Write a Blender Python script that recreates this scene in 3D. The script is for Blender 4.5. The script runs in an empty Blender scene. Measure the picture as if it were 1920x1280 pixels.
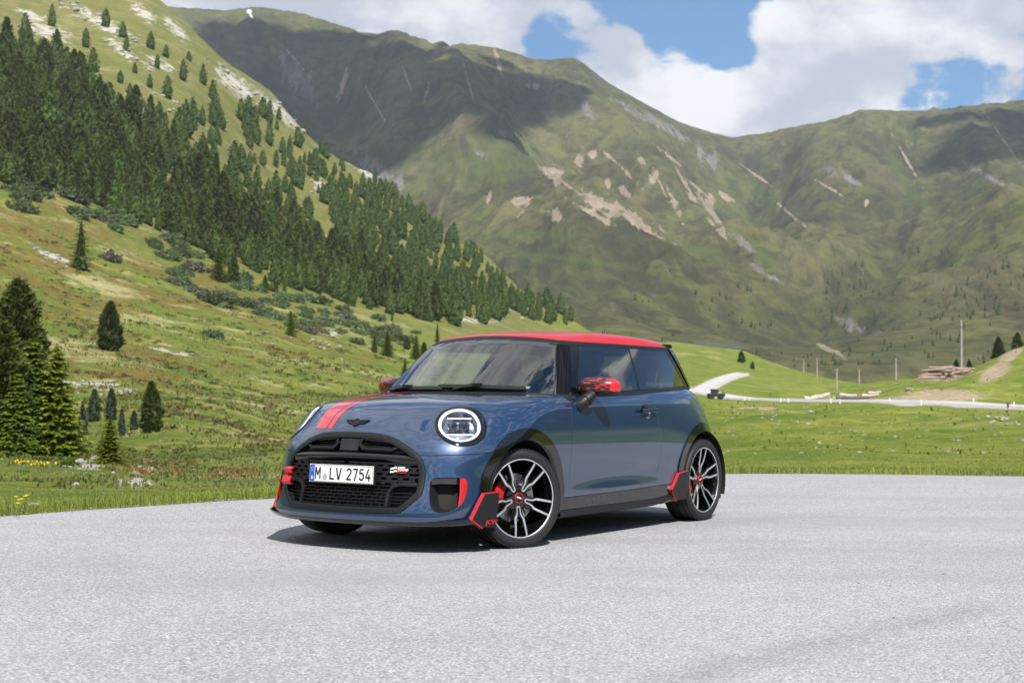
import bpy, bmesh, math, random
import numpy as np
from mathutils import Vector, Matrix

# ---------------------------------------------------------------- camera, sky, sun, exposure
S = bpy.context.scene
CAM_H = 0.990458262
FPX = 2727.71147            # focal length in pixels of the 1920 wide photograph
PITCH, ROLL = 0.0343416143, 0.00562627775
CAR_POS = np.array([7.71467382, 5.99849205])   # camera seen from the car's own axes
CAR_YAW = math.pi / 2 - 3.73993467
cam_d = bpy.data.cameras.new('camera')
cam = bpy.data.objects.new('camera', cam_d)
S.collection.objects.link(cam)
S.camera = cam
cam_d.sensor_width = 36.0
cam_d.lens = FPX / 1920 * 36.0
cam_d.clip_start = 0.05
cam_d.clip_end = 60000
cam_d.dof.use_dof = True
cam_d.dof.focus_distance = 9.3
cam_d.dof.aperture_fstop = 5.6
cam.location = (0, 0, CAM_H)
cam.matrix_world = Matrix.Translation((0, 0, CAM_H)) @ Matrix.Rotation(math.pi / 2 + PITCH, 4, 'X') @ Matrix.Rotation(ROLL, 4, 'Z')


def car_to_world(p):
    c, s = math.cos(CAR_YAW), math.sin(CAR_YAW)
    d = np.asarray(p, float)
    x, y = d[..., 0] - CAR_POS[0], d[..., 1] - CAR_POS[1]
    return np.stack([c * x - s * y, s * x + c * y, d[..., 2]], -1)


SUN_CAR = np.array([0.56, 0.66, 1.0])
c_, s_ = math.cos(CAR_YAW), math.sin(CAR_YAW)
SUN = np.array([c_ * SUN_CAR[0] - s_ * SUN_CAR[1], s_ * SUN_CAR[0] + c_ * SUN_CAR[1], 1.0])
SUN /= np.linalg.norm(SUN)
SUN_EL = math.asin(SUN[2])
SUN_AZ = math.atan2(SUN[0], SUN[1])          # from +Y towards +X
sun_d = bpy.data.lights.new('sun', 'SUN')
sun_d.energy = 5.0
sun_d.angle = math.radians(0.53)
sun_d.color = (1.0, 0.955, 0.89)
sun = bpy.data.objects.new('sun', sun_d)
S.collection.objects.link(sun)
sun.rotation_euler = Vector(-SUN).to_track_quat('-Z', 'Y').to_euler()
sun.location = (0, 0, 40)

W = bpy.data.worlds.new('World')
S.world = W
W.use_nodes = True


def build_world():
    nt = W.node_tree
    nt.nodes.clear()
    N = lambda t: nt.nodes.new(t)
    L = nt.links.new
    out = N('ShaderNodeOutputWorld')
    bg = N('ShaderNodeBackground')
    sky = N('ShaderNodeTexSky')
    sky.sky_type = 'NISHITA'
    sky.sun_disc = False
    sky.sun_elevation = SUN_EL
    sky.sun_rotation = SUN_AZ
    sky.altitude = 1900
    sky.air_density = 1.15
    sky.dust_density = 0.35
    sky.ozone_density = 2.2
    tc = N('ShaderNodeTexCoord')
    sep = N('ShaderNodeSeparateXYZ')
    L(tc.outputs['Generated'], sep.inputs[0])
    # clouds: a flat layer above the valley, the direction divided by its height
    den = N('ShaderNodeMath'); den.operation = 'MAXIMUM'; den.inputs[1].default_value = 0.0
    L(sep.outputs['Z'], den.inputs[0])
    den2 = N('ShaderNodeMath'); den2.operation = 'ADD'; den2.inputs[1].default_value = 0.22
    L(den.outputs[0], den2.inputs[0])
    dv = N('ShaderNodeVectorMath'); dv.operation = 'DIVIDE'
    L(tc.outputs['Generated'], dv.inputs[0])
    cmb = N('ShaderNodeCombineXYZ')
    for i in range(3):
        L(den2.outputs[0], cmb.inputs[i])
    L(cmb.outputs[0], dv.inputs[1])
    mp = N('ShaderNodeMapping'); mp.inputs['Location'].default_value = CLOUD_OFS
    mp.inputs['Scale'].default_value = (1.0, 1.0, 2.6)
    L(dv.outputs[0], mp.inputs[0])
    n1 = N('ShaderNodeTexNoise'); n1.inputs['Scale'].default_value = 1.1
    n1.inputs['Detail'].default_value = 5; n1.inputs['Roughness'].default_value = 0.5
    L(mp.outputs[0], n1.inputs['Vector'])
    nh = N('ShaderNodeTexNoise'); nh.inputs['Scale'].default_value = 11.0
    nh.inputs['Detail'].default_value = 9; nh.inputs['Roughness'].default_value = 0.58; nh.inputs['Distortion'].default_value = .25
    mph = N('ShaderNodeMapping'); mph.inputs['Scale'].default_value = (1.0, 1.0, 1.5)
    L(tc.outputs['Generated'], mph.inputs[0]); L(mph.outputs[0], nh.inputs['Vector'])
    def mth(op, a, b):
        q = N('ShaderNodeMath'); q.operation = op
        for k_, v_ in enumerate((a, b)):
            if isinstance(v_, (int, float)): q.inputs[k_].default_value = v_
            else: L(v_, q.inputs[k_])
        return q.outputs[0]
    fld = mth('ADD', mth('MULTIPLY', n1.outputs['Fac'], .45), mth('MULTIPLY', mth('SUBTRACT', nh.outputs['Fac'], .2), 1.55))
    R3 = np.array(cam.matrix_world.to_3x3())
    for px, py, r, amp in CLOUD_BANKS + CLOUD_HIGH:
        d = R3 @ np.array([(px - 960) / FPX, -(py - 640) / FPX, -1.0]) if r > 5 else np.array([math.sin(math.radians(px)) * math.cos(math.radians(py)), math.cos(math.radians(px)) * math.cos(math.radians(py)), math.sin(math.radians(py))])
        d /= np.linalg.norm(d)
        dt = N('ShaderNodeVectorMath'); dt.operation = 'DOT_PRODUCT'
        dt.inputs[1].default_value = tuple(d); L(tc.outputs['Generated'], dt.inputs[0])
        mr = N('ShaderNodeMapRange'); mr.interpolation_type = 'SMOOTHSTEP'
        ang = r / FPX if r > 5 else r
        mr.inputs[1].default_value = math.cos(ang * 1.6); mr.inputs[2].default_value = math.cos(ang * .25)
        mr.inputs[3].default_value = 0; mr.inputs[4].default_value = amp
        L(dt.outputs['Value'], mr.inputs[0])
        fld = mth('ADD', fld, mr.outputs[0])
    mask = N('ShaderNodeValToRGB')
    mask.color_ramp.interpolation = 'EASE'
    mask.color_ramp.elements[0].position = CLOUD_LO
    mask.color_ramp.elements[1].position = CLOUD_HI
    L(fld, mask.inputs[0])
    # grey bellies against white tops: the same noise a little further on
    mp2 = N('ShaderNodeMapping'); mp2.inputs['Location'].default_value = (CLOUD_OFS[0], CLOUD_OFS[1], CLOUD_OFS[2] + 0.16)
    mp2.inputs['Scale'].default_value = (1.0, 1.0, 2.6)
    L(dv.outputs[0], mp2.inputs[0])
    n2 = N('ShaderNodeTexNoise'); n2.inputs['Scale'].default_value = 1.9
    n2.inputs['Detail'].default_value = 7; n2.inputs['Roughness'].default_value = 0.5
    L(mp2.outputs[0], n2.inputs['Vector'])
    nh2 = N('ShaderNodeTexNoise'); nh2.inputs['Scale'].default_value = 11.0; nh2.inputs['Detail'].default_value = 8; nh2.inputs['Roughness'].default_value = .56
    mph2 = N('ShaderNodeMapping'); mph2.inputs['Scale'].default_value = (1.0, 1.0, 1.5); mph2.inputs['Location'].default_value = (0, 0, .035)
    L(tc.outputs['Generated'], mph2.inputs[0]); L(mph2.outputs[0], nh2.inputs['Vector'])
    cr = N('ShaderNodeValToRGB')
    cr.color_ramp.interpolation = 'EASE'
    e = cr.color_ramp.elements
    e[0].position = 0.42; e[0].color = (8.1, 8.15, 8.3, 1)
    e[1].position = 0.58; e[1].color = (4.5, 4.8, 5.6, 1)
    L(mth('ADD', mth('MULTIPLY', n2.outputs['Fac'], .35), mth('MULTIPLY', nh2.outputs['Fac'], .65)), cr.inputs[0])
    mx = N('ShaderNodeMix'); mx.data_type = 'RGBA'
    L(mask.outputs[0], mx.inputs[0])
    hsv = N('ShaderNodeHueSaturation'); hsv.inputs['Saturation'].default_value = 1.32; hsv.inputs['Value'].default_value = .95
    L(sky.outputs[0], hsv.inputs['Color'])
    L(hsv.outputs[0], mx.inputs[6]); L(cr.outputs[0], mx.inputs[7])
    L(mx.outputs[2], bg.inputs[0])
    bg.inputs[1].default_value = SKY_STRENGTH
    L(bg.outputs[0], out.inputs[0])


SKY_STRENGTH = 0.082
CLOUD_OFS = (0.35, 0.2, 0.1)
CLOUD_LO, CLOUD_HI = 0.68, 0.83
CLOUD_HIGH = [(-62, 50, .50, .32), (-105, 40, .6, .14)]      # bearing, height in degrees, radius in radians
# where the banks and the gaps of this sky stand: photo pixel, radius, more or less cloud
CLOUD_BANKS = [(620, 20, 330, .26), (880, 45, 90, .12), (1180, -5, 150, -.30), (1030, 75, 50, -.16), (1345, 5, 75, -.22), (1066, 42, 34, .10), (1106, 50, 24, .10), (1080, 78, 18, .06), (1060, 112, 40, .12), (1150, 130, 60, .20),
               (1250, 150, 120, .30), (1450, 180, 160, .28), (1660, 100, 180, .24), (1385, 112, 36, -.26), (1825, 130, 45, -.13), (1567, 222, 30, -.22), (1905, 60, 110, .12), (1760, 160, 60, -.06)]
build_world()
S.view_settings.view_transform = 'Standard'
S.view_settings.look = 'None'
S.view_settings.exposure = 0.68
S.view_settings.gamma = 1.0
S.view_settings.use_curve_mapping = False
S.cycles.use_denoising = True
S.cycles.max_bounces = 8
S.cycles.transparent_max_bounces = 16
S.cycles.volume_bounces = 0
S.cycles.sample_clamp_indirect = 8.0

# ---------------------------------------------------------------- helpers
COL = S.collection


def tag(o, label=None, cat=None, group=None, kind=None):
    if label: o['label'] = label
    if cat: o['category'] = cat
    if group: o['group'] = group
    if kind: o['kind'] = kind
    return o


def empty(name, loc=(0, 0, 0), rot=(0, 0, 0), parent=None):
    o = bpy.data.objects.new(name, None)
    o.empty_display_size = 0.2
    COL.objects.link(o)
    o.parent = parent
    o.location = loc
    o.rotation_euler = rot
    return o


def mesh_np(name, V, F, N=None, smooth=True):
    """V (n,3), F (m,3) or (m,4) numpy arrays -> mesh"""
    me = bpy.data.meshes.new(name)
    V = np.ascontiguousarray(V, np.float32)
    F = np.ascontiguousarray(F, np.int32)
    k = F.shape[1]
    me.vertices.add(len(V))
    me.vertices.foreach_set('co', V.ravel())
    me.loops.add(F.size)
    me.loops.foreach_set('vertex_index', F.ravel())
    me.polygons.add(len(F))
    me.polygons.foreach_set('loop_start', np.arange(0, F.size, k, dtype=np.int32))
    me.update(calc_edges=True)
    me.polygons.foreach_set('use_smooth', np.full(len(F), smooth))
    me.validate()
    if N is not None and smooth:
        me.normals_split_custom_set_from_vertices(np.asarray(N, float).tolist())
    return me


def link(name, me, mat=None, parent=None, loc=None, rot=None):
    o = bpy.data.objects.new(name, me)
    COL.objects.link(o)
    if mat is not None:
        for m in (mat if isinstance(mat, (list, tuple)) else [mat]):
            me.materials.append(m)
    o.parent = parent
    if loc is not None: o.location = loc
    if rot is not None: o.rotation_euler = rot
    return o


class MB:
    """collects quads and triangles for one mesh"""
    def __init__(s):
        s.v = []; s.f = []
    def add(s, vs, fs):
        b = len(s.v)
        s.v += [tuple(float(c) for c in v) for v in vs]
        s.f += [tuple(i + b for i in f) for f in fs]
    def box(s, c, h, R=None):
        vs = [np.array([sx * h[0], sy * h[1], sz * h[2]]) for sx in (-1, 1) for sy in (-1, 1) for sz in (-1, 1)]
        if R is not None: vs = [R @ v for v in vs]
        vs = [v + np.array(c) for v in vs]
        s.add(vs, [(0, 1, 3, 2), (4, 6, 7, 5), (0, 4, 5, 1), (2, 3, 7, 6), (0, 2, 6, 4), (1, 5, 7, 3)])
    def strip(s, A, B, closed=False):
        n = len(A)
        fs = []
        for i in range(n if closed else n - 1):
            j = (i + 1) % n
            fs.append((i, j, n + j, n + i))
        s.add(list(A) + list(B), fs)
    def grid(s, G, cu=False, cv=False):
        """G[i][j] 3-D points"""
        G = np.asarray(G, float)
        nu, nv = G.shape[:2]
        fs = []
        for i in range(nu if cu else nu - 1):
            for j in range(nv if cv else nv - 1):
                a, b = i, (i + 1) % nu
                c, d = j, (j + 1) % nv
                fs.append((a * nv + c, b * nv + c, b * nv + d, a * nv + d))
        s.add(G.reshape(-1, 3), fs)
    def tube(s, P, r, n=8, cap=True):
        P = np.asarray(P, float)
        r = np.broadcast_to(np.asarray(r, float), (len(P),))
        T = np.gradient(P, axis=0)
        rings = []
        ref = np.array([0.0, 0, 1])
        if abs(T[0] @ ref) > 0.9 * np.linalg.norm(T[0]): ref = np.array([1.0, 0, 0])
        for p, t, q in zip(P, T, r):
            t = t / (np.linalg.norm(t) + 1e-12)
            a = np.cross(t, ref); a /= np.linalg.norm(a) + 1e-12
            b = np.cross(t, a)
            ang = np.arange(n) * 2 * np.pi / n
            rings.append(p + q * (np.cos(ang)[:, None] * a + np.sin(ang)[:, None] * b))
        s.grid(rings, cv=True)
        if cap:
            b = len(s.v) - len(P) * n
            s.f.append(tuple(b + i for i in range(n)))
            s.f.append(tuple(b + (len(P) - 1) * n + n - 1 - i for i in range(n)))
    def lathe(s, prof, n=64, axis='Y', a0=0, a1=2 * math.pi):
        closed = abs(a1 - a0 - 2 * math.pi) < 1e-6
        m = n if closed else n + 1
        rings = []
        for k in range(m):
            t = a0 + (a1 - a0) * k / n
            c, q = math.cos(t), math.sin(t)
            if axis == 'Y': rings.append([(r * c, y, r * q) for r, y in prof])
            elif axis == 'Z': rings.append([(r * c, r * q, y) for r, y in prof])
            else: rings.append([(y, r * c, r * q) for r, y in prof])
        s.grid(rings, cu=closed)
    def build(s, name, mat=None, parent=None, smooth=False, angle=35, bevel=0, **kw):
        me = bpy.data.meshes.new(name)
        me.from_pydata(s.v, [], s.f)
        bm = bmesh.new(); bm.from_mesh(me)
        bmesh.ops.remove_doubles(bm, verts=bm.verts, dist=1e-6)
        bmesh.ops.recalc_face_normals(bm, faces=bm.faces)
        if bevel:
            es = [e for e in bm.edges if len(e.link_faces) == 2 and e.calc_face_angle(0) > 0.6]
            bmesh.ops.bevel(bm, geom=es, offset=bevel, segments=2, profile=0.6, affect='EDGES', clamp_overlap=True)
        if smooth:
            for f in bm.faces: f.smooth = True
            for e in bm.edges:
                if len(e.link_faces) == 2 and e.calc_face_angle(0) > math.radians(angle): e.smooth = False
        bm.to_mesh(me); bm.free()
        return link(name, me, mat, parent, **kw)


# numeric noise ---------------------------------------------------
def _hash(ix, iy, seed):
    h = (ix.astype(np.int64) * 374761393 + iy.astype(np.int64) * 668265263 + seed * 974634777) & 0x7fffffff
    h = ((h ^ (h >> 13)) * 1274126177) & 0x7fffffff
    return (h ^ (h >> 16)) & 0xffff


def gnoise(x, y, seed=0):
    ix, iy = np.floor(x), np.floor(y)
    fx, fy = x - ix, y - iy
    u = fx * fx * fx * (fx * (fx * 6 - 15) + 10)
    v = fy * fy * fy * (fy * (fy * 6 - 15) + 10)
    def g(dx, dy):
        a = _hash(ix + dx, iy + dy, seed) * (2 * np.pi / 65536)
        return np.cos(a) * (fx - dx) + np.sin(a) * (fy - dy)
    a = g(0, 0) * (1 - u) + g(1, 0) * u
    b = g(0, 1) * (1 - u) + g(1, 1) * u
    return (a * (1 - v) + b * v) * 1.5


def fbm(x, y, oct=5, seed=0, gain=0.5, ridge=False):
    t = 0; a = 1.0; tot = 0
    for o in range(oct):
        n = gnoise(x * 2 ** o + 17.3 * o, y * 2 ** o - 9.1 * o, seed + o)
        if ridge: n = 1 - 2 * np.abs(n)
        t = t + a * n; tot += a; a *= gain
    return t / tot


def sstep(a, b, x):
    t = np.clip((x - a) / (b - a), 0, 1)
    return t * t * (3 - 2 * t)


# materials --------------------------------------------------------
def mat(name, col, rough=0.5, metal=0.0, coat=0.0, coat_rough=0.03, spec=None, grain=0.0, grain_scale=60, emit=None, bump=0.0, bump_scale=400, ior=None):
    m = bpy.data.materials.new(name)
    m.use_nodes = True
    nt = m.node_tree
    b = nt.nodes['Principled BSDF']
    b.inputs['Base Color'].default_value = (*col, 1)
    b.inputs['Roughness'].default_value = rough
    b.inputs['Metallic'].default_value = metal
    b.inputs['Coat Weight'].default_value = coat
    b.inputs['Coat Roughness'].default_value = coat_rough
    if ior: b.inputs['IOR'].default_value = ior
    if spec is not None: b.inputs['Specular IOR Level'].default_value = spec
    if emit:
        b.inputs['Emission Color'].default_value = (*emit[:3], 1)
        b.inputs['Emission Strength'].default_value = emit[3]
    if grain or bump:
        tc = nt.nodes.new('ShaderNodeTexCoord')
    if grain:
        n = nt.nodes.new('ShaderNodeTexNoise'); n.inputs['Scale'].default_value = grain_scale
        n.inputs['Detail'].default_value = 5
        nt.links.new(tc.outputs['Object'], n.inputs['Vector'])
        r = nt.nodes.new('ShaderNodeMix'); r.data_type = 'RGBA'
        r.inputs[6].default_value = (*[c * (1 - grain) for c in col], 1)
        r.inputs[7].default_value = (*[min(1, c * (1 + grain)) for c in col], 1)
        nt.links.new(n.outputs['Fac'], r.inputs[0])
        nt.links.new(r.outputs[2], b.inputs['Base Color'])
    if bump:
        n = nt.nodes.new('ShaderNodeTexNoise'); n.inputs['Scale'].default_value = bump_scale
        nt.links.new(tc.outputs['Object'], n.inputs['Vector'])
        bp = nt.nodes.new('ShaderNodeBump'); bp.inputs['Strength'].default_value = bump
        bp.inputs['Distance'].default_value = 0.002
        nt.links.new(n.outputs['Fac'], bp.inputs['Height'])
        nt.links.new(bp.outputs[0], b.inputs['Normal'])
    return m


def glass_mat(name, tint, ior=1.5):
    m = bpy.data.materials.new(name)
    m.use_nodes = True
    nt = m.node_tree; nt.nodes.clear()
    out = nt.nodes.new('ShaderNodeOutputMaterial')
    tr = nt.nodes.new('ShaderNodeBsdfTransparent'); tr.inputs[0].default_value = (*tint, 1)
    gl = nt.nodes.new('ShaderNodeBsdfGlossy'); gl.inputs['Roughness'].default_value = 0.0
    gl.inputs[0].default_value = (1, 1, 1, 1)
    # reflectance of a thin pane (two faces), the same from inside and outside
    geo = nt.nodes.new('ShaderNodeNewGeometry')
    dt = nt.nodes.new('ShaderNodeVectorMath'); dt.operation = 'DOT_PRODUCT'
    nt.links.new(geo.outputs['Normal'], dt.inputs[0]); nt.links.new(geo.outputs['Incoming'], dt.inputs[1])
    def mth(op, a, b=0.0):
        q = nt.nodes.new('ShaderNodeMath'); q.operation = op
        for k_, v_ in enumerate((a, b)):
            if isinstance(v_, (int, float)): q.inputs[k_].default_value = v_
            else: nt.links.new(v_, q.inputs[k_])
        return q.outputs[0]
    r0 = 2 * ((ior - 1) / (ior + 1)) ** 2
    fr_out = mth('ADD', mth('MULTIPLY', mth('POWER', mth('SUBTRACT', 1.0, mth('ABSOLUTE', dt.outputs['Value'])), 4.0), 1 - r0), r0)
    mx = nt.nodes.new('ShaderNodeMixShader')
    nt.links.new(fr_out, mx.inputs[0]); nt.links.new(tr.outputs[0], mx.inputs[1]); nt.links.new(gl.outputs[0], mx.inputs[2])
    nt.links.new(mx.outputs[0], out.inputs[0])
    return m


def text_mesh(name, txt, size, sx=1.0, depth=0.001, align='CENTER', bold=0.0, shear=0.0):
    cu = bpy.data.curves.new(name, 'FONT')
    cu.body = txt; cu.size = size; cu.align_x = align; cu.align_y = 'CENTER'
    cu.extrude = depth; cu.offset = bold; cu.shear = shear; cu.resolution_u = 4
    o = bpy.data.objects.new(name, cu)
    COL.objects.link(o)
    dg = bpy.context.evaluated_depsgraph_get()
    me = bpy.data.meshes.new_from_object(o.evaluated_get(dg))
    me.name = name
    bpy.data.objects.remove(o); bpy.data.curves.remove(cu)
    me.transform(Matrix.Diagonal((sx, 1, 1, 1)))
    return me

# ---------------------------------------------------------------- placing from the image: photograph pixels (1920 wide) <-> the valley
_R = np.array(cam.matrix_world.to_3x3())


def ray_dir(px, py):
    px = np.asarray(px, float); py = np.asarray(py, float)
    d = np.stack([(px - 960) / FPX, -(py - 640) / FPX, -np.ones_like(px)], -1) @ _R.T
    return d


def at(px, py, D):
    d = ray_dir(px, py)
    return np.array([0, 0, CAM_H]) + d * (np.asarray(D, float) / d[..., 1])[..., None]


def to_px(P):
    q = (np.asarray(P, float) - [0, 0, CAM_H]) @ _R
    w = np.where(q[..., 2] < -1e-6, -q[..., 2], 1e-6)
    return 960 + FPX * q[..., 0] / w, 640 - FPX * q[..., 1] / w


class RBF:
    """thin-plate surface through scattered heights"""
    def __init__(s, U, z, lam=1e-6):
        s.U = np.asarray(U, float); n = len(U)
        r = np.linalg.norm(s.U[:, None] - s.U[None], axis=2)
        K = s.k(r) + lam * np.eye(n)
        Pm = np.concatenate([np.ones((n, 1)), s.U], 1)
        A = np.block([[K, Pm], [Pm.T, np.zeros((3, 3))]])
        s.w = np.linalg.solve(A, np.concatenate([z, np.zeros(3)]))
    @staticmethod
    def k(r): return np.where(r > 1e-9, r * r * np.log(r + 1e-12), 0)
    def __call__(s, U):
        U = np.asarray(U, float); sh = U.shape[:-1]; U = U.reshape(-1, 2)
        out = np.empty(len(U))
        for i in range(0, len(U), 40000):
            u = U[i:i + 40000]
            r = np.sqrt((u[:, None, 0] - s.U[None, :, 0]) ** 2 + (u[:, None, 1] - s.U[None, :, 1]) ** 2)
            out[i:i + 40000] = s.k(r) @ s.w[:-3] + s.w[-3] + u @ s.w[-2:]
        return out.reshape(sh)


# near ground: for each bearing (photo column) the row at which the ground stands at a distance, or a height 'z'
NEAR = {
    -300: [(14, 'z', -.12), (30, 'z', -.8), (60, 'z', -1.4), (110, 'z', 1.5), (200, 'z', 18), (330, 'z', 50), (600, 'z', 165), (900, 'z', 280)],
    0: [(12, 'z', -.10), (20, 'z', -.55), (35, 'z', -1.2), (60, 860), (80, 826), (120, 745), (170, 650), (230, 550), (300, 440), (350, 372), (450, 205), (600, 60), (800, -60), (1050, -110)],
    150: [(12.4, 'z', -.10), (20, 'z', -.55), (35, 'z', -1.2), (60, 870), (85, 835), (120, 778), (170, 690), (230, 600), (300, 495), (360, 410), (460, 250), (610, 95), (800, -40), (1050, -60)],
    300: [(12.8, 'z', -.10), (20, 'z', -.6), (35, 'z', -1.2), (60, 878), (100, 815), (150, 735), (220, 640), (300, 548), (370, 462), (480, 305), (620, 142), (780, 14), (900, 40), (1050, 'z', 190)],
    500: [(14, 'z', -.10), (22, 'z', -.7), (36, 'z', -1.3), (60, 882), (100, 826), (150, 768), (220, 690), (300, 604), (380, 532), (500, 415), (650, 282), (800, 173), (920, 'z', 150), (1050, 'z', 110)],
    700: [(15, 'z', -.10), (24, 'z', -.7), (40, 'z', -1.3), (100, 822), (150, 785), (220, 728), (300, 662), (400, 588), (520, 498), (680, 398), (800, 336), (900, 'z', 100), (1050, 'z', 60)],
    900: [(16, 'z', -.10), (26, 'z', -.6), (100, 800), (220, 755), (300, 705), (420, 628), (550, 562), (700, 510), (820, 479), (900, 'z', 64), (1050, 'z', 40)],
    1070: [(17, 'z', -.10), (30, 'z', -.6), (100, 790), (300, 718), (450, 662), (600, 626), (760, 600), (860, 'z', 34), (1050, 'z', 22)],
    1250: [(18, 'z', -.10), (30, 'z', -.4), (100, 780), (200, 742), (300, 704), (450, 660), (560, 644), (680, 'z', 15), (1050, 'z', 8)],
    1400: [(18.2, 'z', -.10), (40, 829), (70, 801), (110, 778), (175, 757), (250, 736), (350, 706), (480, 672), (560, 663), (680, 'z', 9), (1050, 'z', 5)],
    1550: [(18.2, 'z', -.10), (40, 828), (70, 800), (110, 777), (165, 759), (250, 739), (350, 722), (500, 709), (640, 'z', 3.5), (1050, 'z', 3)],
    1700: [(18.1, 'z', -.10), (40, 828), (70, 800), (110, 778), (150, 764), (166, 758), (177, 745), (240, 726), (300, 712), (420, 'z', 2.5), (1050, 'z', 3)],
    1800: [(18, 'z', -.10), (40, 828), (70, 800), (105, 781), (140, 767), (158, 760), (166, 754), (176, 733), (210, 722), (240, 707), (280, 697), (420, 'z', 2.5), (1050, 'z', 3)],
    1920: [(18, 'z', -.10), (40, 828), (70, 800), (105, 783), (136, 772), (152, 763), (163, 757), (195, 718), (225, 690), (262, 652), (300, 655), (420, 'z', 7), (1050, 'z', 12)],
    2300: [(17, 'z', -.10), (40, 'z', -.4), (105, 'z', -.6), (160, 'z', .5), (230, 'z', 9), (300, 'z', 22), (500, 'z', 70), (1050, 'z', 210)],
}
LK = 2.2
U_, Z_ = [], []
for px, rows in NEAR.items():
    th = math.atan((px - 960) / FPX)
    for r in rows:
        z = r[2] if r[1] == 'z' else at(px, r[1], r[0])[2]
        U_.append((th * 6, math.log(r[0]) * LK / 2)); Z_.append(math.copysign(abs(z) ** .5, z))
for deg in (-165, -140, -110, -80, -50, 45, 70, 100, 130, 160, 180, -180):
    for D, z in ((10, -.12), (30, -.3), (100, .5), (260, 22 if abs(deg) > 60 else 26), (500, 78), (800, 170), (1050, 250)):
        if abs(deg) > 120: z *= 1.0
        U_.append((math.radians(deg) * 6, math.log(D) * LK / 2)); Z_.append(math.copysign(abs(z) ** .5, z))
_near = RBF(U_, np.array(Z_), 1e-4)


def near_base(x, y):
    D = np.hypot(x, y) + 1e-6
    th = np.arctan2(x, y)
    k = sstep(.42, .85, np.abs(th))
    dep = D * (np.cos(np.minimum(np.abs(th), .85)) * (1 - k) + .92 * k)
    s = _near(np.stack([th * 6, np.log(np.maximum(dep, 6)) * LK / 2], -1))
    return np.sign(s) * s * s


PAD_EDGE = np.array([(-4.15, 11.4), (-3.2, 12.65), (-2.30, 13.6), (-1.0, 14.9), (.4, 16.4), (1.5, 17.6), (2.6, 18.25), (4.4, 18.3), (6.4, 18.0), (9.5, 17.0), (14, 15.5), (20, 12), (24, 4), (25, -10), (20, -24), (8, -30), (-6, -28), (-13, -16), (-12, -4), (-8.2, 5.5), (-6, 9.2)], float)


def seg_dist(x, y, P, closed=True):
    d = np.full(np.shape(x), 1e9); ins = np.zeros(np.shape(x), bool)
    n = len(P)
    for i in range(n if closed else n - 1):
        a, b = P[i], P[(i + 1) % n]
        e = b - a
        t = np.clip(((x - a[0]) * e[0] + (y - a[1]) * e[1]) / (e @ e), 0, 1)
        d = np.minimum(d, np.hypot(x - a[0] - e[0] * t, y - a[1] - e[1] * t))
        if closed:
            c = (a[1] > y) != (b[1] > y)
            ins ^= c & (x < a[0] + (y - a[1]) * e[0] / (e[1] if e[1] else 1e-9))
    return np.where(ins, -d, d) if closed else d


ROADS = []          # centre lines in world x, y with half widths


def near_h(x, y):
    x = np.asarray(x, float); y = np.asarray(y, float)
    z = near_base(x, y)
    D = np.hypot(x, y)
    f = sstep(14, 60, D)
    n = fbm(x / 8, y / 8, 3, 3) * (.26 + .28 * sstep(0, 12, x)) * (.35 + f) + fbm(x / 3.2, y / 3.2, 2, 13) * .08 + fbm(x / 34, y / 34, 3, 11) * .55 * f * sstep(30, 120, D)
    hill = sstep(6, 40, z)
    n = n + fbm(x / 60, y / 60, 4, 21) * 4.0 * hill + fbm(x / 16, y / 16, 3, 31) * .8 * hill
    for P, hw in ROADS:
        d = seg_dist(x, y, P[:, :2], False)
        k = 1 - sstep(hw + 1, hw + 14, d)
        n = n * (1 - k)
    z = z + n
    pad = seg_dist(x, y, PAD_EDGE)
    k = sstep(.0, 5.0, pad)
    return np.where(pad < 0, -.16, (-.035) * (1 - k) + z * k)


def ground_hit(px, py, fn=near_h, t0=9.0, t1=1200.0, n=900):
    """where the sight line through a photo pixel meets the ground"""
    d = ray_dir(px, py); d = d / np.linalg.norm(d)
    t = np.exp(np.linspace(math.log(t0), math.log(t1), n))
    P = np.array([0, 0, CAM_H]) + d * t[:, None]
    g = P[:, 2] - fn(P[:, 0], P[:, 1])
    i = int(np.argmax(g < 0))
    if g[i] >= 0: return None
    a = g[i - 1] / (g[i - 1] - g[i] + 1e-12)
    return P[i - 1] + (P[i] - P[i - 1]) * a


# side road across the right and the lane climbing on the left of it
def _road(pts, hw):
    P = []
    for px, py in pts:
        q = ground_hit(px, py)
        P.append(q[:2])
    P = np.array(P)
    return P, hw
_r1 = np.array([at(2250, 0, 122)[:2] , at(2080, 0, 134)[:2], at(1920, 0, 148)[:2], at(1800, 0, 158)[:2], at(1650, 0, 172)[:2], at(1500, 0, 190)[:2], at(1400, 0, 207)[:2], at(1335, 0, 222)[:2], at(1285, 0, 236)[:2]])
_r2 = np.array([at(1262, 0, 222)[:2], at(1284, 0, 234)[:2]] + [ground_hit(a, b, near_base)[:2] for a, b in ((1306, 738), (1322, 728), (1340, 718), (1358, 710), (1378, 704), (1392, 701))])
print('lane', _r2.round(0).tolist())
ROADS = [(_r1, 2.4), (_r2, 1.4)]


def resample(P, step):
    P = smooth_open(np.asarray(P, float), 3)
    d = np.concatenate([[0], np.cumsum(np.linalg.norm(np.diff(P, axis=0), axis=1))])
    s = np.linspace(0, d[-1], max(2, int(d[-1] / step)))
    return np.stack([np.interp(s, d, P[:, k]) for k in range(P.shape[1])], 1)


def smooth_open(P, it):
    for _ in range(it):
        M = np.stack([P[:-1] * .75 + P[1:] * .25, P[:-1] * .25 + P[1:] * .75], 1).reshape(-1, P.shape[1])
        P = np.concatenate([P[:1], M, P[-1:]])
    return P


ROADS = [(resample(P, 4.0), hw) for P, hw in ROADS]

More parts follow.
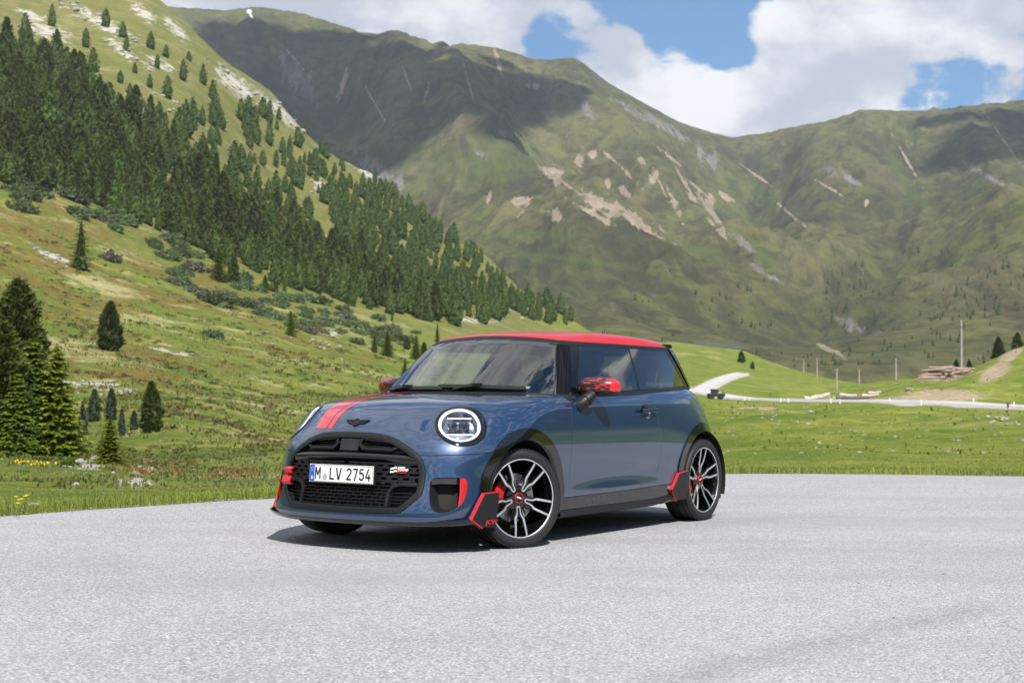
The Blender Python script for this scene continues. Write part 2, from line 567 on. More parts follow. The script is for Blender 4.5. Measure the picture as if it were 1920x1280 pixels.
# far mountain side
FAR = {
    150: [(900, 'z', 20), (1500, 420), (2200, 170), (2800, -10), (3500, 'z', 500)],
    300: [(900, 'z', 20), (1300, 560), (1700, 400), (2200, 200), (2800, 13), (3500, 'z', 500)],
    420: [(900, 'z', 20), (1300, 570), (1700, 430), (2200, 225), (2800, 21), (3500, 'z', 500)],
    470: [(2800, 12)],
    560: [(900, 'z', 20), (1300, 560), (1700, 445), (2200, 240), (2800, 26), (3500, 'z', 500)],
    640: [(1300, 545), (1700, 440), (2250, 220), (2750, 51), (3500, 'z', 500)],
    690: [(2700, 66)],
    740: [(900, 'z', 22), (1250, 560), (1600, 425), (2050, 240), (2550, 56), (3400, 'z', 500)],
    800: [(2650, 81), (2050, 250)],
    870: [(900, 'z', 25), (1250, 560), (1650, 420), (2150, 245), (2700, 82), (3500, 'z', 500)],
    940: [(2750, 92)],
    1000: [(900, 'z', 28), (1250, 555), (1700, 420), (2200, 275), (2780, 112), (3500, 'z', 500)],
    1060: [(2750, 108)], 1085: [(2750, 112)],
    1130: [(900, 'z', 30), (1250, 575), (1700, 445), (2200, 310), (2800, 151), (3500, 'z', 480)],
    1200: [(2850, 190)],
    1280: [(900, 'z', 30), (1250, 590), (1700, 480), (2200, 370), (2900, 233), (3600, 'z', 400)],
    1370: [(900, 'z', 12), (1200, 620), (1700, 490), (2300, 370), (3050, 259), (3700, 'z', 380)],
    1430: [(2900, 251)],
    1500: [(900, 690), (1200, 625), (1700, 480), (2250, 345), (2750, 236), (3600, 'z', 400)],
    1560: [(2700, 226)],
    1620: [(900, 685), (1200, 600), (1650, 460), (2150, 325), (2650, 206), (3500, 'z', 400)],
    1700: [(2680, 209)],
    1760: [(900, 680), (1200, 590), (1650, 445), (2150, 315), (2650, 206), (3500, 'z', 400)],
    1850: [(2700, 196)],
    1920: [(900, 670), (1200, 570), (1650, 425), (2150, 300), (2700, 189), (3500, 'z', 420)],
    2120: [(900, 640), (1200, 540), (1650, 400), (2150, 270), (2700, 150), (3500, 'z', 450)],
}
U2, Z2 = [], []
for px, rows in FAR.items():
    for r in rows:
        z = r[2] if r[1] == 'z' else at(px, r[1], r[0])[2]
        U2.append(((px - 960) / FPX * 7, math.log(r[0]) * 4)); Z2.append(z)
_far = RBF(U2, np.array(Z2), 1e-4)
SPURS = [([(740, 2450), (800, 2280), (860, 2120), (930, 1960), (985, 1880), (1100, 1650), (1230, 1400)], 62, 170),
         ([(1065, 2700), (1180, 2250), (1300, 1880), (1400, 1600), (1490, 1350)], 48, 150),
         ([(610, 2350), (690, 1900), (760, 1550)], -70, 210),
         ([(1010, 2550), (1090, 2150), (1210, 1750), (1330, 1450)], -34, 140),
         ([(1370, 2900), (1400, 2250), (1440, 1750), (1490, 1480), (1580, 1150)], -55, 170),
         ([(1625, 2650), (1580, 2150), (1530, 1750), (1500, 1600)], 42, 160),
         ([(1720, 2500), (1690, 1900), (1660, 1450)], -40, 150),
         ([(1800, 2550), (1850, 2000), (1880, 1500)], 40, 150),
         ([(480, 2500), (560, 2000), (640, 1600)], 40, 150)]


SKYLINE = [(120, -40), (250, 0), (300, 12), (420, 20), (470, 12), (560, 25), (640, 50), (690, 65), (740, 55), (800, 80), (870, 82), (940, 92), (1000, 112), (1035, 112), (1060, 107), (1085, 112), (1130, 150), (1200, 190), (1280, 232), (1370, 258), (1430, 250), (1500, 235), (1560, 225), (1620, 205), (1700, 208), (1760, 205), (1850, 195), (1920, 188), (2120, 150)]
_sky_fix = None


def far_h(x, y, relief=False):
    if relief: return far_raw(x, y, True)
    global _sky_fix
    if _sky_fix is None:        # ridge heights scaled per image column to meet the skyline's image pixels
        pxs = np.linspace(110, 2060, 391); ys = np.linspace(1300, 3400, 260)
        X, Y = np.meshgrid((pxs - 960) / FPX, ys, indexing='ij')
        e = ((far_raw(X * Y, Y) - CAM_H) / Y).max(1)
        tgt = np.array([(at(a, b, 1000.0)[2] - CAM_H) / 1000.0 for a, b in SKYLINE])
        t = np.interp(pxs, [a for a, b in SKYLINE], tgt)
        f = t / e
        f = np.convolve(np.pad(f, 3, mode='edge'), np.ones(7) / 7, 'valid')
        _sky_fix = (pxs, f)
    f = np.interp(960 + FPX * x / y, *_sky_fix)
    z = far_raw(x, y)
    return z * (1 + (f - 1) * sstep(1000, 2000, y))


def far_raw(x, y, relief=False):
    px = 960 + FPX * x / y
    z = _far(np.stack([(px - 960) / FPX * 7, np.log(np.maximum(y, 300)) * 4], -1))
    fade = sstep(950, 1500, y) * (1 - .75 * sstep(2250, 2700, y))
    for pl, h, w in SPURS:
        P = np.array([at(a, 300, b)[:2] for a, b in pl])
        d = seg_dist(x, y, P, False)
        z = z + h * fade * np.maximum(0, 1 - d / w) ** 1.4
    wx = fbm(x / 260, y / 260, 3, 71) * 90
    r1 = fbm((x + wx) / 260, y / 520, 5, 41, .52, True)
    r2 = fbm((x + wx) / 85, y / 230, 4, 57, .5, True)
    amp = sstep(900, 1500, y)
    z = z + (r1 - .1) * 40 * amp * (1 - .6 * sstep(2300, 2700, y)) + r2 * 13 * amp * (1 - .6 * sstep(2400, 2700, y)) + fbm(x / 40, y / 60, 4, 90) * 5 * amp
    if relief: return r1, r2, fbm((x + wx) / 30, y / 75, 4, 119, .55, True)
    return z - 60 * (1 - sstep(500, 880, y))


def polar_grid(cols, rows, fn, closed=False):
    th, r = np.meshgrid(cols, rows, indexing='ij')
    x = np.tan(np.clip(th, -.6, .6)) * r
    y = r.copy()
    out = np.abs(th) > .6
    x = np.where(out, np.sin(th) * r / math.cos(.6), x); y = np.where(out, np.cos(th) * r / math.cos(.6), y)
    z = fn(x, y)
    V = np.stack([x, y, z], -1).reshape(-1, 3)
    nc, nr = len(cols), len(rows)
    i, j = np.meshgrid(np.arange(nc if closed else nc - 1), np.arange(nr - 1), indexing='ij')
    i2 = (i + 1) % nc
    F = np.stack([i * nr + j, i2 * nr + j, i2 * nr + j + 1, i * nr + j + 1], -1).reshape(-1, 4)
    return V, F[:, ::-1]


def add_attr(me, name, vals):
    a = me.attributes.new(name, 'FLOAT', 'POINT')
    a.data.foreach_set('value', np.asarray(vals, np.float32))


# ---------------------------------------------------------------- node helpers for the land
class NT:
    def __init__(s, name):
        s.m = bpy.data.materials.new(name); s.m.use_nodes = True
        s.t = s.m.node_tree; s.b = s.t.nodes['Principled BSDF']
        s.tc = s.t.nodes.new('ShaderNodeTexCoord')
    def L(s, a, b): s.t.links.new(a, b)
    def noise(s, scale, detail=4, rough=.55, mapscale=(1, 1, 1), dist=0.0, loc=(0, 0, 0)):
        mp = s.t.nodes.new('ShaderNodeMapping'); mp.inputs['Scale'].default_value = mapscale; mp.inputs['Location'].default_value = loc
        s.L(s.tc.outputs['Object'], mp.inputs[0])
        n = s.t.nodes.new('ShaderNodeTexNoise'); n.inputs['Scale'].default_value = scale; n.inputs['Detail'].default_value = detail
        n.inputs['Roughness'].default_value = rough; n.inputs['Distortion'].default_value = dist
        s.L(mp.outputs[0], n.inputs['Vector'])
        return n.outputs['Fac']
    def voro(s, scale, feature='F1', mapscale=(1, 1, 1)):
        mp = s.t.nodes.new('ShaderNodeMapping'); mp.inputs['Scale'].default_value = mapscale
        s.L(s.tc.outputs['Object'], mp.inputs[0])
        n = s.t.nodes.new('ShaderNodeTexVoronoi'); n.inputs['Scale'].default_value = scale; n.feature = feature
        s.L(mp.outputs[0], n.inputs['Vector'])
        return n
    def attr(s, name):
        a = s.t.nodes.new('ShaderNodeAttribute'); a.attribute_name = name
        return a.outputs['Fac']
    def ramp(s, fac, stops, interp='LINEAR'):
        r = s.t.nodes.new('ShaderNodeValToRGB'); r.color_ramp.interpolation = interp
        e = r.color_ramp.elements
        while len(e) < len(stops): e.new(.5)
        for k, (p, c) in enumerate(stops):
            e[k].position = p; e[k].color = (*c, 1) if isinstance(c, tuple) else (c, c, c, 1)
        s.L(fac, r.inputs[0])
        return r.outputs[0]
    def rng(s, fac, a, b, c=0, d=1):
        r = s.t.nodes.new('ShaderNodeMapRange'); r.inputs[1].default_value = a; r.inputs[2].default_value = b
        r.inputs[3].default_value = c; r.inputs[4].default_value = d
        s.L(fac, r.inputs[0]); return r.outputs[0]
    def math(s, op, a, b=0.5):
        r = s.t.nodes.new('ShaderNodeMath'); r.operation = op
        for k, q in enumerate((a, b)):
            if isinstance(q, (int, float)): r.inputs[k].default_value = q
            else: s.L(q, r.inputs[k])
        return r.outputs[0]
    def mix(s, f, a, b, mode='MIX'):
        r = s.t.nodes.new('ShaderNodeMix'); r.data_type = 'RGBA'; r.blend_type = mode
        if isinstance(f, (int, float)): r.inputs[0].default_value = f
        else: s.L(f, r.inputs[0])
        for k, q in ((6, a), (7, b)):
            if isinstance(q, tuple): r.inputs[k].default_value = (*q, 1)
            else: s.L(q, r.inputs[k])
        return r.outputs[2]
    def bump(s, h, dist, strength=1.0):
        b = s.t.nodes.new('ShaderNodeBump'); b.inputs['Distance'].default_value = dist; b.inputs['Strength'].default_value = strength
        s.L(h, b.inputs['Height']); return b
    def done(s, col, rough=.9, bumps=(), spec=.2):
        s.L(col, s.b.inputs['Base Color']) if not isinstance(col, tuple) else None
        s.b.inputs['Roughness'].default_value = rough
        s.b.inputs['Specular IOR Level'].default_value = spec
        prev = None
        for b in bumps:
            if prev is not None: s.L(prev.outputs[0], b.inputs['Normal'])
            prev = b
        if prev is not None: s.L(prev.outputs[0], s.b.inputs['Normal'])
        return s.m


def meadow_material():
    n = NT('alpine_meadow')
    mid = n.noise(.085, 8, .70)
    fine = n.noise(.60, 8, .78)
    blade = n.noise(5, 5, .75)
    sh = n.rng(fine, .42, .60)
    g1 = n.mix(n.rng(mid, .42, .58), (.110, .160, .022), (.225, .228, .040))
    g1 = n.mix(n.math('MULTIPLY', sh, .75), g1, (.062, .100, .016))
    heath = n.rng(n.math('ADD', n.noise(.055, 9, .76, (1, 1, 1), .2, (-12, 44, 0)), n.math('MULTIPLY', n.attr('heath'), .10)), .575, .625)
    hc = n.mix(sh, n.mix(n.rng(mid, .42, .58), (.205, .125, .034), (.185, .150, .030)), (.085, .078, .018))
    c = n.mix(n.math('MULTIPLY', heath, .88), g1, hc)
    straw = n.rng(n.math('ADD', n.noise(.050, 9, .76, (1, 1, 1), .2, (31, 7, 0)), n.math('MULTIPLY', fine, .22)), .655, .725)
    c = n.mix(n.math('MULTIPLY', straw, .9), c, n.mix(n.rng(fine, .40, .60), (.46, .41, .215), (.235, .225, .085)))
    lush = n.attr('lush')
    lg = n.mix(n.rng(n.noise(.16, 8, .74, (1, 1, 1), 0, (5, 9, 0)), .42, .58), (.115, .175, .018), (.275, .285, .050))
    lg = n.mix(n.math('MULTIPLY', sh, .55), lg, (.085, .140, .018))
    lg = n.mix(n.math('MULTIPLY', n.rng(n.noise(.22, 8, .76, (1, 1, 1), 0, (15, 39, 0)), .56, .66), .7), lg, (.36, .34, .165))
    c = n.mix(n.math('MULTIPLY', lush, .85), c, lg)
    c = n.mix(n.math('MULTIPLY', n.rng(blade, .40, .72), .45), c, n.mix(.55, c, (.03, .045, .008)))
    c = n.mix(n.math('MULTIPLY', n.attr('alp'), .62), c, n.mix(n.rng(mid, .42, .58), (.125, .128, .040), (.165, .135, .058)))
    wd = n.math('MULTIPLY', n.attr('wood'), n.rng(n.noise(.03, 7, .7, (1, 1, 1), 0, (8, 1, 4)), .34, .42))  # forest tone of the unseen hills, with their shade painted in
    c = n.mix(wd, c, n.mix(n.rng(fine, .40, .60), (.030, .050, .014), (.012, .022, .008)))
    # bare stony ground
    rk = n.noise(.20, 8, .76, dist=.3)
    rock = n.rng(n.math('ADD', n.math('MULTIPLY', n.attr('rock'), .21), rk), .64, .685)
    rc = n.mix(n.rng(n.noise(.8, 6, .7), .3, .7), (.30, .28, .24), (.50, .47, .42))
    c = n.mix(rock, c, rc)
    dirt = n.rng(n.math('ADD', n.math('MULTIPLY', n.attr('dirt'), .42), n.noise(.7, 7, .75)), .66, .80)
    dc = n.mix(n.rng(n.noise(1.6, 6, .75), .35, .65), (.24, .175, .10), (.46, .38, .27))
    c = n.mix(dirt, c, dc)
    return n.done(c, .95, [n.bump(mid, 2.0, .7), n.bump(fine, .45, .8), n.bump(blade, .06, .6)], .15)


def mountain_material():
    n = NT('mountain_slope')
    big = n.noise(.0030, 7, .62)
    mid = n.noise(.010, 8, .70, (1.5, .9, .9))
    fine = n.noise(.05, 7, .74)
    c = n.mix(n.rng(big, .40, .60), (.108, .122, .042), (.190, .184, .070))
    c = n.mix(n.math('MULTIPLY', n.rng(mid, .46, .62), .85), c, (.088, .074, .040))
    gr = n.rng(n.noise(.0055, 8, .68, (1.4, .9, .9), .2, (300, 70, 10)), .54, .66)
    c = n.mix(gr, c, (.145, .165, .044))
    c = n.mix(n.math('MULTIPLY', n.rng(fine, .44, .62), .75), c, (.044, .052, .024))
    rl = n.math('ADD', n.attr('relief'), n.math('MULTIPLY', n.math('SUBTRACT', n.noise(.09, 8, .8), .5), .5))  # gully and ridge tones: plant cover, plus relief shading put into the colour
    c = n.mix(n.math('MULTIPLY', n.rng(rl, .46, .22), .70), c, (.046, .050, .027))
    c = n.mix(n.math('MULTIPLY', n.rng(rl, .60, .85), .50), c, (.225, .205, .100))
    c = n.mix(n.math('MULTIPLY', n.math('MULTIPLY', n.attr('green'), n.rng(mid, .3, .6, .4, 1)), .60), c, (.110, .160, .040))
    st = n.noise(.022, 9, .80, (3.2, .8, .6), .2)
    sp = n.rng(n.noise(.045, 8, .80, (1.6, .8, .8)), .66, .74)
    c = n.mix(n.math('MULTIPLY', sp, .65), c, (.26, .235, .20))
    rock = n.rng(n.math('ADD', n.math('MULTIPLY', n.attr('rock'), .21), st), .63, .72)
    c = n.mix(rock, c, n.mix(n.rng(fine, .35, .65), (.15, .14, .125), (.32, .30, .27)))
    scr = n.rng(n.math('ADD', n.math('MULTIPLY', n.attr('scree'), .27), st), .66, .70)
    c = n.mix(scr, c, n.mix(n.rng(fine, .35, .65), (.30, .235, .165), (.47, .385, .285)))
    c = n.mix(n.rng(n.attr('snow'), .45, .6), c, (.85, .86, .88))
    return n.done(c, .95, [n.bump(mid, 26, .9), n.bump(st, 12, .8), n.bump(fine, 5.0, .9)], .1)


def tarmac_material():
    n = NT('bleached_tarmac')
    sc = n.voro(88); sc2 = n.voro(210)
    big = n.noise(.16, 5, .6, (1, .55, 1), .4)
    mid = n.noise(1.6, 5, .65)
    tc = n.noise(60, 3, .7)
    col = n.ramp(sc.outputs['Color'], [(0, (.13, .13, .135)), (.35, (.26, .26, .265)), (.65, (.36, .355, .365)), (1, (.50, .49, .495))])
    # individual chips: colour by cell
    bw = n.t.nodes.new('ShaderNodeRGBToBW'); n.L(sc.outputs['Color'], bw.inputs[0])
    col = n.ramp(bw.outputs[0], [(.12, (.11, .11, .114)), (.36, (.29, .288, .295)), (.60, (.395, .391, .402)), (.88, (.60, .595, .605))])
    gap = n.rng(sc.outputs['Distance'], .42, .75)
    col = n.mix(n.math('MULTIPLY', gap, .75), col, (.10, .10, .105))
    bw2 = n.t.nodes.new('ShaderNodeRGBToBW'); n.L(sc2.outputs['Color'], bw2.inputs[0])
    col = n.mix(.35, col, n.ramp(bw2.outputs[0], [(.2, (.25, .25, .255)), (.8, (.47, .465, .475))]))
    col = n.mix(n.math('MULTIPLY', n.rng(big, .38, .66), .40), col, (.43, .425, .44))
    col = n.mix(n.math('MULTIPLY', n.rng(mid, .50, .75), .34), col, (.22, .22, .228))
    col = n.mix(n.math('MULTIPLY', n.rng(n.noise(2.6, 6, .7, (1, 1, 1), .5, (9, 3, 0)), .60, .75), .25), col, (.37, .34, .29))
    ck = n.voro(.55, 'DISTANCE_TO_EDGE')
    crack = n.math('MULTIPLY', n.rng(n.math('ADD', ck.outputs['Distance'], n.math('MULTIPLY', n.noise(5, 6, .7), .05)), .026, .034, 1, 0), n.rng(n.noise(.35, 3, .5, (1, 1, 1), 0, (4, 8, 1)), .62, .68))
    col = n.mix(n.math('MULTIPLY', crack, .55), col, (.10, .10, .10))
    col = n.mix(n.math('MULTIPLY', n.rng(n.noise(.42, 5, .62, (.35, 1.6, 1), .5, (2, 17, 3)), .50, .66), .50), col, (.26, .258, .265))
    # dark streaks where lanes were joined
    col = n.mix(n.math('MULTIPLY', n.attr('streak'), n.rng(n.noise(3.5, 6, .7), .3, .7, .25, .75)), col, (.11, .105, .11))
    h = n.math('SUBTRACT', 1.0, sc.outputs['Distance'])
    return n.done(col, .88, [n.bump(mid, .01, .25), n.bump(h, .010, .75), n.bump(tc, .003, .5)], .25)


def land_masks(V):
    px, py = to_px(V)
    x, y, z = V.T
    infront = y > 5
    def blob(cx, cy, a, b, ang, soft=1.0):
        t = math.radians(ang); dx, dy = px - cx, py - cy
        u = (dx * math.cos(t) + dy * math.sin(t)) / a; v = (-dx * math.sin(t) + dy * math.cos(t)) / b
        return np.where(infront, np.clip(1.35 - np.hypot(u, v), 0, 1), 0)
    return px, py, blob


def build_setting():
    # ---- near ground
    a0 = np.arctan((-120 - 960) / FPX); a1 = np.arctan((2040 - 960) / FPX)
    fine = np.linspace(a0, a1, 620)
    side = np.linspace(a1, a0 + 2 * np.pi, 132)[1:-1]
    side = np.where(side > np.pi, side - 2 * np.pi, side)
    cols = np.concatenate([fine, side])
    rows = np.concatenate([[.4, 3, 6], np.exp(np.linspace(math.log(8.5), math.log(1250), 330))])
    def h(x, y):
        z = near_h(x, y)
        D = np.hypot(x, y)
        return z - 90 * sstep(900, 1240, D) * ((np.abs(np.arctan2(x, y)) < .55))
    V, F = polar_grid(cols, rows, h, True)
    me = mesh_np('ground', V, F)
    px, py, blob = land_masks(V)
    x, y, z = V.T
    rock = np.zeros(len(V))
    for b in ((440, 158, 60, 22, 38), (520, 205, 70, 14, 40), (610, 262, 80, 13, 42), (690, 325, 70, 12, 42), (740, 352, 40, 10, 42), (830, 430, 60, 6, 40), (190, 42, 90, 14, 28), (230, 95, 60, 10, 35), (90, 60, 60, 16, 15), (300, 120, 40, 10, 25),
              (95, 480, 55, 8, 25), (60, 30, 40, 10, 20), (270, 25, 40, 14, 40), (330, 55, 40, 12, 42), (600, 350, 22, 12, 50), (640, 385, 30, 14, 45), (690, 410, 14, 14, 60), (120, 190, 16, 25, 70), (200, 725, 60, 14, 12), (130, 720, 30, 10, 10), (250, 905, 40, 14, 0), (160, 872, 40, 14, 0), (330, 660, 60, 6, 12), (880, 600, 60, 6, 5), (620, 625, 30, 6, 10), (930, 560, 40, 8, 30)):
        rock = np.maximum(rock, blob(*b))
    add_attr(me, 'rock', rock)
    dirt = np.zeros(len(V))
    for b in ((1770, 742, 88, 15, 0), (1720, 748, 70, 9, 0), (1865, 698, 40, 16, -28), (1895, 664, 30, 12, -30), (1640, 750, 60, 4, 0), (1420, 765, 50, 3, 0), (270, 880, 40, 12, 0), (1580, 745, 40, 4, 0)):
        dirt = np.maximum(dirt, blob(*b))
    for P, hw in ROADS:
        d = seg_dist(x, y, P[:, :2], False)
        dirt = np.maximum(dirt, .75 * (1 - sstep(hw + .1, hw + 1.6, d)))
    add_attr(me, 'dirt', dirt)
    inf = y > 5
    lush = np.where(inf, sstep(1150, 1420, px), .5) * (1 - sstep(300, 500, y)) * .9 + np.where(inf, (1 - sstep(14, 26, np.hypot(x, y))) * .8, .3)
    lush = np.maximum(lush, .5 * sstep(500, 800, px) * sstep(250, 400, y) * inf)
    add_attr(me, 'lush', np.clip(lush, 0, 1))
    heath = np.where(inf, (1 - sstep(500, 800, px)) * sstep(90, 190, y) * (1 - sstep(330, 420, y)), 0) + blob(330, 910, 110, 10, -3) + blob(60, 845, 90, 8, 5)
    add_attr(me, 'heath', np.clip(heath, 0, 1))
    th = np.abs(np.arctan2(x, y)); wood = sstep(.62, .8, th) * sstep(130, 220, np.hypot(x, y))  # unseen back hills: wooded, and darkened in colour in place of shade
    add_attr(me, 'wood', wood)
    add_attr(me, 'alp', np.where(inf, (1 - sstep(950, 1100, px)) * sstep(300, 460, y), 0))
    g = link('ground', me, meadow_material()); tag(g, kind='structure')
    # ---- tarmac
    P = PAD_EDGE
    P = smooth_poly2(P, 3)
    d = np.linalg.norm(np.roll(P, -1, 0) - P, axis=1)
    Q = []
    for a, b, l in zip(P, np.roll(P, -1, 0), d):
        n = max(1, int(l / .12))
        for k in range(n): Q.append(a + (b - a) * k / n)
    Q = np.array(Q)
    nr = np.roll(Q, -1, 0) - np.roll(Q, 1, 0); nr /= np.linalg.norm(nr, axis=1, keepdims=True)
    nr = np.stack([-nr[:, 1], nr[:, 0]], 1)
    Q = Q + nr * (fbm(Q[:, 0] * 1.2, Q[:, 1] * 1.2, 4, 5) * .07)[:, None]
    cen = np.array([3.0, 2.0])
    ks = np.concatenate([[0], np.linspace(.05, .97, 60), [1.0]])
    n = len(Q)
    V = []
    for k in ks[1:]:
        q = cen + (Q - cen) * k
        V.append(np.stack([q[:, 0], q[:, 1], .012 * fbm(q[:, 0] / 3.5, q[:, 1] / 3.5, 2, 8) * (np.hypot(q[:, 0] + 2, q[:, 1] - 9.6) > 3.2) * 0 - .02 * (k ** 12)], 1))
    V.append(np.stack([Q[:, 0], Q[:, 1], np.full(n, -.12)], 1))
    V = np.concatenate(V)
    i = np.arange(n); j = (i + 1) % n
    F = np.concatenate([np.stack([r * n + i, r * n + j, (r + 1) * n + j, (r + 1) * n + i], 1) for r in range(len(ks) - 1)])
    V = np.concatenate([V, [[*cen, 0]]])
    ctr = np.stack([np.full(n, len(V) - 1), np.full(n, len(V) - 1), j, i], 1)
    me = bpy.data.meshes.new('tarmac')
    me.from_pydata(V.tolist(), [], [tuple(f[::-1]) for f in F.tolist()] + [(len(V) - 1, int(a), int(b)) for a, b in zip(i, j)])
    bm = bmesh.new(); bm.from_mesh(me); bmesh.ops.recalc_face_normals(bm, faces=bm.faces); bm.to_mesh(me); bm.free()
    px, py = to_px(V)
    s1 = seg_dist(V[:, 0], V[:, 1], np.array([ground0(1180, 1300), ground0(1420, 1225), ground0(1640, 1180), ground0(1980, 1120)]), False)
    s2 = seg_dist(V[:, 0], V[:, 1], np.array([ground0(1250, 995), ground0(1450, 970), ground0(1700, 955), ground0(2000, 952)]), False)
    add_attr(me, 'streak', np.maximum(.50 * (1 - sstep(.02, .13, s1)), .22 * (1 - sstep(.02, .35, s2))))
    t = link('tarmac', me, tarmac_material()); tag(t, kind='structure')
    # ---- the two narrow roads
    rm = mat('pale_road', (.40, .39, .385), .9, grain=.15, grain_scale=1.5)
    for (Pc, hw), nm in zip(ROADS, ('road', 'lane')):
        T = np.gradient(Pc, axis=0); T /= np.linalg.norm(T, axis=1, keepdims=True)
        nn = np.stack([-T[:, 1], T[:, 0]], 1)
        zc = near_h(Pc[:, 0], Pc[:, 1])
        rowsv = []
        for o in (-hw - .5, -hw, 0, hw, hw + .5):
            q = Pc + nn * o
            zz = np.maximum(zc, near_h(q[:, 0], q[:, 1])) + (.22 if abs(o) <= hw else -.4)
            rowsv.append(np.stack([q[:, 0], q[:, 1], zz], 1))
        G = np.stack(rowsv, 1)
        mb = MB(); mb.grid(G); o = mb.build(nm, rm, smooth=True); tag(o, kind='structure')
    # ---- far mountain
    pxs = np.concatenate([np.linspace(120, 2040, 680)])
    cols = np.arctan((pxs - 960) / FPX)
    rows = np.concatenate([[500], np.linspace(880, 2500, 250), np.linspace(2506, 3000, 70), np.linspace(3050, 3600, 6)])
    V, F = polar_grid(cols, rows, far_h)
    me = mesh_np('mountain', V, F)
    px, py, blob = land_masks(V)
    scree = np.zeros(len(V)); rock = np.zeros(len(V)); green = np.zeros(len(V)); snow = np.zeros(len(V))
    for b in ((1035, 325, 32, 15, 12), (1045, 338, 20, 12, 60), (975, 378, 28, 12, -10), (916, 370, 6, 20, 10), (1045, 403, 20, 16, 20), (1165, 398, 92, 15, 26), (1120, 380, 30, 16, 20), (1085, 302, 12, 17, -30), (1112, 290, 14, 11, 0), (1140, 346, 8, 15, -20), (1172, 360, 20, 9, 40),
              (1202, 302, 13, 6, 30), (1266, 385, 46, 8, 66), (1335, 400, 62, 7, 52), (1300, 372, 22, 8, 55), (1330, 378, 16, 15, 40), (1362, 370, 32, 7, 32), (1548, 652, 22, 7, 25), (1575, 664, 18, 5, 35), (1625, 380, 6, 13, 25), (1225, 335, 10, 18, 20), (640, 165, 8, 40, 20), (800, 175, 5, 40, 15), (935, 120, 5, 40, -15), (1230, 180, 30, 6, 35), (1000, 160, 20, 8, 10), (1060, 345, 50, 4, 35), (1110, 400, 60, 5, 30), (1210, 430, 60, 4, 28), (1285, 345, 40, 4, 60), (1240, 350, 40, 3, 65), (1180, 330, 50, 3, 45), (1150, 300, 45, 3, 40), (1345, 430, 40, 4, 48), (1310, 355, 50, 3, 40), (985, 390, 30, 4, -50), (1420, 330, 60, 3, 35), (1480, 400, 50, 3, 40), (1550, 350, 50, 3, 30), (1250, 290, 60, 3, 38), (700, 190, 50, 3, 60), (760, 140, 40, 3, 70), (560, 120, 60, 3, 50), (880, 160, 40, 3, 75), (1700, 300, 60, 3, 60), (1880, 260, 70, 3, 55)):
        scree = np.maximum(scree, blob(*b))
    for b in ((1250, 240, 90, 12, 30), (1320, 290, 50, 20, 40), (1570, 325, 50, 14, 25), (1610, 345, 60, 8, 30), (700, 310, 60, 20, 40), (745, 345, 30, 20, 50), (1400, 460, 40, 8, 35), (1190, 210, 60, 10, 32), (1430, 510, 50, 8, 30), (950, 250, 30, 12, 20), (900, 290, 20, 10, 10), (1850, 330, 80, 8, 30), (560, 150, 60, 30, 50), (1600, 610, 60, 14, 20), (1100, 205, 30, 10, 60)):
        rock = np.maximum(rock, blob(*b))
    for b in ((1420, 470, 60, 14, 45), (1395, 400, 40, 8, 60), (1310, 470, 80, 10, 20), (1000, 440, 90, 10, 0), (1690, 330, 60, 10, 60), (1450, 500, 40, 8, 60), (800, 330, 60, 12, -50), (960, 470, 70, 8, 20), (1100, 490, 120, 6, 8), (1440, 370, 60, 20, 30), (1730, 380, 60, 9, 55), (930, 300, 100, 40, -10)):
        green = np.maximum(green, blob(*b))
    snow = np.maximum(blob(467, 22, 6, 5, 0), blob(471, 30, 7, 2.5, 55))
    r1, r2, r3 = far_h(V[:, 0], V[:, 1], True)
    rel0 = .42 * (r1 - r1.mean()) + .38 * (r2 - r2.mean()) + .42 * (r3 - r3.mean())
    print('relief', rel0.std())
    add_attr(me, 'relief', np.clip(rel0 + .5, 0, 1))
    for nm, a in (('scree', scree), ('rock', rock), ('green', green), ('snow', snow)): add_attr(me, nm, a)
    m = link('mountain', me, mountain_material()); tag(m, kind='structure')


def ground0(px, py):
    d = ray_dir(px, py)
    return (np.array([0, 0, CAM_H]) - d * (CAM_H / d[2]))[:2]


def smooth_poly2(P, it):
    for _ in range(it):
        Q = np.roll(P, -1, 0)
        P = np.stack([P * .75 + Q * .25, P * .25 + Q * .75], 1).reshape(-1, 2)
    return P

# ---------------------------------------------------------------- the car (x forward from the front axle, y to its left, z up)
class Sp:
    """natural cubic spline with linear extension"""
    def __init__(s, x, y):
        x = np.array(x, float); y = np.array(y, float)
        n = len(x); h = np.diff(x)
        A = np.zeros((n, n)); b = np.zeros(n)
        A[0, 0] = A[-1, -1] = 1
        for i in range(1, n - 1):
            A[i, i - 1] = h[i - 1]; A[i, i] = 2 * (h[i - 1] + h[i]); A[i, i + 1] = h[i]
            b[i] = 3 * ((y[i + 1] - y[i]) / h[i] - (y[i] - y[i - 1]) / h[i - 1])
        c = np.linalg.solve(A, b)
        s.x, s.a, s.c, s.h = x, y, c, h
        s.b = np.diff(y) / h - h * (2 * c[:-1] + c[1:]) / 3
        s.d = np.diff(c) / (3 * h)
        s.s0 = s.b[0]
        s.s1 = s.b[-1] + 2 * c[-2] * h[-1] + 3 * s.d[-1] * h[-1] ** 2
    def __call__(s, q, der=False):
        q = np.asarray(q, float)
        qc = np.clip(q, s.x[0], s.x[-1])
        i = np.clip(np.searchsorted(s.x, qc, 'right') - 1, 0, len(s.h) - 1)
        t = qc - s.x[i]
        ov = q - qc
        sl = np.where(ov < 0, s.s0, s.s1)
        v = s.a[i] + t * (s.b[i] + t * (s.c[i] + t * s.d[i])) + ov * sl
        if not der: return v
        return v, s.b[i] + t * (2 * s.c[i] + 3 * t * s.d[i])


def smax(a, b, k):
    h = np.maximum(k - np.abs(a - b), 0) / k
    return np.maximum(a, b) + h * h * k * 0.25


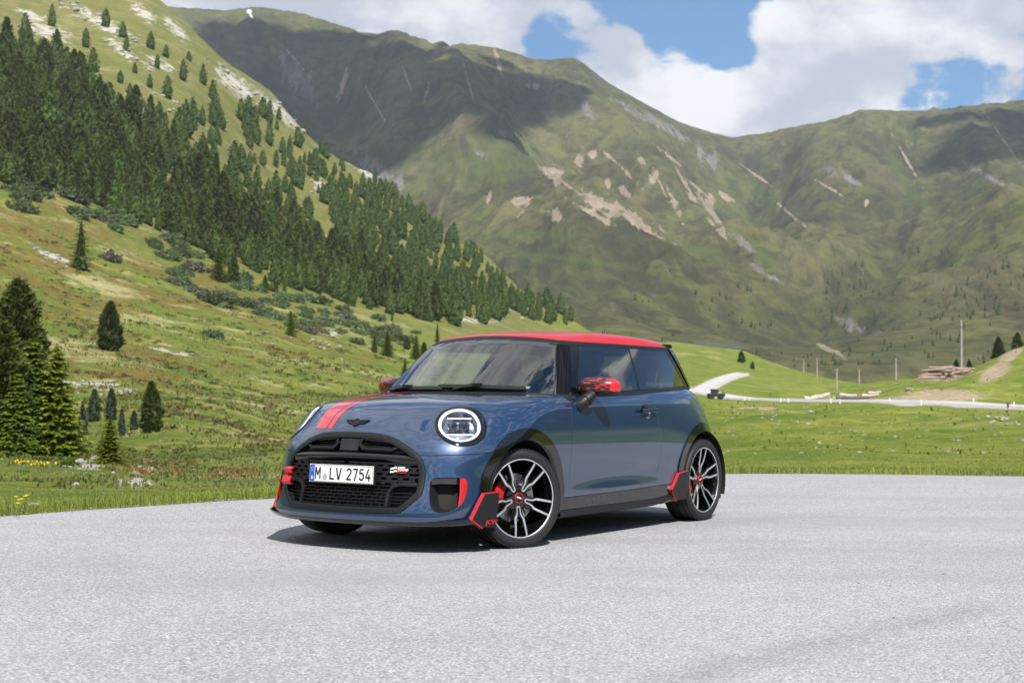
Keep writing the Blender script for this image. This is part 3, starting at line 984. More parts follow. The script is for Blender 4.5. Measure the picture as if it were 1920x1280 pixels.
S_side = Sp([.05, .17, .25, .315, .36, .41, .455, .51, .60, .70, .80, .90, 1.0, 1.1],
            [.79, .822, .845, .8550, .8560, .8565, .8580, .8630, .8695, .870, .863, .846, .815, .77])
S_xc = Sp([.05, .13, .20, .27, .40, .47, .60, .70, .74, .785, .84, .885],
          [.78, .81, .832, .826, .790, .772, .750, .722, .703, .668, .606, .530])
S_zc = Sp([-3.2, -2.9, -2.57, -2.0, -1.5, -1.0, -.4, 0, .25, .40, .50, .60, .66],
          [1.02, 1.035, 1.04, 1.03, 1.02, 1.01, .990, .968, .943, .918, .892, .848, .795])
S_A = Sp([.1, .3, .5, .65, .78, .92], [.26, .26, .265, .32, .455, .40])
S_xr = Sp([.1, .25, .45, .62, .75, .86, .95, 1.05], [-3.00, -3.06, -3.075, -3.07, -3.04, -2.99, -2.93, -2.83])


def F_low(x, y, z):
    a = np.abs(y)
    # sides
    tf = np.clip(x / 0.8, 0, 1.2) ** 2 * 0.045
    t = np.clip((-1.55 - x) / 1.3, 0, 1.5)
    tr = t * t * (0.030 + 0.125 * sstep(0.60, 1.02, z))
    # the doors are drawn in above the sill
    scal = np.exp(-((x + 1.12) / .50) ** 2) * (.0065 * np.exp(-((z - .318) / .034) ** 2) - .0035 * np.exp(-((z - .415) / .05) ** 2))
    fs = a - (S_side(z) - tf - tr + scal)
    # nose
    A = S_A(z)
    a2 = a * a
    sh = A * a2 + 0.50 * a2 ** 3
    xc, dxc = S_xc(z, True)
    fx = (x - (xc - sh)) / np.sqrt(1 + dxc ** 2 + (2 * A * a + 3.0 * a ** 5) ** 2)
    zc, dzc = S_zc(x + np.minimum(sh, .6) * sstep(-.5, .1, x) , True)
    ft = (z - (zc - 0.035 * a2 - 0.04 * a2 ** 3)) / np.sqrt(1 + dzc ** 2)
    # swelling of the wings round the lamps
    d2 = (x - .30) ** 2 / .05 + (a - .64) ** 2 / .03 + (z - .88) ** 2 / .05
    f1 = smax(fx, ft, 0.03)
    k = 0.07 + 0.075 * sstep(-0.4, 0.35, x)
    f = smax(f1, fs, k)
    f = f - 0.012 * np.exp(-d2)
    xr = S_xr(z)
    fr = (xr + 0.25 * a2 + 0.5 * a2 ** 3 - x) / np.sqrt(1 + (0.5 * a + 3 * a ** 5) ** 2)
    f = smax(f, fr, 0.16)
    return smax(f, 0.165 - z, 0.03)


S_yb = Sp([-.3, -.6, -1.0, -1.5, -2.0, -2.57, -2.9], [.765, .785, .797, .800, .765, .668, .60]) if False else Sp([-2.9, -2.57, -2.0, -1.5, -1.0, -.6, -.3], [.60, .672, .768, .800, .800, .786, .765])
S_sl = Sp([-2.6, -2.45, -1.7, -.95, -.4], [-.36, -.38, -.55, -.58, -.58])
S_zr = Sp([-2.75, -2.5, -2.1, -1.7, -1.4, -1.0, -.75, -.5], [1.385, 1.405, 1.433, 1.443, 1.438, 1.412, 1.385, 1.345])
BELT = Sp([-3.0, -2.57, -1.49, -.58, 0], [1.03, 1.021, .982, .957, .95])


def G_parts(x, y, z):
    a = np.abs(y)
    yb = S_yb(x); sl = S_sl(x)
    u = (z - .97) / .37
    ys = yb + (z - .97) * sl + 0.022 * np.clip(u, -.3, 1.2) * (1 - np.clip(u, -.3, 1.2))
    fs = (a - ys) / np.sqrt(1 + sl ** 2)
    xw = -.30 - (z - .98) * 1.16 - 0.12 * (z - .98) * (1.4 - z) * -1 - .45 * a * a
    fw = (x - xw) / np.sqrt(1 + 1.16 ** 2 + (.9 * a) ** 2)
    xb = -2.60 - (1.36 - z) * .70 + .35 * a * a
    fb = (xb - x) / np.sqrt(1 + .7 ** 2 + (.7 * a) ** 2)
    a2 = a * a
    zr, dz = S_zr(x, True)
    ft = (z - (zr - .085 * a2 - .16 * a2 * a2)) / np.sqrt(1 + dz ** 2)
    return fs, fw, fb, ft


def G_top(x, y, z):
    fs, fw, fb, ft = G_parts(x, y, z)
    f = smax(fs, fw, .05)
    f = smax(f, fb, .07)
    return smax(f, ft, .06)


def normals(Fn, P, e=0.0015):
    g = []
    for i in range(3):
        d = np.zeros(3); d[i] = e
        a = P + d; b = P - d
        g.append(Fn(a[:, 0], a[:, 1], a[:, 2]) - Fn(b[:, 0], b[:, 1], b[:, 2]))
    g = np.stack(g, 1)
    return g / (np.linalg.norm(g, axis=1, keepdims=True) + 1e-12)


def shoot(Fn, O, D, t1=2.2, it=34):
    lo = np.zeros(len(O)); hi = np.full(len(O), float(t1))
    for _ in range(it):
        m = (lo + hi) / 2
        P = O + D * m[:, None]
        ins = Fn(P[:, 0], P[:, 1], P[:, 2]) < 0
        lo = np.where(ins, m, lo); hi = np.where(ins, hi, m)
    return O + D * ((lo + hi) / 2)[:, None]


def capsule(Fn, xa, xb, z0, n1, n2, n3, nt, th0=-math.pi, th1=math.pi):
    th = np.linspace(th0, th1, nt + 1)
    rows = []
    for p in np.linspace(0.02, np.pi / 2, n1 + 1)[:-1]: rows.append((xa, p))
    for x in np.linspace(xa, xb, n2 + 1): rows.append((x, np.pi / 2))
    for p in np.linspace(np.pi / 2, np.pi - 0.02, n3 + 1)[1:]: rows.append((xb, p))
    O = []; D = []
    for x, p in rows:
        O.append(np.stack([np.full_like(th, x), np.zeros_like(th), np.full_like(th, z0)], 1))
        D.append(np.stack([np.full_like(th, math.cos(p)), math.sin(p) * np.sin(th), math.sin(p) * np.cos(th)], 1))
    P = shoot(Fn, np.concatenate(O), np.concatenate(D))
    nr, nc = len(rows), nt + 1
    i, j = np.meshgrid(np.arange(nr - 1), np.arange(nc - 1), indexing='ij')
    a = i * nc + j
    q = np.stack([a, a + 1, a + nc + 1, a + nc], -1).reshape(-1, 4)
    T = np.concatenate([q[:, [0, 1, 2]], q[:, [0, 2, 3]]])
    # weld the seam of a full turn
    if th1 - th0 > 6.28:
        m = np.arange(nr * nc)
        m[nc - 1::nc] = m[0::nc]
        T = m[T]
    return P, T


def clip_mesh(V, T, f):
    """keep the part where f<0; V has any number of columns"""
    s = f[T] < 0
    n = s.sum(1)
    keep = [T[n == 3]]
    newV = []; base = len(V)
    def cutpts(a, b):
        t = f[a] / (f[a] - f[b])
        return V[a] + (V[b] - V[a]) * t[:, None]
    # one corner inside
    m = n == 1
    if m.any():
        t = T[m]; k = s[m].argmax(1); r = np.arange(len(t))
        a, b, c = t[r, k], t[r, (k + 1) % 3], t[r, (k + 2) % 3]
        e1 = np.stack([a, b], 1); e2 = np.stack([a, c], 1)
    else: a = b = c = np.zeros(0, int); e1 = e2 = np.zeros((0, 2), int)
    m2 = n == 2
    if m2.any():
        t = T[m2]; k = (~s[m2]).argmax(1); r = np.arange(len(t))
        o, p, q = t[r, k], t[r, (k + 1) % 3], t[r, (k + 2) % 3]
        e3 = np.stack([p, o], 1); e4 = np.stack([q, o], 1)
    else: o = p = q = np.zeros(0, int); e3 = e4 = np.zeros((0, 2), int)
    E = np.concatenate([e1, e2, e3, e4])
    if len(E):
        key = np.sort(E, 1)
        uq, inv = np.unique(key, axis=0, return_inverse=True)
        inv = inv.ravel()
        NV = cutpts(uq[:, 0], uq[:, 1])
        idx = base + inv
        n1, n3 = len(e1), len(e3)
        i1, i2, i3, i4 = idx[:n1], idx[n1:2 * n1], idx[2 * n1:2 * n1 + n3], idx[2 * n1 + n3:]
        keep.append(np.stack([a, i1, i2], 1))
        keep.append(np.stack([i3, p, q], 1))
        keep.append(np.stack([i3, q, i4], 1))
        V = np.concatenate([V, NV])
    T = np.concatenate(keep)
    u, inv = np.unique(T, return_inverse=True)
    return V[u], inv.reshape(-1, 3)


def region(base, *fields):
    """base=(V6,T); fields are functions of (x,|y| or y..) on the vertices, kept where negative"""
    V, T = base
    for fn in fields:
        if len(T) == 0: break
        V, T = clip_mesh(V, T, fn(V[:, 0], V[:, 1], V[:, 2], V))
    return V, T


def rim(V, T, depth):
    """turn the open edges of a sheet inwards so that panels have an edge"""
    E = np.concatenate([T[:, [0, 1]], T[:, [1, 2]], T[:, [2, 0]]])
    key = np.sort(E, 1)
    uq, inv, cnt = np.unique(key, axis=0, return_inverse=True, return_counts=True)
    B = E[cnt[inv.ravel()] == 1]
    u, iv = np.unique(B, return_inverse=True)
    iv = iv.reshape(-1, 2)
    n0 = len(V)
    top = V[u].copy()
    bot = V[u].copy(); bot[:, :3] -= bot[:, 3:6] * depth
    k = len(u)
    a, b = iv[:, 0] + n0, iv[:, 1] + n0
    T2 = np.concatenate([T, np.stack([b, a, a + k], 1), np.stack([b, a + k, b + k], 1)])
    return np.concatenate([V, top, bot]), T2, n0


def panel(name, VT, m, parent, depth=0.008, off=0.0, **kw):
    V, T = VT
    if len(T) == 0:
        print('EMPTY PANEL', name); return None
    V = V.copy()
    V[:, 3:6] /= np.linalg.norm(V[:, 3:6], axis=1, keepdims=True) + 1e-12
    if off: V[:, :3] += V[:, 3:6] * off
    if depth:
        V, T, n0 = rim(V, T, depth)
    me = mesh_np(name, V[:, :3], T, V[:, 3:6])
    return link(name, me, m, parent, **kw)


def XS(y, z, Fn=None):
    """nose surface: x for given y, z"""
    Fn = Fn or F_low
    y = np.atleast_1d(np.asarray(y, float)); z = np.atleast_1d(np.asarray(z, float))
    O = np.stack([np.zeros_like(y), y, z], 1); D = np.zeros_like(O); D[:, 0] = 1
    return shoot(Fn, O, D, 1.4)[:, 0]


def YS(x, z, Fn=None):
    Fn = Fn or F_low
    x = np.atleast_1d(np.asarray(x, float)); z = np.atleast_1d(np.asarray(z, float))
    O = np.stack([x, np.zeros_like(x), z], 1); D = np.zeros_like(O); D[:, 1] = 1
    return shoot(Fn, O, D, 1.4)[:, 1]


def densify(P, step=0.02, closed=False):
    P = [np.array(p, float) for p in P]
    if closed: P = P + [P[0]]
    out = []
    for a, b in zip(P[:-1], P[1:]):
        n = max(1, int(np.ceil(np.linalg.norm(b - a) / step)))
        for i in range(n): out.append(a + (b - a) * i / n)
    if not closed: out.append(P[-1])
    return np.array(out)


def smooth_poly(P, it=2, closed=True):
    P = np.array(P, float)
    for _ in range(it):
        if closed:
            Q = np.roll(P, -1, 0)
            P = np.stack([P * .75 + Q * .25, P * .25 + Q * .75], 1).reshape(-1, 2)
        else:
            Q = P[1:]; R = P[:-1]
            M = np.stack([R * .75 + Q * .25, R * .25 + Q * .75], 1).reshape(-1, 2)
            P = np.concatenate([P[:1], M, P[-1:]])
    return P


def off2(P, d, closed):
    P = np.asarray(P, float)
    if closed: T = np.roll(P, -1, 0) - np.roll(P, 1, 0)
    else: T = np.gradient(P, axis=0)
    T /= np.linalg.norm(T, axis=1, keepdims=True) + 1e-12
    return P + np.stack([T[:, 1], -T[:, 0]], 1) * d


def band(mb, L, R, fmap, d_out, d_in, closed=False, bead=0.0):
    """a raised band between 2-D lines L and R laid on a surface: fmap(p2, d) -> 3-D"""
    rows = [fmap(L, d_in), fmap(L, d_out)]
    if bead: rows.append(fmap((np.asarray(L) + np.asarray(R)) / 2, d_out + bead))
    rows += [fmap(R, d_out), fmap(R, d_in)]
    G = np.stack(rows, 1)
    mb.grid(G, cu=closed)
    if not closed:
        b = len(mb.v) - G.shape[0] * G.shape[1]
        k = G.shape[1]
        mb.f.append(tuple(range(b, b + k)))
        e = b + (G.shape[0] - 1) * k
        mb.f.append(tuple(range(e + k - 1, e - 1, -1)))


def ribbon(mb, P, w, fmap, d_out, d_in, closed=False, bead=0.0, step=0.03):
    P = densify(P, step, closed)
    band(mb, off2(P, -w / 2, closed), off2(P, w / 2, closed), fmap, d_out, d_in, closed, bead)


def front_map(P, d):
    P = np.asarray(P, float)
    x = XS(P[:, 0], P[:, 1])
    return np.stack([x + d, P[:, 0], P[:, 1]], 1)


def side_map(sgn):
    def f(P, d):
        P = np.asarray(P, float)
        y = YS(P[:, 0], P[:, 1])
        return np.stack([P[:, 0], sgn * (y + d), P[:, 1]], 1)
    return f


def poly_sdf(P):
    """signed distance to a closed polygon in 2-D, negative inside"""
    P = np.asarray(P, float)
    def f(u, v):
        d = np.full(u.shape, 1e9); ins = np.zeros(u.shape, bool)
        for i in range(len(P)):
            a, b = P[i], P[(i + 1) % len(P)]
            e = b - a
            wx, wy = u - a[0], v - a[1]
            t = np.clip((wx * e[0] + wy * e[1]) / (e @ e + 1e-15), 0, 1)
            d = np.minimum(d, (wx - e[0] * t) ** 2 + (wy - e[1] * t) ** 2)
            c = ((a[1] > v) != (b[1] > v))
            with np.errstate(divide='ignore', invalid='ignore'):
                xi = a[0] + (v - a[1]) * e[0] / (e[1] if e[1] else 1e-15)
            ins ^= c & (u < xi)
        d = np.sqrt(d)
        return np.where(ins, -d, d)
    return f


def mirror_y(P):
    P = np.array(P, float)
    return np.concatenate([P, (P * [-1, 1])[::-1]])


def build_car():
    M = {}
    # metallic paint with a deep clear coat
    p = mat('slate_blue_paint', (.0040, .027, .080), .36, .35, coat=1.0, coat_rough=.008)
    p.node_tree.nodes['Principled BSDF'].inputs['Coat IOR'].default_value = 2.0
    M['blue'] = p
    M['red_roof'] = mat('red_roof_paint', (.42, .010, .008), .35, .0, coat=.35, coat_rough=.02)
    M['red'] = mat('red_trim_paint', (.40, .006, .010), .34, 0, coat=.6)
    M['stripe'] = mat('red_stripe_film', (.46, .018, .018), .35, 0, coat=1.0)
    M['gloss'] = mat('gloss_black', (.003, .003, .0035), .06, coat=.6)
    M['piano'] = mat('pillar_black', (.003, .003, .0035), .12, spec=.3)
    M['satin'] = mat('satin_black_plastic', (.008, .008, .0085), .45, bump=.2, spec=.35)
    M['matte'] = mat('matte_black_plastic', (.006, .006, .0065), .62, spec=.3)
    M['void'] = mat('black_recess', (.004, .004, .004), .8)
    M['rubber'] = mat('tyre_rubber', (.011, .011, .012), .6, grain=.25, grain_scale=30)
    M['silver'] = mat('machined_aluminium', (.86, .86, .87), .42, 1.0)
    M['chrome'] = mat('lamp_reflector_metal', (.55, .57, .66), .12, 1.0)
    M['disc'] = mat('brake_disc_steel', (.42, .42, .43), .35, 1.0)
    M['white'] = mat('plate_white', (.78, .78, .76), .35)
    M['euro'] = mat('plate_blue', (.01, .10, .50), .35)
    M['ink'] = mat('plate_ink', (.012, .012, .014), .4)
    M['led'] = mat('lit_led_ring', (.9, .9, .9), .3, emit=(.90, .95, 1.0, .42))
    M['lampglass'] = glass_mat('clear_lamp_glass', (.96, .97, .99), 1.6)
    M['screen'] = glass_mat('windscreen_glass', (.54, .60, .58), 1.78)
    M['side'] = glass_mat('side_glass', (.68, .76, .77), 1.65)
    M['privacy'] = glass_mat('dark_tinted_glass', (.15, .165, .17), 1.65)
    M['cloth'] = mat('dark_seat_cloth', (.008, .008, .010), .8, grain=.3, grain_scale=200)
    M['dash'] = mat('dark_dashboard', (.011, .011, .013), .65)
    M['grey'] = mat('grey_print', (.30, .31, .32), .5)

    a = CAR_YAW
    loc = car_to_world(np.array([0, 0, 0.0])) ; loc[2] = 0
    car = empty('car', tuple(loc), (0, 0, a))
    tag(car, 'slate blue hatchback with red roof and mirrors parked on the pale tarmac', 'car')

    # ---- base sheets
    P, T = capsule(F_low, .15, -2.45, .56, 96, 210, 50, 300)
    base = (np.concatenate([P, normals(F_low, P)], 1), T)
    Pg, Tg = capsule(G_top, -1.0, -2.2, 1.02, 60, 110, 40, 240, -1.95, 1.95)
    gbase = (np.concatenate([Pg, normals(G_top, Pg)], 1), Tg)

    AX = (0.0, -2.495)
    def arch(r): return lambda x, y, z, V: np.where(np.abs(y) > .45, r - np.minimum(np.hypot(x - AX[0], z - .315), np.hypot(x - AX[1], z - .315)), -1)
    def inarch(r): return lambda x, y, z, V: np.minimum(np.hypot(x - AX[0], z - .315), np.hypot(x - AX[1], z - .315)) - r
    inside_top = lambda x, y, z, V: np.where((x < -.2), -(np.abs(G_top(x, y, np.maximum(z, BELT(x) + .004))) * np.sign(G_top(x, y, np.maximum(z, BELT(x) + .004)))), -1)
    # drop what lies under the cabin, and cut the arches
    cab = lambda x, y, z, V: np.where(z > .90, -(G_top(x, y, z) + .006), -1)
    body = region(base, arch(.372), cab)
    GAP = .0024
    hood_seam = Sp([.69, .762, .85, .90, .952, 1.0], [-.165, -.215, -.315, -.36, -.412, -.46])
    door_f = Sp([.25, .29, .545, .76, .90, .96], [-.512, -.512, -.517, -.53, -.548, -.56])
    door_r = Sp([.25, .317, .42, .50, .62, .80, .90, .987], [-1.665, -1.690, -1.738, -1.757, -1.768, -1.728, -1.688, -1.640])
    def left(s): return lambda x, y, z, V: -y * s + .0
    SILL = Sp([-2.2, -1.9, -1.2, -.4, 0], [.315, .309, .297, .291, .29])
    shut = Sp([.2, .34, .5, .65, .8], [.612, .610, .604, .597, .592])
    shell = region(body, arch(.442 + GAP), lambda x, y, z, V: np.where(np.abs(y) > .45, arch(.442 + GAP)(x, y, z, V), -1))
    # the clamshell bonnet with the lamp holes cut out
    LC = np.array([.433, .652, .782])
    def lamp_frame(s):
        c = np.array([LC[0], LC[1] * s, LC[2]])
        x = XS([c[1]], [c[2]])[0]
        c[0] = x
        n = normals(F_low, c[None])[0]
        n = n + np.array([.12, 0, .06]); n /= np.linalg.norm(n)
        u = np.cross([0, 0, 1.0], n); u /= np.linalg.norm(u)
        w = np.cross(n, u)
        return c, n, u, w
    lamps = {s: lamp_frame(s) for s in (1, -1)}
    print('lamp', lamps[1][0], lamps[1][1])
    RX, RZ = .163, .166
    def lamp_r(s):
        c, n, u, w = lamps[s]
        def f(x, y, z, V):
            d = np.stack([x, y, z], 1) - c
            e = np.hypot(d @ u / RX, d @ w / RZ)
            return np.where(d @ n > -.25, e, 9)
        return f
    def lamp_out(r): return lambda x, y, z, V: np.maximum(r - lamp_r(1)(x, y, z, V), r - lamp_r(-1)(x, y, z, V)) * .15

    # grille outline, nose view (y, z)
    half = [(0, .729), (.20, .724), (.315, .702), (.40, .664), (.475, .622), (.53, .575), (.557, .51), (.562, .44), (.561, .375), (.548, .348), (.462, .262), (.432, .251), (.2, .248), (0, .248)]
    half = [tuple(q) for q in smooth_poly(half, 1, False)]
    GR = np.array(half[:-1] + [(-q[0], q[1]) for q in half[::-1]][:-1] + [])
    gr = poly_sdf(GR)
    grf = lambda d: (lambda x, y, z, V: np.where(x > .2, d - gr(y, z), -1))
    AI = smooth_poly([(.593, .460), (.66, .465), (.748, .464), (.767, .445), (.767, .33), (.750, .290), (.705, .256), (.650, .258), (.625, .280), (.605, .35)], 1)
    ai = poly_sdf(AI)
    aif = lambda d: (lambda x, y, z, V: np.where(x > .2, d - ai(np.abs(y), z), -1))

    front = lambda x, y, z, V: .05 - x
    hood = region(shell, lambda x, y, z, V: (hood_seam(z) + GAP) - x, lambda x, y, z, V: shut(x) + GAP - z, lamp_out(1.0), grf(.006))
    o_hood = panel('hood', hood, M['blue'], car)
    LIP = Sp([.3, .5, .62, .72, .85], [.212, .204, .199, .196, .194])
    bump_ = region(shell, lambda x, y, z, V: .02 - x, lambda x, y, z, V: z - (shut(x) - GAP), lambda x, y, z, V: LIP(x) - z, grf(.006), aif(0))
    o_fb = panel('front_bumper', bump_, M['blue'], car)
    # lip below the bumper, pushed out towards its corners
    lip = region(body, lambda x, y, z, V: .16 - x, lambda x, y, z, V: z - LIP(x))
    V = lip[0].copy()
    out = sstep(.55, .84, np.abs(V[:, 1])) * sstep(.14, .2, V[:, 2])
    V[:, :3] += V[:, 3:6] * [1, 1, 0] * (0.006 + 0.058 * out * sstep(.42, .56, V[:, 0]))[:, None]
    V[:, 2] += .012 * out
    panel('front_splitter', (V, lip[1]), M['gloss'], car, .012)

    for s in (1, -1):
        sd = left(s)
        fen = region(shell, sd, lambda x, y, z, V: x - (hood_seam(z) - GAP), lambda x, y, z, V: (door_f(z) + GAP) - x, lambda x, y, z, V: SILL(x) + GAP - z)
        panel('fender', fen, M['blue'], car)
        door = region(shell, sd, lambda x, y, z, V: x - (door_f(z) - GAP), lambda x, y, z, V: (door_r(z) + GAP) - x, lambda x, y, z, V: SILL(x) + GAP - z, lambda x, y, z, V: .3 - np.abs(y), lambda x, y, z, V: (1 - np.hypot((x + 1.565) / .075, (z - .852) / .052)) * .05)
        o_door = panel('door', door, M['blue'], car)
        sill = region(shell, sd, lambda x, y, z, V: x + .40, lambda x, y, z, V: -2.13 - x, lambda x, y, z, V: z - (SILL(x) - GAP), lambda x, y, z, V: .5 - np.abs(y))
        panel('side_skirt', sill, M['gloss'], car, off=.004)
        tr = region(body, sd, inarch(.442), lambda x, y, z, V: .5 - np.abs(y), lambda x, y, z, V: np.where(x > .25, LIP(x) - z, .17 - z), lambda x, y, z, V: -1.2 - x)
        o = panel('wheel_arch_trim', tr, M['gloss'], car, .03, .009)
        tr = region(body, sd, inarch(.442), lambda x, y, z, V: .5 - np.abs(y), lambda x, y, z, V: .17 - z, lambda x, y, z, V: x + 1.2)
        o = panel('wheel_arch_trim', tr, M['gloss'], car, .03, .009)
        # door handle: a grip over a dished recess
        mp_ = side_map(s)
        mb = MB()
        xs = np.linspace(-1.69, -1.455, 15)
        up = [(x, .868 + .004 * math.cos((x + 1.57) * 8)) for x in xs]; lo = [(x, .846 - .003 * math.cos((x + 1.57) * 12)) for x in xs]
        band(mb, up, lo, mp_, .030, .018, bead=.006)
        hd = mb.build('door_handle', M['gloss'], o_door, True, 60)
        mb = MB()
        t = np.linspace(0, 2 * np.pi, 33)[:-1]
        ring = np.stack([-1.565 + .075 * np.cos(t), .852 + .052 * np.sin(t)], 1)
        cen = np.repeat([[-1.565, .852]], 32, 0)
        mb.grid(np.stack([mp_(ring * (1 - q) + cen * q, -.034 * math.sqrt(max(0, 1 - (1 - q) ** 2))) for q in (0, .06, .15, .3, .5, .75, .97)], 0), cv=True)
        mb.build('handle_recess', M['blue'], o_door, True)
    quarter = region(shell, lambda x, y, z, V: x - (door_r(z) - GAP), lambda x, y, z, V: np.where(x > -2.2, SILL(x) + GAP - z, .30 - z))
    panel('rear_quarter_panel', quarter, M['blue'], car)
    rb = region(body, lambda x, y, z, V: x + 2.72, lambda x, y, z, V: z - .30 + GAP)
    panel('rear_bumper', rb, M['satin'], car)
    # floor of the shell, between the wheels
    fl = region(body, lambda x, y, z, V: z - .19, lambda x, y, z, V: np.abs(y) - .80)
    panel('underbody', fl, M['matte'], car, 0, -.004)
    # dark inner shell seen through the gaps and the windows
    ish = region(base, cab, arch(.365), lambda x, y, z, V: x - .18)
    panel('inner_shell', ish, M['void'], car, 0, -.022)
    # wheel wells
    for ax in AX:
        for s in (1, -1):
            mb = MB()
            pr = [(.372, .875 * 1), (.372, .50), (.05, .50)]
            A = []
            ang = np.linspace(-.35, np.pi + .35, 40)
            for r, yy in ((.378, .852), (.378, .50), (.02, .48)):
                A.append([(ax + r * math.cos(q), s * yy, .315 + r * math.sin(q)) for q in ang])
            mb.grid(A)
            mb.build('wheel_well', M['void'], car, True)

    # ---- cabin
    above = lambda d: (lambda x, y, z, V: BELT(x) + d - z)
    cabin = region(gbase, above(-.012))
    a_ = np.abs
    zroof = lambda x, y: 1.384 - .118 * y * y - .006 * sstep(-1.4, -2.5, x)
    roofF = lambda d: (lambda x, y, z, V: zroof(x, y) + d - z)
    roof = region(cabin, roofF(0), lambda x, y, z, V: -2.66 - x)
    o_roof = panel('roof', roof, M['red_roof'], car, .012, .004)
    gut = region(cabin, roofF(-.024), lambda x, y, z, V: z - zroof(x, y) + .001)
    panel('roof_drip_rail', gut, M['satin'], car, .01, .003)
    wmold = region(cabin, lambda x, y, z, V: z - BELT(x) - .014, lambda x, y, z, V: x + .45)
    panel('waist_moulding', wmold, M['satin'], car, .01, .006)
    # windscreen
    def wfield(d):
        def f(x, y, z, V):
            fs, fw, fb, ft = G_parts(x, y, z)
            return np.maximum(fs + .040 + d, (-fw - .03))
        return f
    ws_ = region(cabin, wfield(0), lambda x, y, z, V: z - zroof(x, y) + .026, above(.0), lambda x, y, z, V: -1.25 - x)
    o_ws = panel('windshield', ws_, M['screen'], car, .004, .001)
    # black ceramic border of the windscreen
    fr_ = region(ws_, lambda x, y, z, V: -np.maximum(np.maximum(wfield(.022)(x, y, z, V), z - zroof(x, y) + .040), BELT(x) + .022 - z))
    panel('windshield_border', fr_, M['gloss'], o_ws, 0, -.003)
    # side windows, side view (x, z)
    DW = np.array([(-.735, .985), (-.86, 1.13), (-1.045, 1.318), (-1.2, 1.325), (-1.735, 1.326), (-1.655, 1.15), (-1.585, 1.010), (-1.2, .998)])
    QW = np.array([(-1.758, 1.326), (-2.10, 1.322), (-2.35, 1.314), (-2.455, 1.18), (-2.53, 1.045), (-2.0, 1.022), (-1.608, 1.012), (-1.68, 1.15)])
    dw, qw = poly_sdf(smooth_poly(DW, 1)), poly_sdf(smooth_poly(QW, 1))
    dw, qw = poly_sdf(DW), poly_sdf(QW)
    for s in (1, -1):
        w = region(cabin, left(s), lambda x, y, z, V: dw(x, z), lambda x, y, z, V: .3 - a_(y))
        panel('side_window', w, M['side'], car, .004, .0005)
        w = region(cabin, left(s), lambda x, y, z, V: qw(x, z), lambda x, y, z, V: .3 - a_(y))
        panel('rear_side_window', w, M['privacy'], car, .004, .0005)
        # black pillars: all the rest of the side
        pil = region(cabin, left(s), lambda x, y, z, V: -np.where(a_(y) > .3, dw(x, z), 1), lambda x, y, z, V: -np.where(a_(y) > .3, qw(x, z), 1),
                     lambda x, y, z, V: z - zroof(x, y) + .023, above(.012), lambda x, y, z, V: -np.maximum(wfield(0)(x, y, z, V), -1.25 - x),
                     lambda x, y, z, V: np.maximum(.46 - a_(y), -1))
        panel('pillar', pil, M['piano'], car, .006, .0015)
        # bright line along the rear edge of the door glass
        mb = MB()
        gm = lambda P_, d: np.stack([np.asarray(P_)[:, 0], s * (YS(np.asarray(P_)[:, 0], np.asarray(P_)[:, 1], G_top) + d), np.asarray(P_)[:, 1]], 1)
        ribbon(mb, [(-1.742, 1.322), (-1.66, 1.15), (-1.592, 1.014)], .016, gm, .0015, -.004)
        mb.build('glass_edge', M['grey'] if False else M['satin'], car)
    rw = region(cabin, lambda x, y, z, V: x + 2.3, lambda x, y, z, V: a_(y) - .46, above(.05), lambda x, y, z, V: z - zroof(x, y) + .03)
    panel('rear_window', rw, M['privacy'], car, .004)
    # roof spoiler and side winglets
    mb = MB()
    ys = np.linspace(-.55, .55, 21)
    G = []
    for y in ys:
        zz = 1.402 - .13 * y * y
        xb = -2.50 + .10 * y * y
        G.append([(xb + .12, y, zz + .000), (xb, y, zz + .006), (xb - .050, y, zz + .004), (xb - .065, y, zz - .008), (xb - .055, y, zz - .022), (xb, y, zz - .034), (xb + .12, y, zz - .02)])
    mb.grid(G, cv=True)
    n = len(mb.v)
    mb.f.append(tuple(range(7))); mb.f.append(tuple(range(n - 7, n)))
    mb.build('roof_spoiler', M['gloss'], car, True, 40)
    for s in (1, -1):
        mb = MB()
        zz = np.linspace(1.335, 1.03, 12)
        up = []; dn = []
        for z in zz:
            xx = -2.44 - (1.335 - z) * .70
            y0 = float(YS([xx], [z], G_top)[0]) if G_top(np.array([xx]), np.array([0.]), np.array([z]))[0] < 0 else .5
            k = .075 - .035 * (1.335 - z) / .3
            up.append([(xx, s * (y0 + .012), z), (xx - k, s * (y0 + .006), z - .01), (xx - k, s * (y0 - .012), z - .01), (xx, s * (y0 - .01), z)])
        mb.grid(up, cv=True)
        mb.f.append((0, 1, 2, 3)); mb.f.append(tuple(len(mb.v) - 4 + i for i in (3, 2, 1, 0)))
        mb.build('rear_winglet', M['gloss'], car, True, 50)
    # antenna, cowl, wipers
    mb = MB(); mb.tube([(-2.36, 0, 1.405), (-2.37, 0, 1.43), (-2.41, 0, 1.512)], [.020, .011, .008], 10)
    mb.build('antenna', M['satin'], car, True)
    cow = region(base, lambda x, y, z, V: -(G_top(x, y, z) + .006), lambda x, y, z, V: G_top(x, y, z) - .030, lambda x, y, z, V: -.62 - x, lambda x, y, z, V: .93 - z, lambda x, y, z, V: x + .1)
    panel('cowl', cow, M['satin'], car, .006, .003)
    def wmap(P_, d):
        P_ = np.asarray(P_, float)
        O = np.stack([np.full(len(P_), -1.6), P_[:, 0], P_[:, 1]], 1)
        D = np.zeros_like(O); D[:, 0] = 1
        Q = shoot(G_top, O, D, 2)
        return Q + normals(G_top, Q) * d
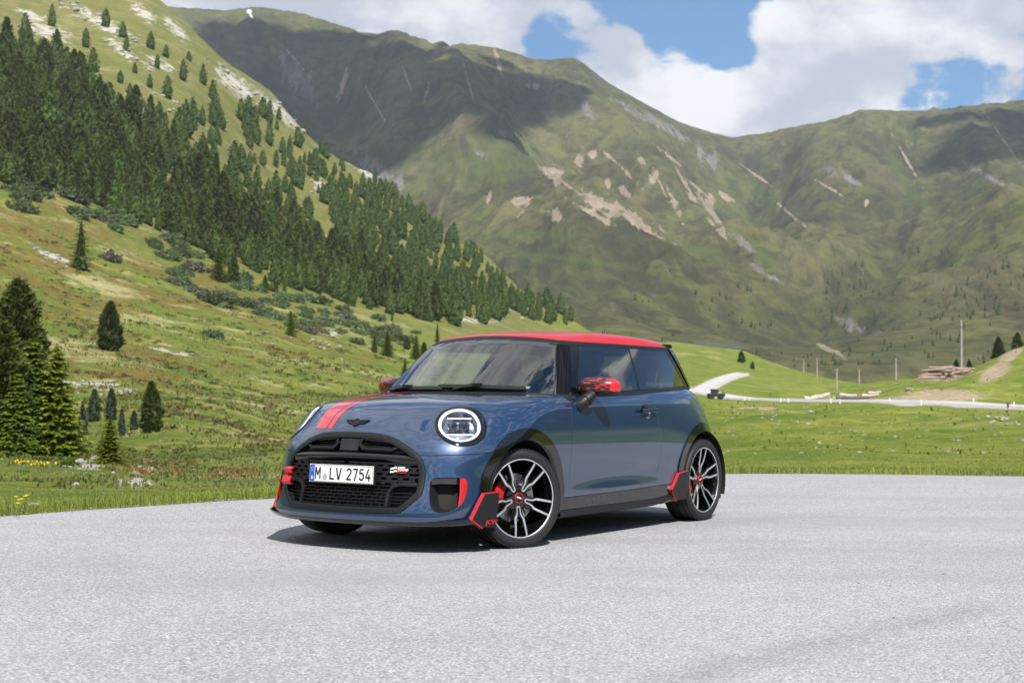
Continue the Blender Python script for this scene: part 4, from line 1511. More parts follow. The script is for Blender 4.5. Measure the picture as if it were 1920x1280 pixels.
    for pts, arm in (([(.54, 1.000), (.20, 1.010), (-.10, 1.012)], [(.06, .985), (.12, 1.0), (.22, 1.012)]), ([(-.05, .998), (-.38, .998), (-.66, .992)], [(-.56, .978), (-.52, .992), (-.40, 1.0)])):
        mb = MB()
        ribbon(mb, pts, .022, wmap, .022, .002)
        ribbon(mb, arm, .020, wmap, .036, .020)
        mb.box(wmap([arm[2]], .03)[0], (.02, .03, .012))
        mb.build('wiper', M['satin'], car)
    # sticker low on the screen, and the vignette at the top
    mb = MB(); band(mb, [(.555, 1.030), (.49, 1.031)], [(.555, 1.014), (.49, 1.015)], wmap, -.006, -.007)
    mb.build('windshield_sticker', M['white'], o_ws)

    # ---- bonnet details
    for y0, y1, k0, k1 in ((-.353, -.244, .20, .02), (-.234, -.186, .02, -.01)):
        st = region(hood, lambda x, y, z, V: y0 - k0 * np.clip(.66 - x, 0, .55) - y, lambda x, y, z, V: y - y1 + k1 * np.clip(.66 - x, 0, .55), lambda x, y, z, V: .747 - z)
        panel('bonnet_stripe', st, M['stripe'], o_hood, 0, .0014)
    # winged badge
    c = np.array([XS([0.0], [.787])[0], 0, .787]); n = normals(F_low, c[None])[0]
    u = np.array([0, 1.0, 0]); w = np.cross(n, u)
    bmap = lambda P_, d: c + np.asarray(P_)[:, :1] * u + np.asarray(P_)[:, 1:2] * w + n * d
    bd = empty('badge', parent=car)
    bd.name = 'winged_badge'
    t = np.linspace(0, 2 * np.pi, 33)[:-1]
    C = np.stack([.030 * np.cos(t), .030 * np.sin(t)], 1)
    mb = MB(); band(mb, C, C * .86, bmap, .009, -.01, True, .001); mb.strip(bmap(C * .86, .006), bmap(C * .02, .007), True)
    mb.build('badge_disc', M['satin'], bd, True)
    for s in (1, -1):
        mb = MB()
        for k, (z0, ln) in enumerate(((.016, .072), (.004, .060), (-.008, .046))):
            L_ = np.array([(s * .026, z0 + .006), (s * (.026 + ln * .5), z0 + .007), (s * (.026 + ln), z0 + .008)])
            band(mb, L_, L_ - [[0, .010], [0, .009], [s * .012, .008]], bmap, .006, -.008)
        mb.build('badge_wing', M['satin'], bd)

    # ---- head lamps
    for s in (1, -1):
        c, n, u, w = lamps[s]
        hl = empty('headlight', parent=car)
        def lm(r, d, m=96, s=s, c=c, n=n, u=u, w=w):
            """ring of lamp radius r on the body skin (r>=.99) or on the lamp's own face"""
            t = np.linspace(0, 2 * np.pi, m + 1)[:-1]
            Q = c + r * RX * np.cos(t)[:, None] * u + r * RZ * np.sin(t)[:, None] * w
            return Q, n
        def skin(r, d):
            Q, _ = lm(r, 0)
            Pq = shoot(F_low, Q - n * .25, np.repeat(n[None], len(Q), 0), .6)
            return Pq + n * d
        R0 = skin(1.0, .0); R1 = skin(1.0, .004); R2 = skin(.97, .007)
        # rings of the lamp face: plane tilted with the skin, domed a little
        def face(r, d):
            k_ = 1 - sstep(.80, .97, r)
            return skin(r, 0) + n * d + k_ * (-s * .009 * u + .006 * w)
        mb = MB()
        mb.grid(np.stack([skin(1.0, -.02), R1, R2, face(.90, .006), face(.82, .000), face(.805, -.012)], 0), cv=True)
        mb.build('lamp_bezel', M['gloss'], hl, True, 60)
        mb = MB()
        mb.grid(np.stack([face(.805, -.014), face(.79, -.004), face(.735, -.004), face(.70, -.012), face(.69, -.03)], 0), cv=True)
        mb.build('lamp_ring', M['led'], hl, True, 60)
        mb = MB()
        mb.grid(np.stack([face(.69, -.012), face(.66, -.05), face(.60, -.07), face(.02, -.085)], 0), cv=True)
        mb.build('lamp_reflector', M['chrome'], hl, True, 30)
        # projector modules: two bars and a round lens
        mb = MB()
        mid = face(.02, 0).mean(0)
        t = np.linspace(0, 2 * np.pi, 33)[:-1]
        for (ou, ow, rr) in ((.030, .012, .036), (-.040, .012, .030)):
            rings = []
            for r_, d_ in ((1.0, -.075), (1.0, -.035), (.9, -.028), (.6, -.020), (.05, -.016)):
                rings.append(mid + ou * u + ow * w + rr * r_ * (np.cos(t)[:, None] * u + np.sin(t)[:, None] * w) + n * d_)
            mb.grid(rings, cv=True)
        mb.build('lamp_projector', M['gloss'], hl, True, 40)
        mb = MB()
        for ow in (.060, -.066):
            hw = .075 if ow > 0 else .085
            A_ = [mid + q * u + (ow + .0035) * w - n * .022 for q in (-hw, hw)]
            B_ = [mid + q * u + (ow - .0035) * w - n * .022 for q in (-hw, hw)]
            A2 = [q_ - n * .04 for q_ in A_]; B2 = [q_ - n * .04 for q_ in B_]
            mb.strip(A_, B_); mb.strip(B_, B2); mb.strip(A2, A_)
        mb.build('lamp_bar', M['silver'], hl)
        mb = MB()
        mb.grid(np.stack([face(.83, .001), face(.80, .004), face(.6, .010), face(.35, .014), face(.02, .016)], 0), cv=True)
        mb.build('lamp_glass', M['lampglass'], hl, True, 80)

    # ---- grille
    gl = empty('grille', parent=car)
    back = region(base, lambda x, y, z, V: .3 - x, lambda x, y, z, V: gr(y, z) - .02)
    panel('grille_backing', back, M['void'], gl, 0, -.055)
    Pc = densify(GR, .012, True)
    mb = MB(); band(mb, off2(Pc, -.004, True), off2(Pc, .030, True), front_map, .006, -.06, True, .004)
    if gr(*np.array([off2(Pc, .030, True)[5]]).T)[0] > 0:
        mb = MB(); band(mb, off2(Pc, .004, True), off2(Pc, -.030, True), front_map, .006, -.06, True, .004)
    mb.build('grille_frame', M['satin'], gl, True, 40)
    # wide gloss bar between the two halves
    yy = np.linspace(-.522, .522, 40)
    up = np.stack([yy, .608 - .045 * yy ** 2], 1); lo = np.stack([yy, .562 - .075 * yy ** 2], 1)
    mb = MB(); band(mb, up, lo, front_map, -.006, -.05, False, .014)
    mb.build('grille_bar', M['gloss'], gl, True, 70)
    # upper half: two nostrils and a sensor cover
    for s in (1, -1):
        B_ = [(s * .105, .695), (s * .36, .672), (s * .375, .648), (s * .33, .628), (s * .12, .632), (s * .09, .66)]
        Bp = densify(B_, .02, True)
        mb = MB(); ribbon(mb, B_, .018, front_map, -.002, -.05, True, .003, .02)
        mb.build('nostril_frame', M['satin'], gl, True, 50)
        mb = MB()
        for q in (.648, .664):
            ribbon(mb, [(s * .11, q), (s * .36, q - .006)], .004, front_map, -.02, -.04)
        mb.build('nostril_louvre', M['matte'], gl)
        mb = MB(); ribbon(mb, [(s * .13, .618), (s * .40, .612)], .010, front_map, -.022, -.05)
        ribbon(mb, [(s * .40, .615), (s * .44, .645)], .014, front_map, -.01, -.05)
        mb.build('grille_strut', M['satin'], gl)
    mb = MB(); band(mb, [(-.08, .700), (0, .702), (.08, .700)], [(-.075, .615), (0, .615), (.075, .615)], front_map, -.012, -.05)
    mb.build('sensor_cover', M['gloss'], gl, bevel=.004)
    # lower half: bars with brick-like openings round the plate
    mb = MB()
    for k, z in enumerate((.545, .520, .494, .468, .442)):
        for sgn in (1, -1):
            y1 = .525 if z > .46 else .50
            ribbon(mb, [(sgn * .02, z), (sgn * y1, z - .004)], .011, front_map, -.010, -.03, step=.05)
            for q in range(7):
                y0 = sgn * (.06 + .075 * q + (.037 if k % 2 else 0))
                if abs(y0) + .03 < y1:
                    band(mb, [(y0, z - .004), (y0 + sgn * .034, z - .004)], [(y0 - sgn * .010, z - .022), (y0 + sgn * .024, z - .022)], front_map, -.012, -.03)
    mb.build('grille_upper_slats', M['satin'], gl)
    mb = MB()
    pod = lambda y: .305 if True else 0
    zs = np.arange(.285, .432, .0205)
    for k, z in enumerate(zs):
        ymax = .338 + (.05 if z > .40 else 0)
        ribbon(mb, [(-ymax, z), (ymax, z)], .0042, front_map, -.012, -.026, step=.06)
        if k + 1 < len(zs):
            for q in range(-11, 12):
                y0 = q * .060 + (.03 if k % 2 else 0)
                if abs(y0) < ymax - .012:
                    ribbon(mb, [(y0 + .005, z + .0205), (y0 - .005, z)], .0042, front_map, -.012, -.026, step=.06)
    mb.build('grille_mesh', M['satin'], gl)
    for s in (1, -1):
        pd = [(s * .348, .285), (s * .350, .37), (s * .372, .405), (s * .415, .420), (s * .525, .420)]
        mb = MB(); ribbon(mb, pd, .020, front_map, .000, -.05, False, .003, .02)
        mb.build('corner_duct_frame', M['satin'], gl, True, 60)
        mb = MB()
        for z in (.395, .365, .345, .325, .305):
            ribbon(mb, [(s * .36, z), (s * (.53 if z > .34 else .50), z)], .004, front_map, -.03, -.045)
        mb.build('corner_duct_louvre', M['matte'], gl)
    # maker's badge on the right of the mesh
    bg_ = empty('grille_badge', parent=gl)
    x0 = float(XS([.41], [.502])[0]) + .004
    mb = MB()
    for k, (y, z, w_, h_) in enumerate(((.345, .512, .022, .010), (.367, .518, .022, .011), (.345, .492, .022, .010), (.368, .498, .024, .010))):
        yv = [y, y + w_ / 2, y + w_]
        X = [float(XS([q], [z])[0]) + .006 for q in yv]
        A_ = [(X[0], yv[0], z + h_ / 2), (X[1], yv[1], z + h_ / 2 + .004), (X[2], yv[2], z + h_ / 2 + .002)]
        B_ = [(X[0], yv[0], z - h_ / 2), (X[1], yv[1], z - h_ / 2 + .004), (X[2], yv[2], z - h_ / 2 + .002)]
        mb.strip(A_, B_)
        mb.strip(B_, [(q[0] - .004, q[1], q[2]) for q in B_])
    mb.build('badge_flag', M['white'], bg_)
    for txt, z, mk in (('JOHN', .521, 'white'), ('COOPER', .507, 'white'), ('WORKS', .493, 'red')):
        me = text_mesh('badge_lettering', txt, .0175, 1.0, .0008, 'LEFT', .0006, .25)
        R_ = Matrix(((0, 0, 1), (1, 0, 0), (0, 1, 0))).to_4x4()
        th = math.atan2(float(XS([.46], [z])[0] - XS([.40], [z])[0]), .06)
        me.transform(Matrix.Translation((float(XS([.397], [z])[0]) + .010, .397, z)) @ Matrix.Rotation(-th, 4, 'Z') @ R_)
        link('badge_lettering', me, M[mk], bg_)

    # ---- number plate
    pl = empty('number_plate', parent=car)
    ctr = np.array([.799, 0.0, .472]); tilt = math.radians(4)
    Rp = Matrix.Translation(ctr) @ Matrix.Rotation(-tilt, 4, 'Y') @ Matrix(((0, 0, 1, 0), (1, 0, 0, 0), (0, 1, 0, 0), (0, 0, 0, 1)))
    def plate_part(name, mb, m, **kw):
        o = mb.build(name, m, pl, **kw); o.data.transform(Rp); return o
    mb = MB(); mb.box((0, 0, -.012), (.268, .063, .010)); plate_part('plate_holder', mb, M['satin'], bevel=.004)
    mb = MB(); mb.box((0, 0, 0), (.260, .055, .002)); plate_part('plate_sheet', mb, M['white'], bevel=.0015)
    mb = MB()
    fr2 = smooth_poly([(-.256, -.051), (.256, -.051), (.256, .051), (-.256, .051)], 0)
    fr2 = []
    for cx, cy, a0 in ((.248, .043, 0), (-.248, .043, 90), (-.248, -.043, 180), (.248, -.043, 270)):
        for k in range(6):
            t = math.radians(a0 + 18 * k); fr2.append((cx + .009 * math.cos(t), cy + .009 * math.sin(t)))
    pm = lambda P_, d: np.concatenate([np.asarray(P_), np.full((len(P_), 1), d)], 1)
    band(mb, fr2, off2(fr2, -.0022, True), pm, .0030, .001, True); plate_part('plate_rim', mb, M['ink'])
    mb = MB(); mb.box((-.2365, 0, .0022), (.0185, .050, .0006)); plate_part('country_band', mb, M['euro'])
    arc = lambda cx, cy, rx, ry, a, b, n=10: [(cx + rx * math.cos(math.radians(a + (b - a) * k / n)), cy + ry * math.sin(math.radians(a + (b - a) * k / n))) for k in range(n + 1)]
    GLY = {'M': [[(-.0185, -.0375), (-.0185, .0375)], [(.0185, -.0375), (.0185, .0375)], [(-.0165, .036), (0, -.014)], [(0, -.014), (.0165, .036)]],
           'L': [[(-.015, .0375), (-.015, -.0375)], [(-.015, -.0325), (.018, -.0325)]],
           'V': [[(-.019, .0375), (-.002, -.0375)], [(.019, .0375), (.002, -.0375)]],
           '2': [arc(0, .0165, .0165, .0155, 170, -25, 10) + [(-.0165, -.0335)], [(-.0195, -.0325), (.019, -.0325)]],
           '7': [[(-.018, .0325), (.020, .0325)], [(.016, .032), (-.005, -.0375)]],
           '5': [[(.016, .032), (-.012, .032), (-.014, .004)] + arc(0, -.011, .0165, .021, 120, -160, 12)],
           '4': [[(.003, .0375), (-.017, -.016)], [(-.019, -.016), (.021, -.016)], [(.008, .004), (.008, -.0375)]]}
    for txt, x in (('M', -.190), ('L', -.072), ('V', -.018), ('2', .066), ('7', .117), ('5', .168), ('4', .220)):
        mb = MB()
        for q in GLY[txt]:
            ribbon(mb, [(x + a_, b_) for a_, b_ in q], .0092 if txt == 'M' else .0106, pm, .0034, .0015, step=.5)
        plate_part('plate_character', mb, M['ink'])
    me = text_mesh('country_letter', 'D', .026, .9, .0004, 'CENTER', .0006); me.transform(Matrix.Translation((-.2365, -.030, .0032))); me.transform(Rp)
    link('country_letter', me, M['white'], pl)
    mb = MB()
    for k in range(12):
        t = k * math.pi / 6
        mb.box((-.2365 + .0115 * math.cos(t), .024 + .0115 * math.sin(t), .003), (.0016, .0016, .0004))
    plate_part('ring_of_stars', mb, mat('star_yellow', (.75, .55, .05), .5))
    for k, (yy_, r_) in enumerate(((-.022, .0195),)):
        t = np.linspace(0, 2 * np.pi, 33)[:-1]
        mb = MB()
        C = np.stack([-.130 + r_ * np.cos(t), yy_ + r_ * np.sin(t)], 1); c0 = np.array([[-.130, yy_]])
        mb.strip(pm(C, .0036), pm(c0 + (C - c0) * .72, .0036), True); mb.strip(pm(C, .0036), pm(C, .001), True)
        mb.strip(pm(c0 + (C - c0) * .60, .0036), pm(c0 + (C - c0) * .42, .0036), True)
        mb.strip(pm(c0 + (C - c0) * .25, .0036), pm(c0 + (C - c0) * .02, .0036), True)
        plate_part('plate_seal', mb, M['grey'])
        mb = MB(); mb.strip(pm(C, .0028), pm(c0 + (C - c0) * .02, .0028), True)
        plate_part('seal_ground', mb, mat('seal_grey', (.55, .56, .57), .5))

    # ---- tow strap, air intakes
    ts = empty('tow_strap', parent=car)
    xs0 = float(XS([-.475], [.46])[0])
    mb = MB()
    pr = [(xs0 - .01, .500), (xs0 + .035, .500), (xs0 + .060, .488), (xs0 + .058, .462), (xs0 + .030, .452)]
    mb.grid([[(x, -.475 + s * .030, z) for x, z in pr] for s in (-1, -.33, .33, 1)])
    pr = [(x - .008, z - .003) for x, z in pr]
    mb.grid([[(x, -.475 + s * .030, z) for x, z in pr] for s in (-1, 1)])
    mb.build('strap_webbing', M['red'], ts, True)
    mb = MB()
    pr = [(xs0 + .030, .455), (xs0 + .055, .435), (xs0 + .066, .405), (xs0 + .050, .388), (xs0 + .030, .392)]
    mb.grid([[(x, -.492 + s * .034, z) for x, z in pr] for s in (-1, -.33, .33, 1)])
    mb.grid([[(x - .012, -.492 + s * .034, z) for x, z in pr] for s in (-1, 1)])
    for s in (-1, 1):
        mb.strip([(x, -.492 + s * .034, z) for x, z in pr], [(x - .012, -.492 + s * .034, z) for x, z in pr])
    mb.build('strap_loop', M['red'], ts, True)
    for s in (1, -1):
        ai_e = empty('air_intake', parent=car)
        sgn = lambda P_: np.asarray(P_) * [s, 1]
        bk = region(base, left(s), lambda x, y, z, V: .2 - x, lambda x, y, z, V: ai(np.abs(y), z) - .008)
        panel('intake_backing', bk, M['void'], ai_e, 0, -.075)
        Pa = sgn(densify(AI, .015, True))
        mb = MB(); mb.strip(front_map(Pa, .001), front_map(Pa * .9 + Pa.mean(0) * .1, -.07), True)
        mb.build('intake_duct', M['satin'], ai_e, True)
        mb = MB(); band(mb, sgn([(.600, .456), (.66, .460), (.722, .460)]), sgn([(.604, .422), (.66, .428), (.722, .424)]), front_map, -.004, -.05)
        mb.build('intake_visor', M['satin'], ai_e)
        # red blade down the outer side
        L_ = sgn([(.735, .461), (.737, .44), (.743, .38), (.745, .33), (.744, .294)])
        R_ = sgn([(.752, .460), (.762, .442), (.765, .39), (.763, .335), (.750, .296)])
        mb = MB(); band(mb, densify(L_, .02), densify(R_, .02) if len(densify(L_, .02)) == len(densify(R_, .02)) else L_ + (R_ - L_), front_map, .006, -.03, False, .004) if False else band(mb, L_, R_, front_map, .001, -.03, False, .004)
        mb.build('red_blade', M['red'], ai_e, True, 50)

    # ---- aero blades ahead of each wheel, with a red edge
    for s in (1, -1):
        # front: (x, z) outline
        O_ = [(.315, .369), (.438, .364), (.538, .212), (.455, .160), (.345, .157)]
        ab = empty('front_aero_blade', parent=car)
        yb_ = lambda x: .872 - .22 * (x - .30)
        fm = lambda P_, d: np.array([(x, s * (yb_(x) + d), z) for x, z in np.asarray(P_)])
        mb = MB()
        top = fm(O_, 0); bot = fm(np.array(O_) * [.9, 1] + [.02, 0], -.09)
        mb.add(top, [tuple(range(len(O_)))]); mb.strip(top, bot, True)
        mb.build('blade_panel', M['satin'], ab)
        Ed = densify(np.array(O_[:4]), .02)
        mb = MB(); band(mb, off2(Ed, .001, False), off2(Ed, -.0065, False), fm, .003, -.02, False, .002)
        mb.build('blade_edge', M['red'], ab)
        me = text_mesh('blade_lettering', 'JCW', .036, 1.25, .0006, 'CENTER', .0012, .2)
        if s > 0: Rm_ = Matrix(((-1, 0, 0), (0, 0, 1), (0, 1, 0))).to_4x4()
        else: Rm_ = Matrix(((1, 0, 0), (0, 0, -1), (0, 1, 0))).to_4x4()
        me.transform(Matrix.Translation((.385, s * (yb_(.385) + .003), .190)) @ Matrix.Rotation(-.22 * s, 4, 'Z') @ Rm_)
        link('blade_lettering', me, M['red'], ab)
        # rear
        O_ = [(-2.165, .395), (-2.035, .380), (-1.935, .268), (-2.02, .182), (-2.19, .185)]
        ab = empty('rear_aero_blade', parent=car)
        yb2 = lambda x, z: float(YS([x], [max(z, .23)])[0])
        fm2 = lambda P_, d: np.array([(x, s * (yb2(x, z) + .024 + d), z) for x, z in np.asarray(P_)])
        mb = MB(); top = fm2(O_, 0); bot = fm2(O_, -.05)
        mb.add(top, [tuple(range(len(O_)))]); mb.strip(top, bot, True)
        mb.build('blade_panel', M['satin'], ab)
        mb = MB(); Ed = densify(np.array(O_[:4]), .03)
        band(mb, off2(Ed, -.001, False), off2(Ed, -.008, False), fm2, .004, -.02, False, .002)
        mb.build('blade_edge', M['red'], ab)
        # skirt ledge sweeping up to the rear blade
        xs = np.linspace(-.40, -2.06, 40)
        lowz = np.array([.150 + .004 * (-x) + .03 * sstep(1.75, 2.06, -x) for x in xs])
        mb = MB()
        A_ = [(x, s * (float(YS([x], [.22])[0]) + .004), z + .055) for x, z in zip(xs, lowz)]
        B_ = [(x, s * (float(YS([x], [.22])[0]) + .022), z + .040) for x, z in zip(xs, lowz)]
        C_ = [(x, s * (float(YS([x], [.22])[0]) + .022), z + .018) for x, z in zip(xs, lowz)]
        D_ = [(x, s * (float(YS([x], [.22])[0]) - .03), z) for x, z in zip(xs, lowz)]
        mb.grid([A_, B_, C_, D_])
        mb.build('skirt_ledge', M['satin'], car, True, 30)
        # mud flaps
        for xx, zz in ((.30, .135), (-2.84, .16)):
            mb = MB(); mb.box((xx, s * .73, zz + .05), (.012, .09, .06)); mb.build('wheel_deflector', M['matte'], car)

    # ---- mirrors
    for s in (1, -1):
        mr = empty('mirror', parent=car)
        cx, cy, cz = -.815, .912, 1.024
        V_ = []
        nu, nv = 40, 28
        def shape(u_, v_):
            cu_, su_ = math.cos(u_), math.sin(u_); cv_, sv_ = math.cos(v_), math.sin(v_)
            px = math.copysign(abs(cv_) ** .75, cv_) * cu_
            # superellipsoid: y wide, z tall, x deep
            ey = math.copysign(abs(math.sin(v_)) ** .72, math.sin(v_))
            r_ = abs(math.cos(v_)) ** .62
            zz = r_ * math.copysign(abs(su_) ** .72, su_)
            xx = r_ * math.copysign(abs(cu_) ** .8, cu_)
            xx = xx * (.075 if xx > 0 else .055)
            k = 1.0 - .10 * ey
            return (cx + xx - .045 * ey, s * (cy + .126 * ey), cz + zz * .066 * k)
        full = MB()
        G = [[shape(u_, v_) for u_ in np.linspace(0, 2 * np.pi, nu + 1)[:-1]] for v_ in np.linspace(-np.pi / 2 + .02, np.pi / 2 - .02, nv)]
        full.grid(G, cv=True)
        n0 = nv * nu
        full.f.append(tuple(range(nu))); full.f.append(tuple(range(n0 - nu, n0)))
        # cap = front upper shell, foot = lower shell
        cap_, foot = MB(), MB()
        for f in full.f:
            z_ = np.mean([full.v[i][2] for i in f])
            (cap_ if z_ > cz - .030 else foot).add([full.v[i] for i in f], [tuple(range(len(f)))])
        m = mirror_cap_material(s)
        o = cap_.build('mirror_cap', m, mr, True, 80)
        foot.build('mirror_base', M['satin'], mr, True, 80)
        mb = MB()
        mb.tube([(-.660, s * .830, .890), (-.675, s * .862, .915), (-.712, s * .885, .952), (-.745, s * .90, .975)], [.046, .047, .041, .034], 20)
        mb.build('mirror_stalk', M['satin'], mr, True, 60)
        mb = MB(); mb.tube([(-.692, s * .8745, .934), (-.697, s * .877, .939)], [.0465, .0462], 20); mb.build('stalk_joint', M['void'], mr, True)

    # ---- cabin fittings
    mb = MB(); mb.box((-1.5, 0, .36), (1.1, .74, .02)); mb.build('cabin_floor', M['void'], car)
    mb = MB()
    G = []
    for y in np.linspace(-.72, .72, 25):
        q = 1 - (abs(y) / .72) ** 4 * .06
        hump = .025 * math.exp(-((y - .36) / .17) ** 2)
        G.append([(-.38 - .3 * y * y, y, .955 * q), (-.55 - .2 * y * y, y, .968 * q), (-.72 - .1 * y * y, y, .972 * q + hump), (-.82, y, .955 * q + hump), (-.84, y, .90), (-.80, y, .6), (-.7, y, .4)])
    mb.grid(G); mb.build('dashboard', M['dash'], car, True)
    sw = empty('steering_wheel', parent=car)
    t = np.linspace(0, 2 * np.pi, 49)
    cs = np.array([-.98, .37, .93]); ax_u = np.array([0, 1.0, 0]); ax_w = np.array([-.42, 0, .907])
    mb = MB(); mb.tube([cs + .183 * (math.cos(q) * ax_u + math.sin(q) * ax_w) for q in t], .016, 10, False); mb.build('wheel_rim', M['cloth'], sw, True)
    mb = MB()
    for q in (0, math.pi, -math.pi / 2): mb.tube([cs, cs + .18 * (math.cos(q) * ax_u + math.sin(q) * ax_w)], .014, 6)
    mb.box(cs, (.03, .06, .05)); mb.build('wheel_spokes', M['cloth'], sw)
    def seat(x, y, w_=.25, hr=True, zt=1.13):
        st = empty('seat', parent=car)
        mb = MB()
        G = []
        for k, (xx, zz, hw, th) in enumerate(((x + .05, .52, w_ * .9, .07), (x - .05, .66, w_, .075), (x - .12, .85, w_ * 1.02, .075), (x - .19, 1.02, w_ * .92, .06), (x - .225, zt, w_ * .66, .045), (x - .23, zt + .02, w_ * .4, .02))):
            ring = []
            for q in np.linspace(0, 2 * np.pi, 25)[:-1]:
                cc, ss = math.cos(q), math.sin(q)
                ring.append((xx + th * math.copysign(abs(cc) ** .6, cc), y + hw * math.copysign(abs(ss) ** .55, ss), zz))
            G.append(ring)
        mb.grid(G, cv=True); mb.f.append(tuple(len(mb.v) - 24 + i for i in range(24)))
        mb.build('seat_back', M['cloth'], st, True, 50)
        mb = MB(); mb.box((x + .25, y, .50), (.26, w_, .07)); mb.build('seat_cushion', M['cloth'], st, bevel=.03)
        if hr:
            mb = MB(); G = []
            for zz, hw, th in ((zt - .02, .08, .03), (zt + .03, .125, .045), (zt + .09, .135, .05), (zt + .14, .12, .045), (zt + .165, .08, .03), (zt + .17, .02, .01)):
                G.append([(x - .225 + th * math.cos(q), y + hw * math.copysign(abs(math.sin(q)) ** .6, math.sin(q)), zz) for q in np.linspace(0, 2 * np.pi, 25)[:-1]])
            mb.grid(G, cv=True); mb.build('headrest', M['cloth'], st, True)
    seat(-1.33, .37); seat(-1.33, -.37)
    seat(-2.05, .33, .26, True, 1.02); seat(-2.05, -.33, .26, True, 1.02)
    mb = MB(); mb.box((-.99, 0, 1.315), (.02, .115, .034)); mb.tube([(-.93, 0, 1.345), (-.98, 0, 1.32)], .012, 8)
    mb.build('rear_view_mirror', M['gloss'], car, bevel=.01)
    rl = region(gbase, lambda x, y, z, V: 1.30 - z, lambda x, y, z, V: x + .9 + .5 * y * y * 0)
    panel('roof_lining', rl, M['dash'], car, 0, -.03)

    # ---- wheels
    def build_wheel(brake_angle):
        wh = bpy.data.objects.new('wheel', None); COL.objects.link(wh); wh.empty_display_size = .2
        wh.parent = car
        mb = MB()
        tp = [(.247, -.098), (.254, -.107), (.268, -.111), (.290, -.110), (.305, -.100), (.3125, -.086)]
        for yk in (-.052, 0.0, .052):
            tp += [(.3148, yk - .030), (.3150, yk - .006), (.3085, yk - .005), (.3085, yk + .005), (.3150, yk + .006), (.3148, yk + .030)] if False else [(.3150, yk - .0065), (.3080, yk - .005), (.3080, yk + .005), (.3150, yk + .0065)]
        tp += [(.3125, .086), (.305, .100), (.2985, .1055), (.2975, .1045), (.290, .110), (.281, .1122), (.272, .112), (.264, .1105), (.263, .109), (.255, .107), (.247, .098)]
        mb.lathe(tp, 96); ty = mb.build('tyre', M['rubber'], wh, True, 28)
        mb = MB()
        # shoulder tread blocks as fine relief
        for k in range(72):
            q = 2 * np.pi * k / 72
            for sg in (1, -1):
                R_ = np.array([[math.cos(q), 0, -math.sin(q)], [0, 1, 0], [math.sin(q), 0, math.cos(q)]])
                c_v = R_ @ np.array([.3115, sg * .082, 0])
                mb.box(c_v, (.0030, .017, .0105), R_)
        tb = mb.build('tread_blocks', M['rubber'], wh); tb['kind'] = 'stuff'
        mb = MB(); mb.lathe([(.2375, .095), (.2375, .101), (.233, .1035), (.2275, .1015), (.224, .094), (.2215, .07), (.214, .05), (.210, -.02), (.224, -.085), (.236, -.098)], 96)
        mb.build('rim', M['gloss'], wh, True, 40).scale = (1.065, 1, 1.065)
        mb = MB(); mb.lathe([(.2355, .1028), (.2335, .1043), (.2285, .1028), (.2278, .1010)], 96)
        mb.build('rim_lip', M['silver'], wh, True, 60).scale = (1.065, 1, 1.065)
        mb = MB(); mb.lathe([(.001, .062), (.045, .064), (.066, .060), (.078, .048), (.080, .02)], 48)
        mb.build('hub', M['gloss'], wh, True, 40).scale = (1.065, 1, 1.065)
        mb = MB(); mb.lathe([(.001, .0715), (.027, .0715), (.031, .069), (.032, .060)], 40); mb.build('hub_cap', M['satin'], wh, True, 40)
        mb = MB(); mb.lathe([(.0275, .0718), (.0275, .0735), (.0325, .0730), (.0335, .064)], 40); mb.build('hub_cap_ring', M['red'], wh, True, 40)
        mb = MB()
        for dx, dz in ((-.016, -.002), (.002, .004)):
            mb.add([(dx, .0722, dz - .005), (dx + .015, .0722, dz), (dx + .015, .0722, dz + .009), (dx, .0722, dz + .004)], [(0, 1, 2, 3)])
        mb.build('hub_cap_flag', M['white'], wh)
        mb = MB()
        for k in range(5):
            q = 2 * np.pi * (k + .5) / 5 + math.pi / 2
            c_v = np.array([.056 * math.cos(q), .06, .056 * math.sin(q)])
            mb.tube([c_v - [0, .01, 0], c_v + [0, .005, 0]], .0085, 6)
        mb.build('wheel_bolts', M['disc'], wh)['kind'] = 'stuff'
        # five split spokes
        dk = lambda r: .062 + .034 * sstep(.05, .23, r)
        spoke_me = None
        for k in range(5):
            q = 2 * np.pi * k / 5 - math.pi / 2
            R_ = Matrix.Rotation(-q, 4, 'Y')
            if spoke_me is None:
                mbb, mbs = MB(), MB()
                def smap(P_, d):
                    P_ = np.asarray(P_, float)
                    return np.stack([P_[:, 0], dk(P_[:, 0]) + d, P_[:, 1]], 1)
                for sg in (1, -1):
                    line = np.array([(.050, sg * .0030), (.056, sg * .0105), (.098, sg * .0125), (.119, sg * .0285), (.140, sg * .0315), (.232, sg * .0425)])
                    ln = np.concatenate([line[:1], smooth_poly(line, 1, False)[1:-1], line[-1:]])
                    wid = np.interp(ln[:, 0], [.05, .1, .13, .23], [.0070, .0085, .0125, .0105])
                    dirs = np.gradient(ln, axis=0); dirs /= np.linalg.norm(dirs, axis=1, keepdims=True)
                    nn = np.stack([-dirs[:, 1], dirs[:, 0]], 1) * sg
                    inner = ln - nn * (wid / 2)[:, None]; outer = ln + nn * (wid / 2)[:, None]
                    band(mbs, inner, outer, smap, .0035, -.001)
                    # black flank
                    fl_o = ln + nn * (wid / 2 + np.interp(ln[:, 0], [.05, .1, .13, .23], [.010, .010, .004, .005]))[:, None]
                    fl_i = ln - nn * (wid / 2 + np.interp(ln[:, 0], [.05, .1, .13, .23], [.006, .010, .006, .004]))[:, None]
                    band(mbb, fl_i, fl_o, smap, .0005, -.040)
                mbs.add([(.0495, dk(.05) + .0035, -.0068), (.0560, dk(.055) + .0035, -.0068), (.0560, dk(.055) + .0035, .0068), (.0495, dk(.05) + .0035, .0068)], [(0, 1, 2, 3)])
                # web between the two arms near the hub
                web = np.array([(.05, 0), (.08, 0), (.10, 0), (.118, 0)])
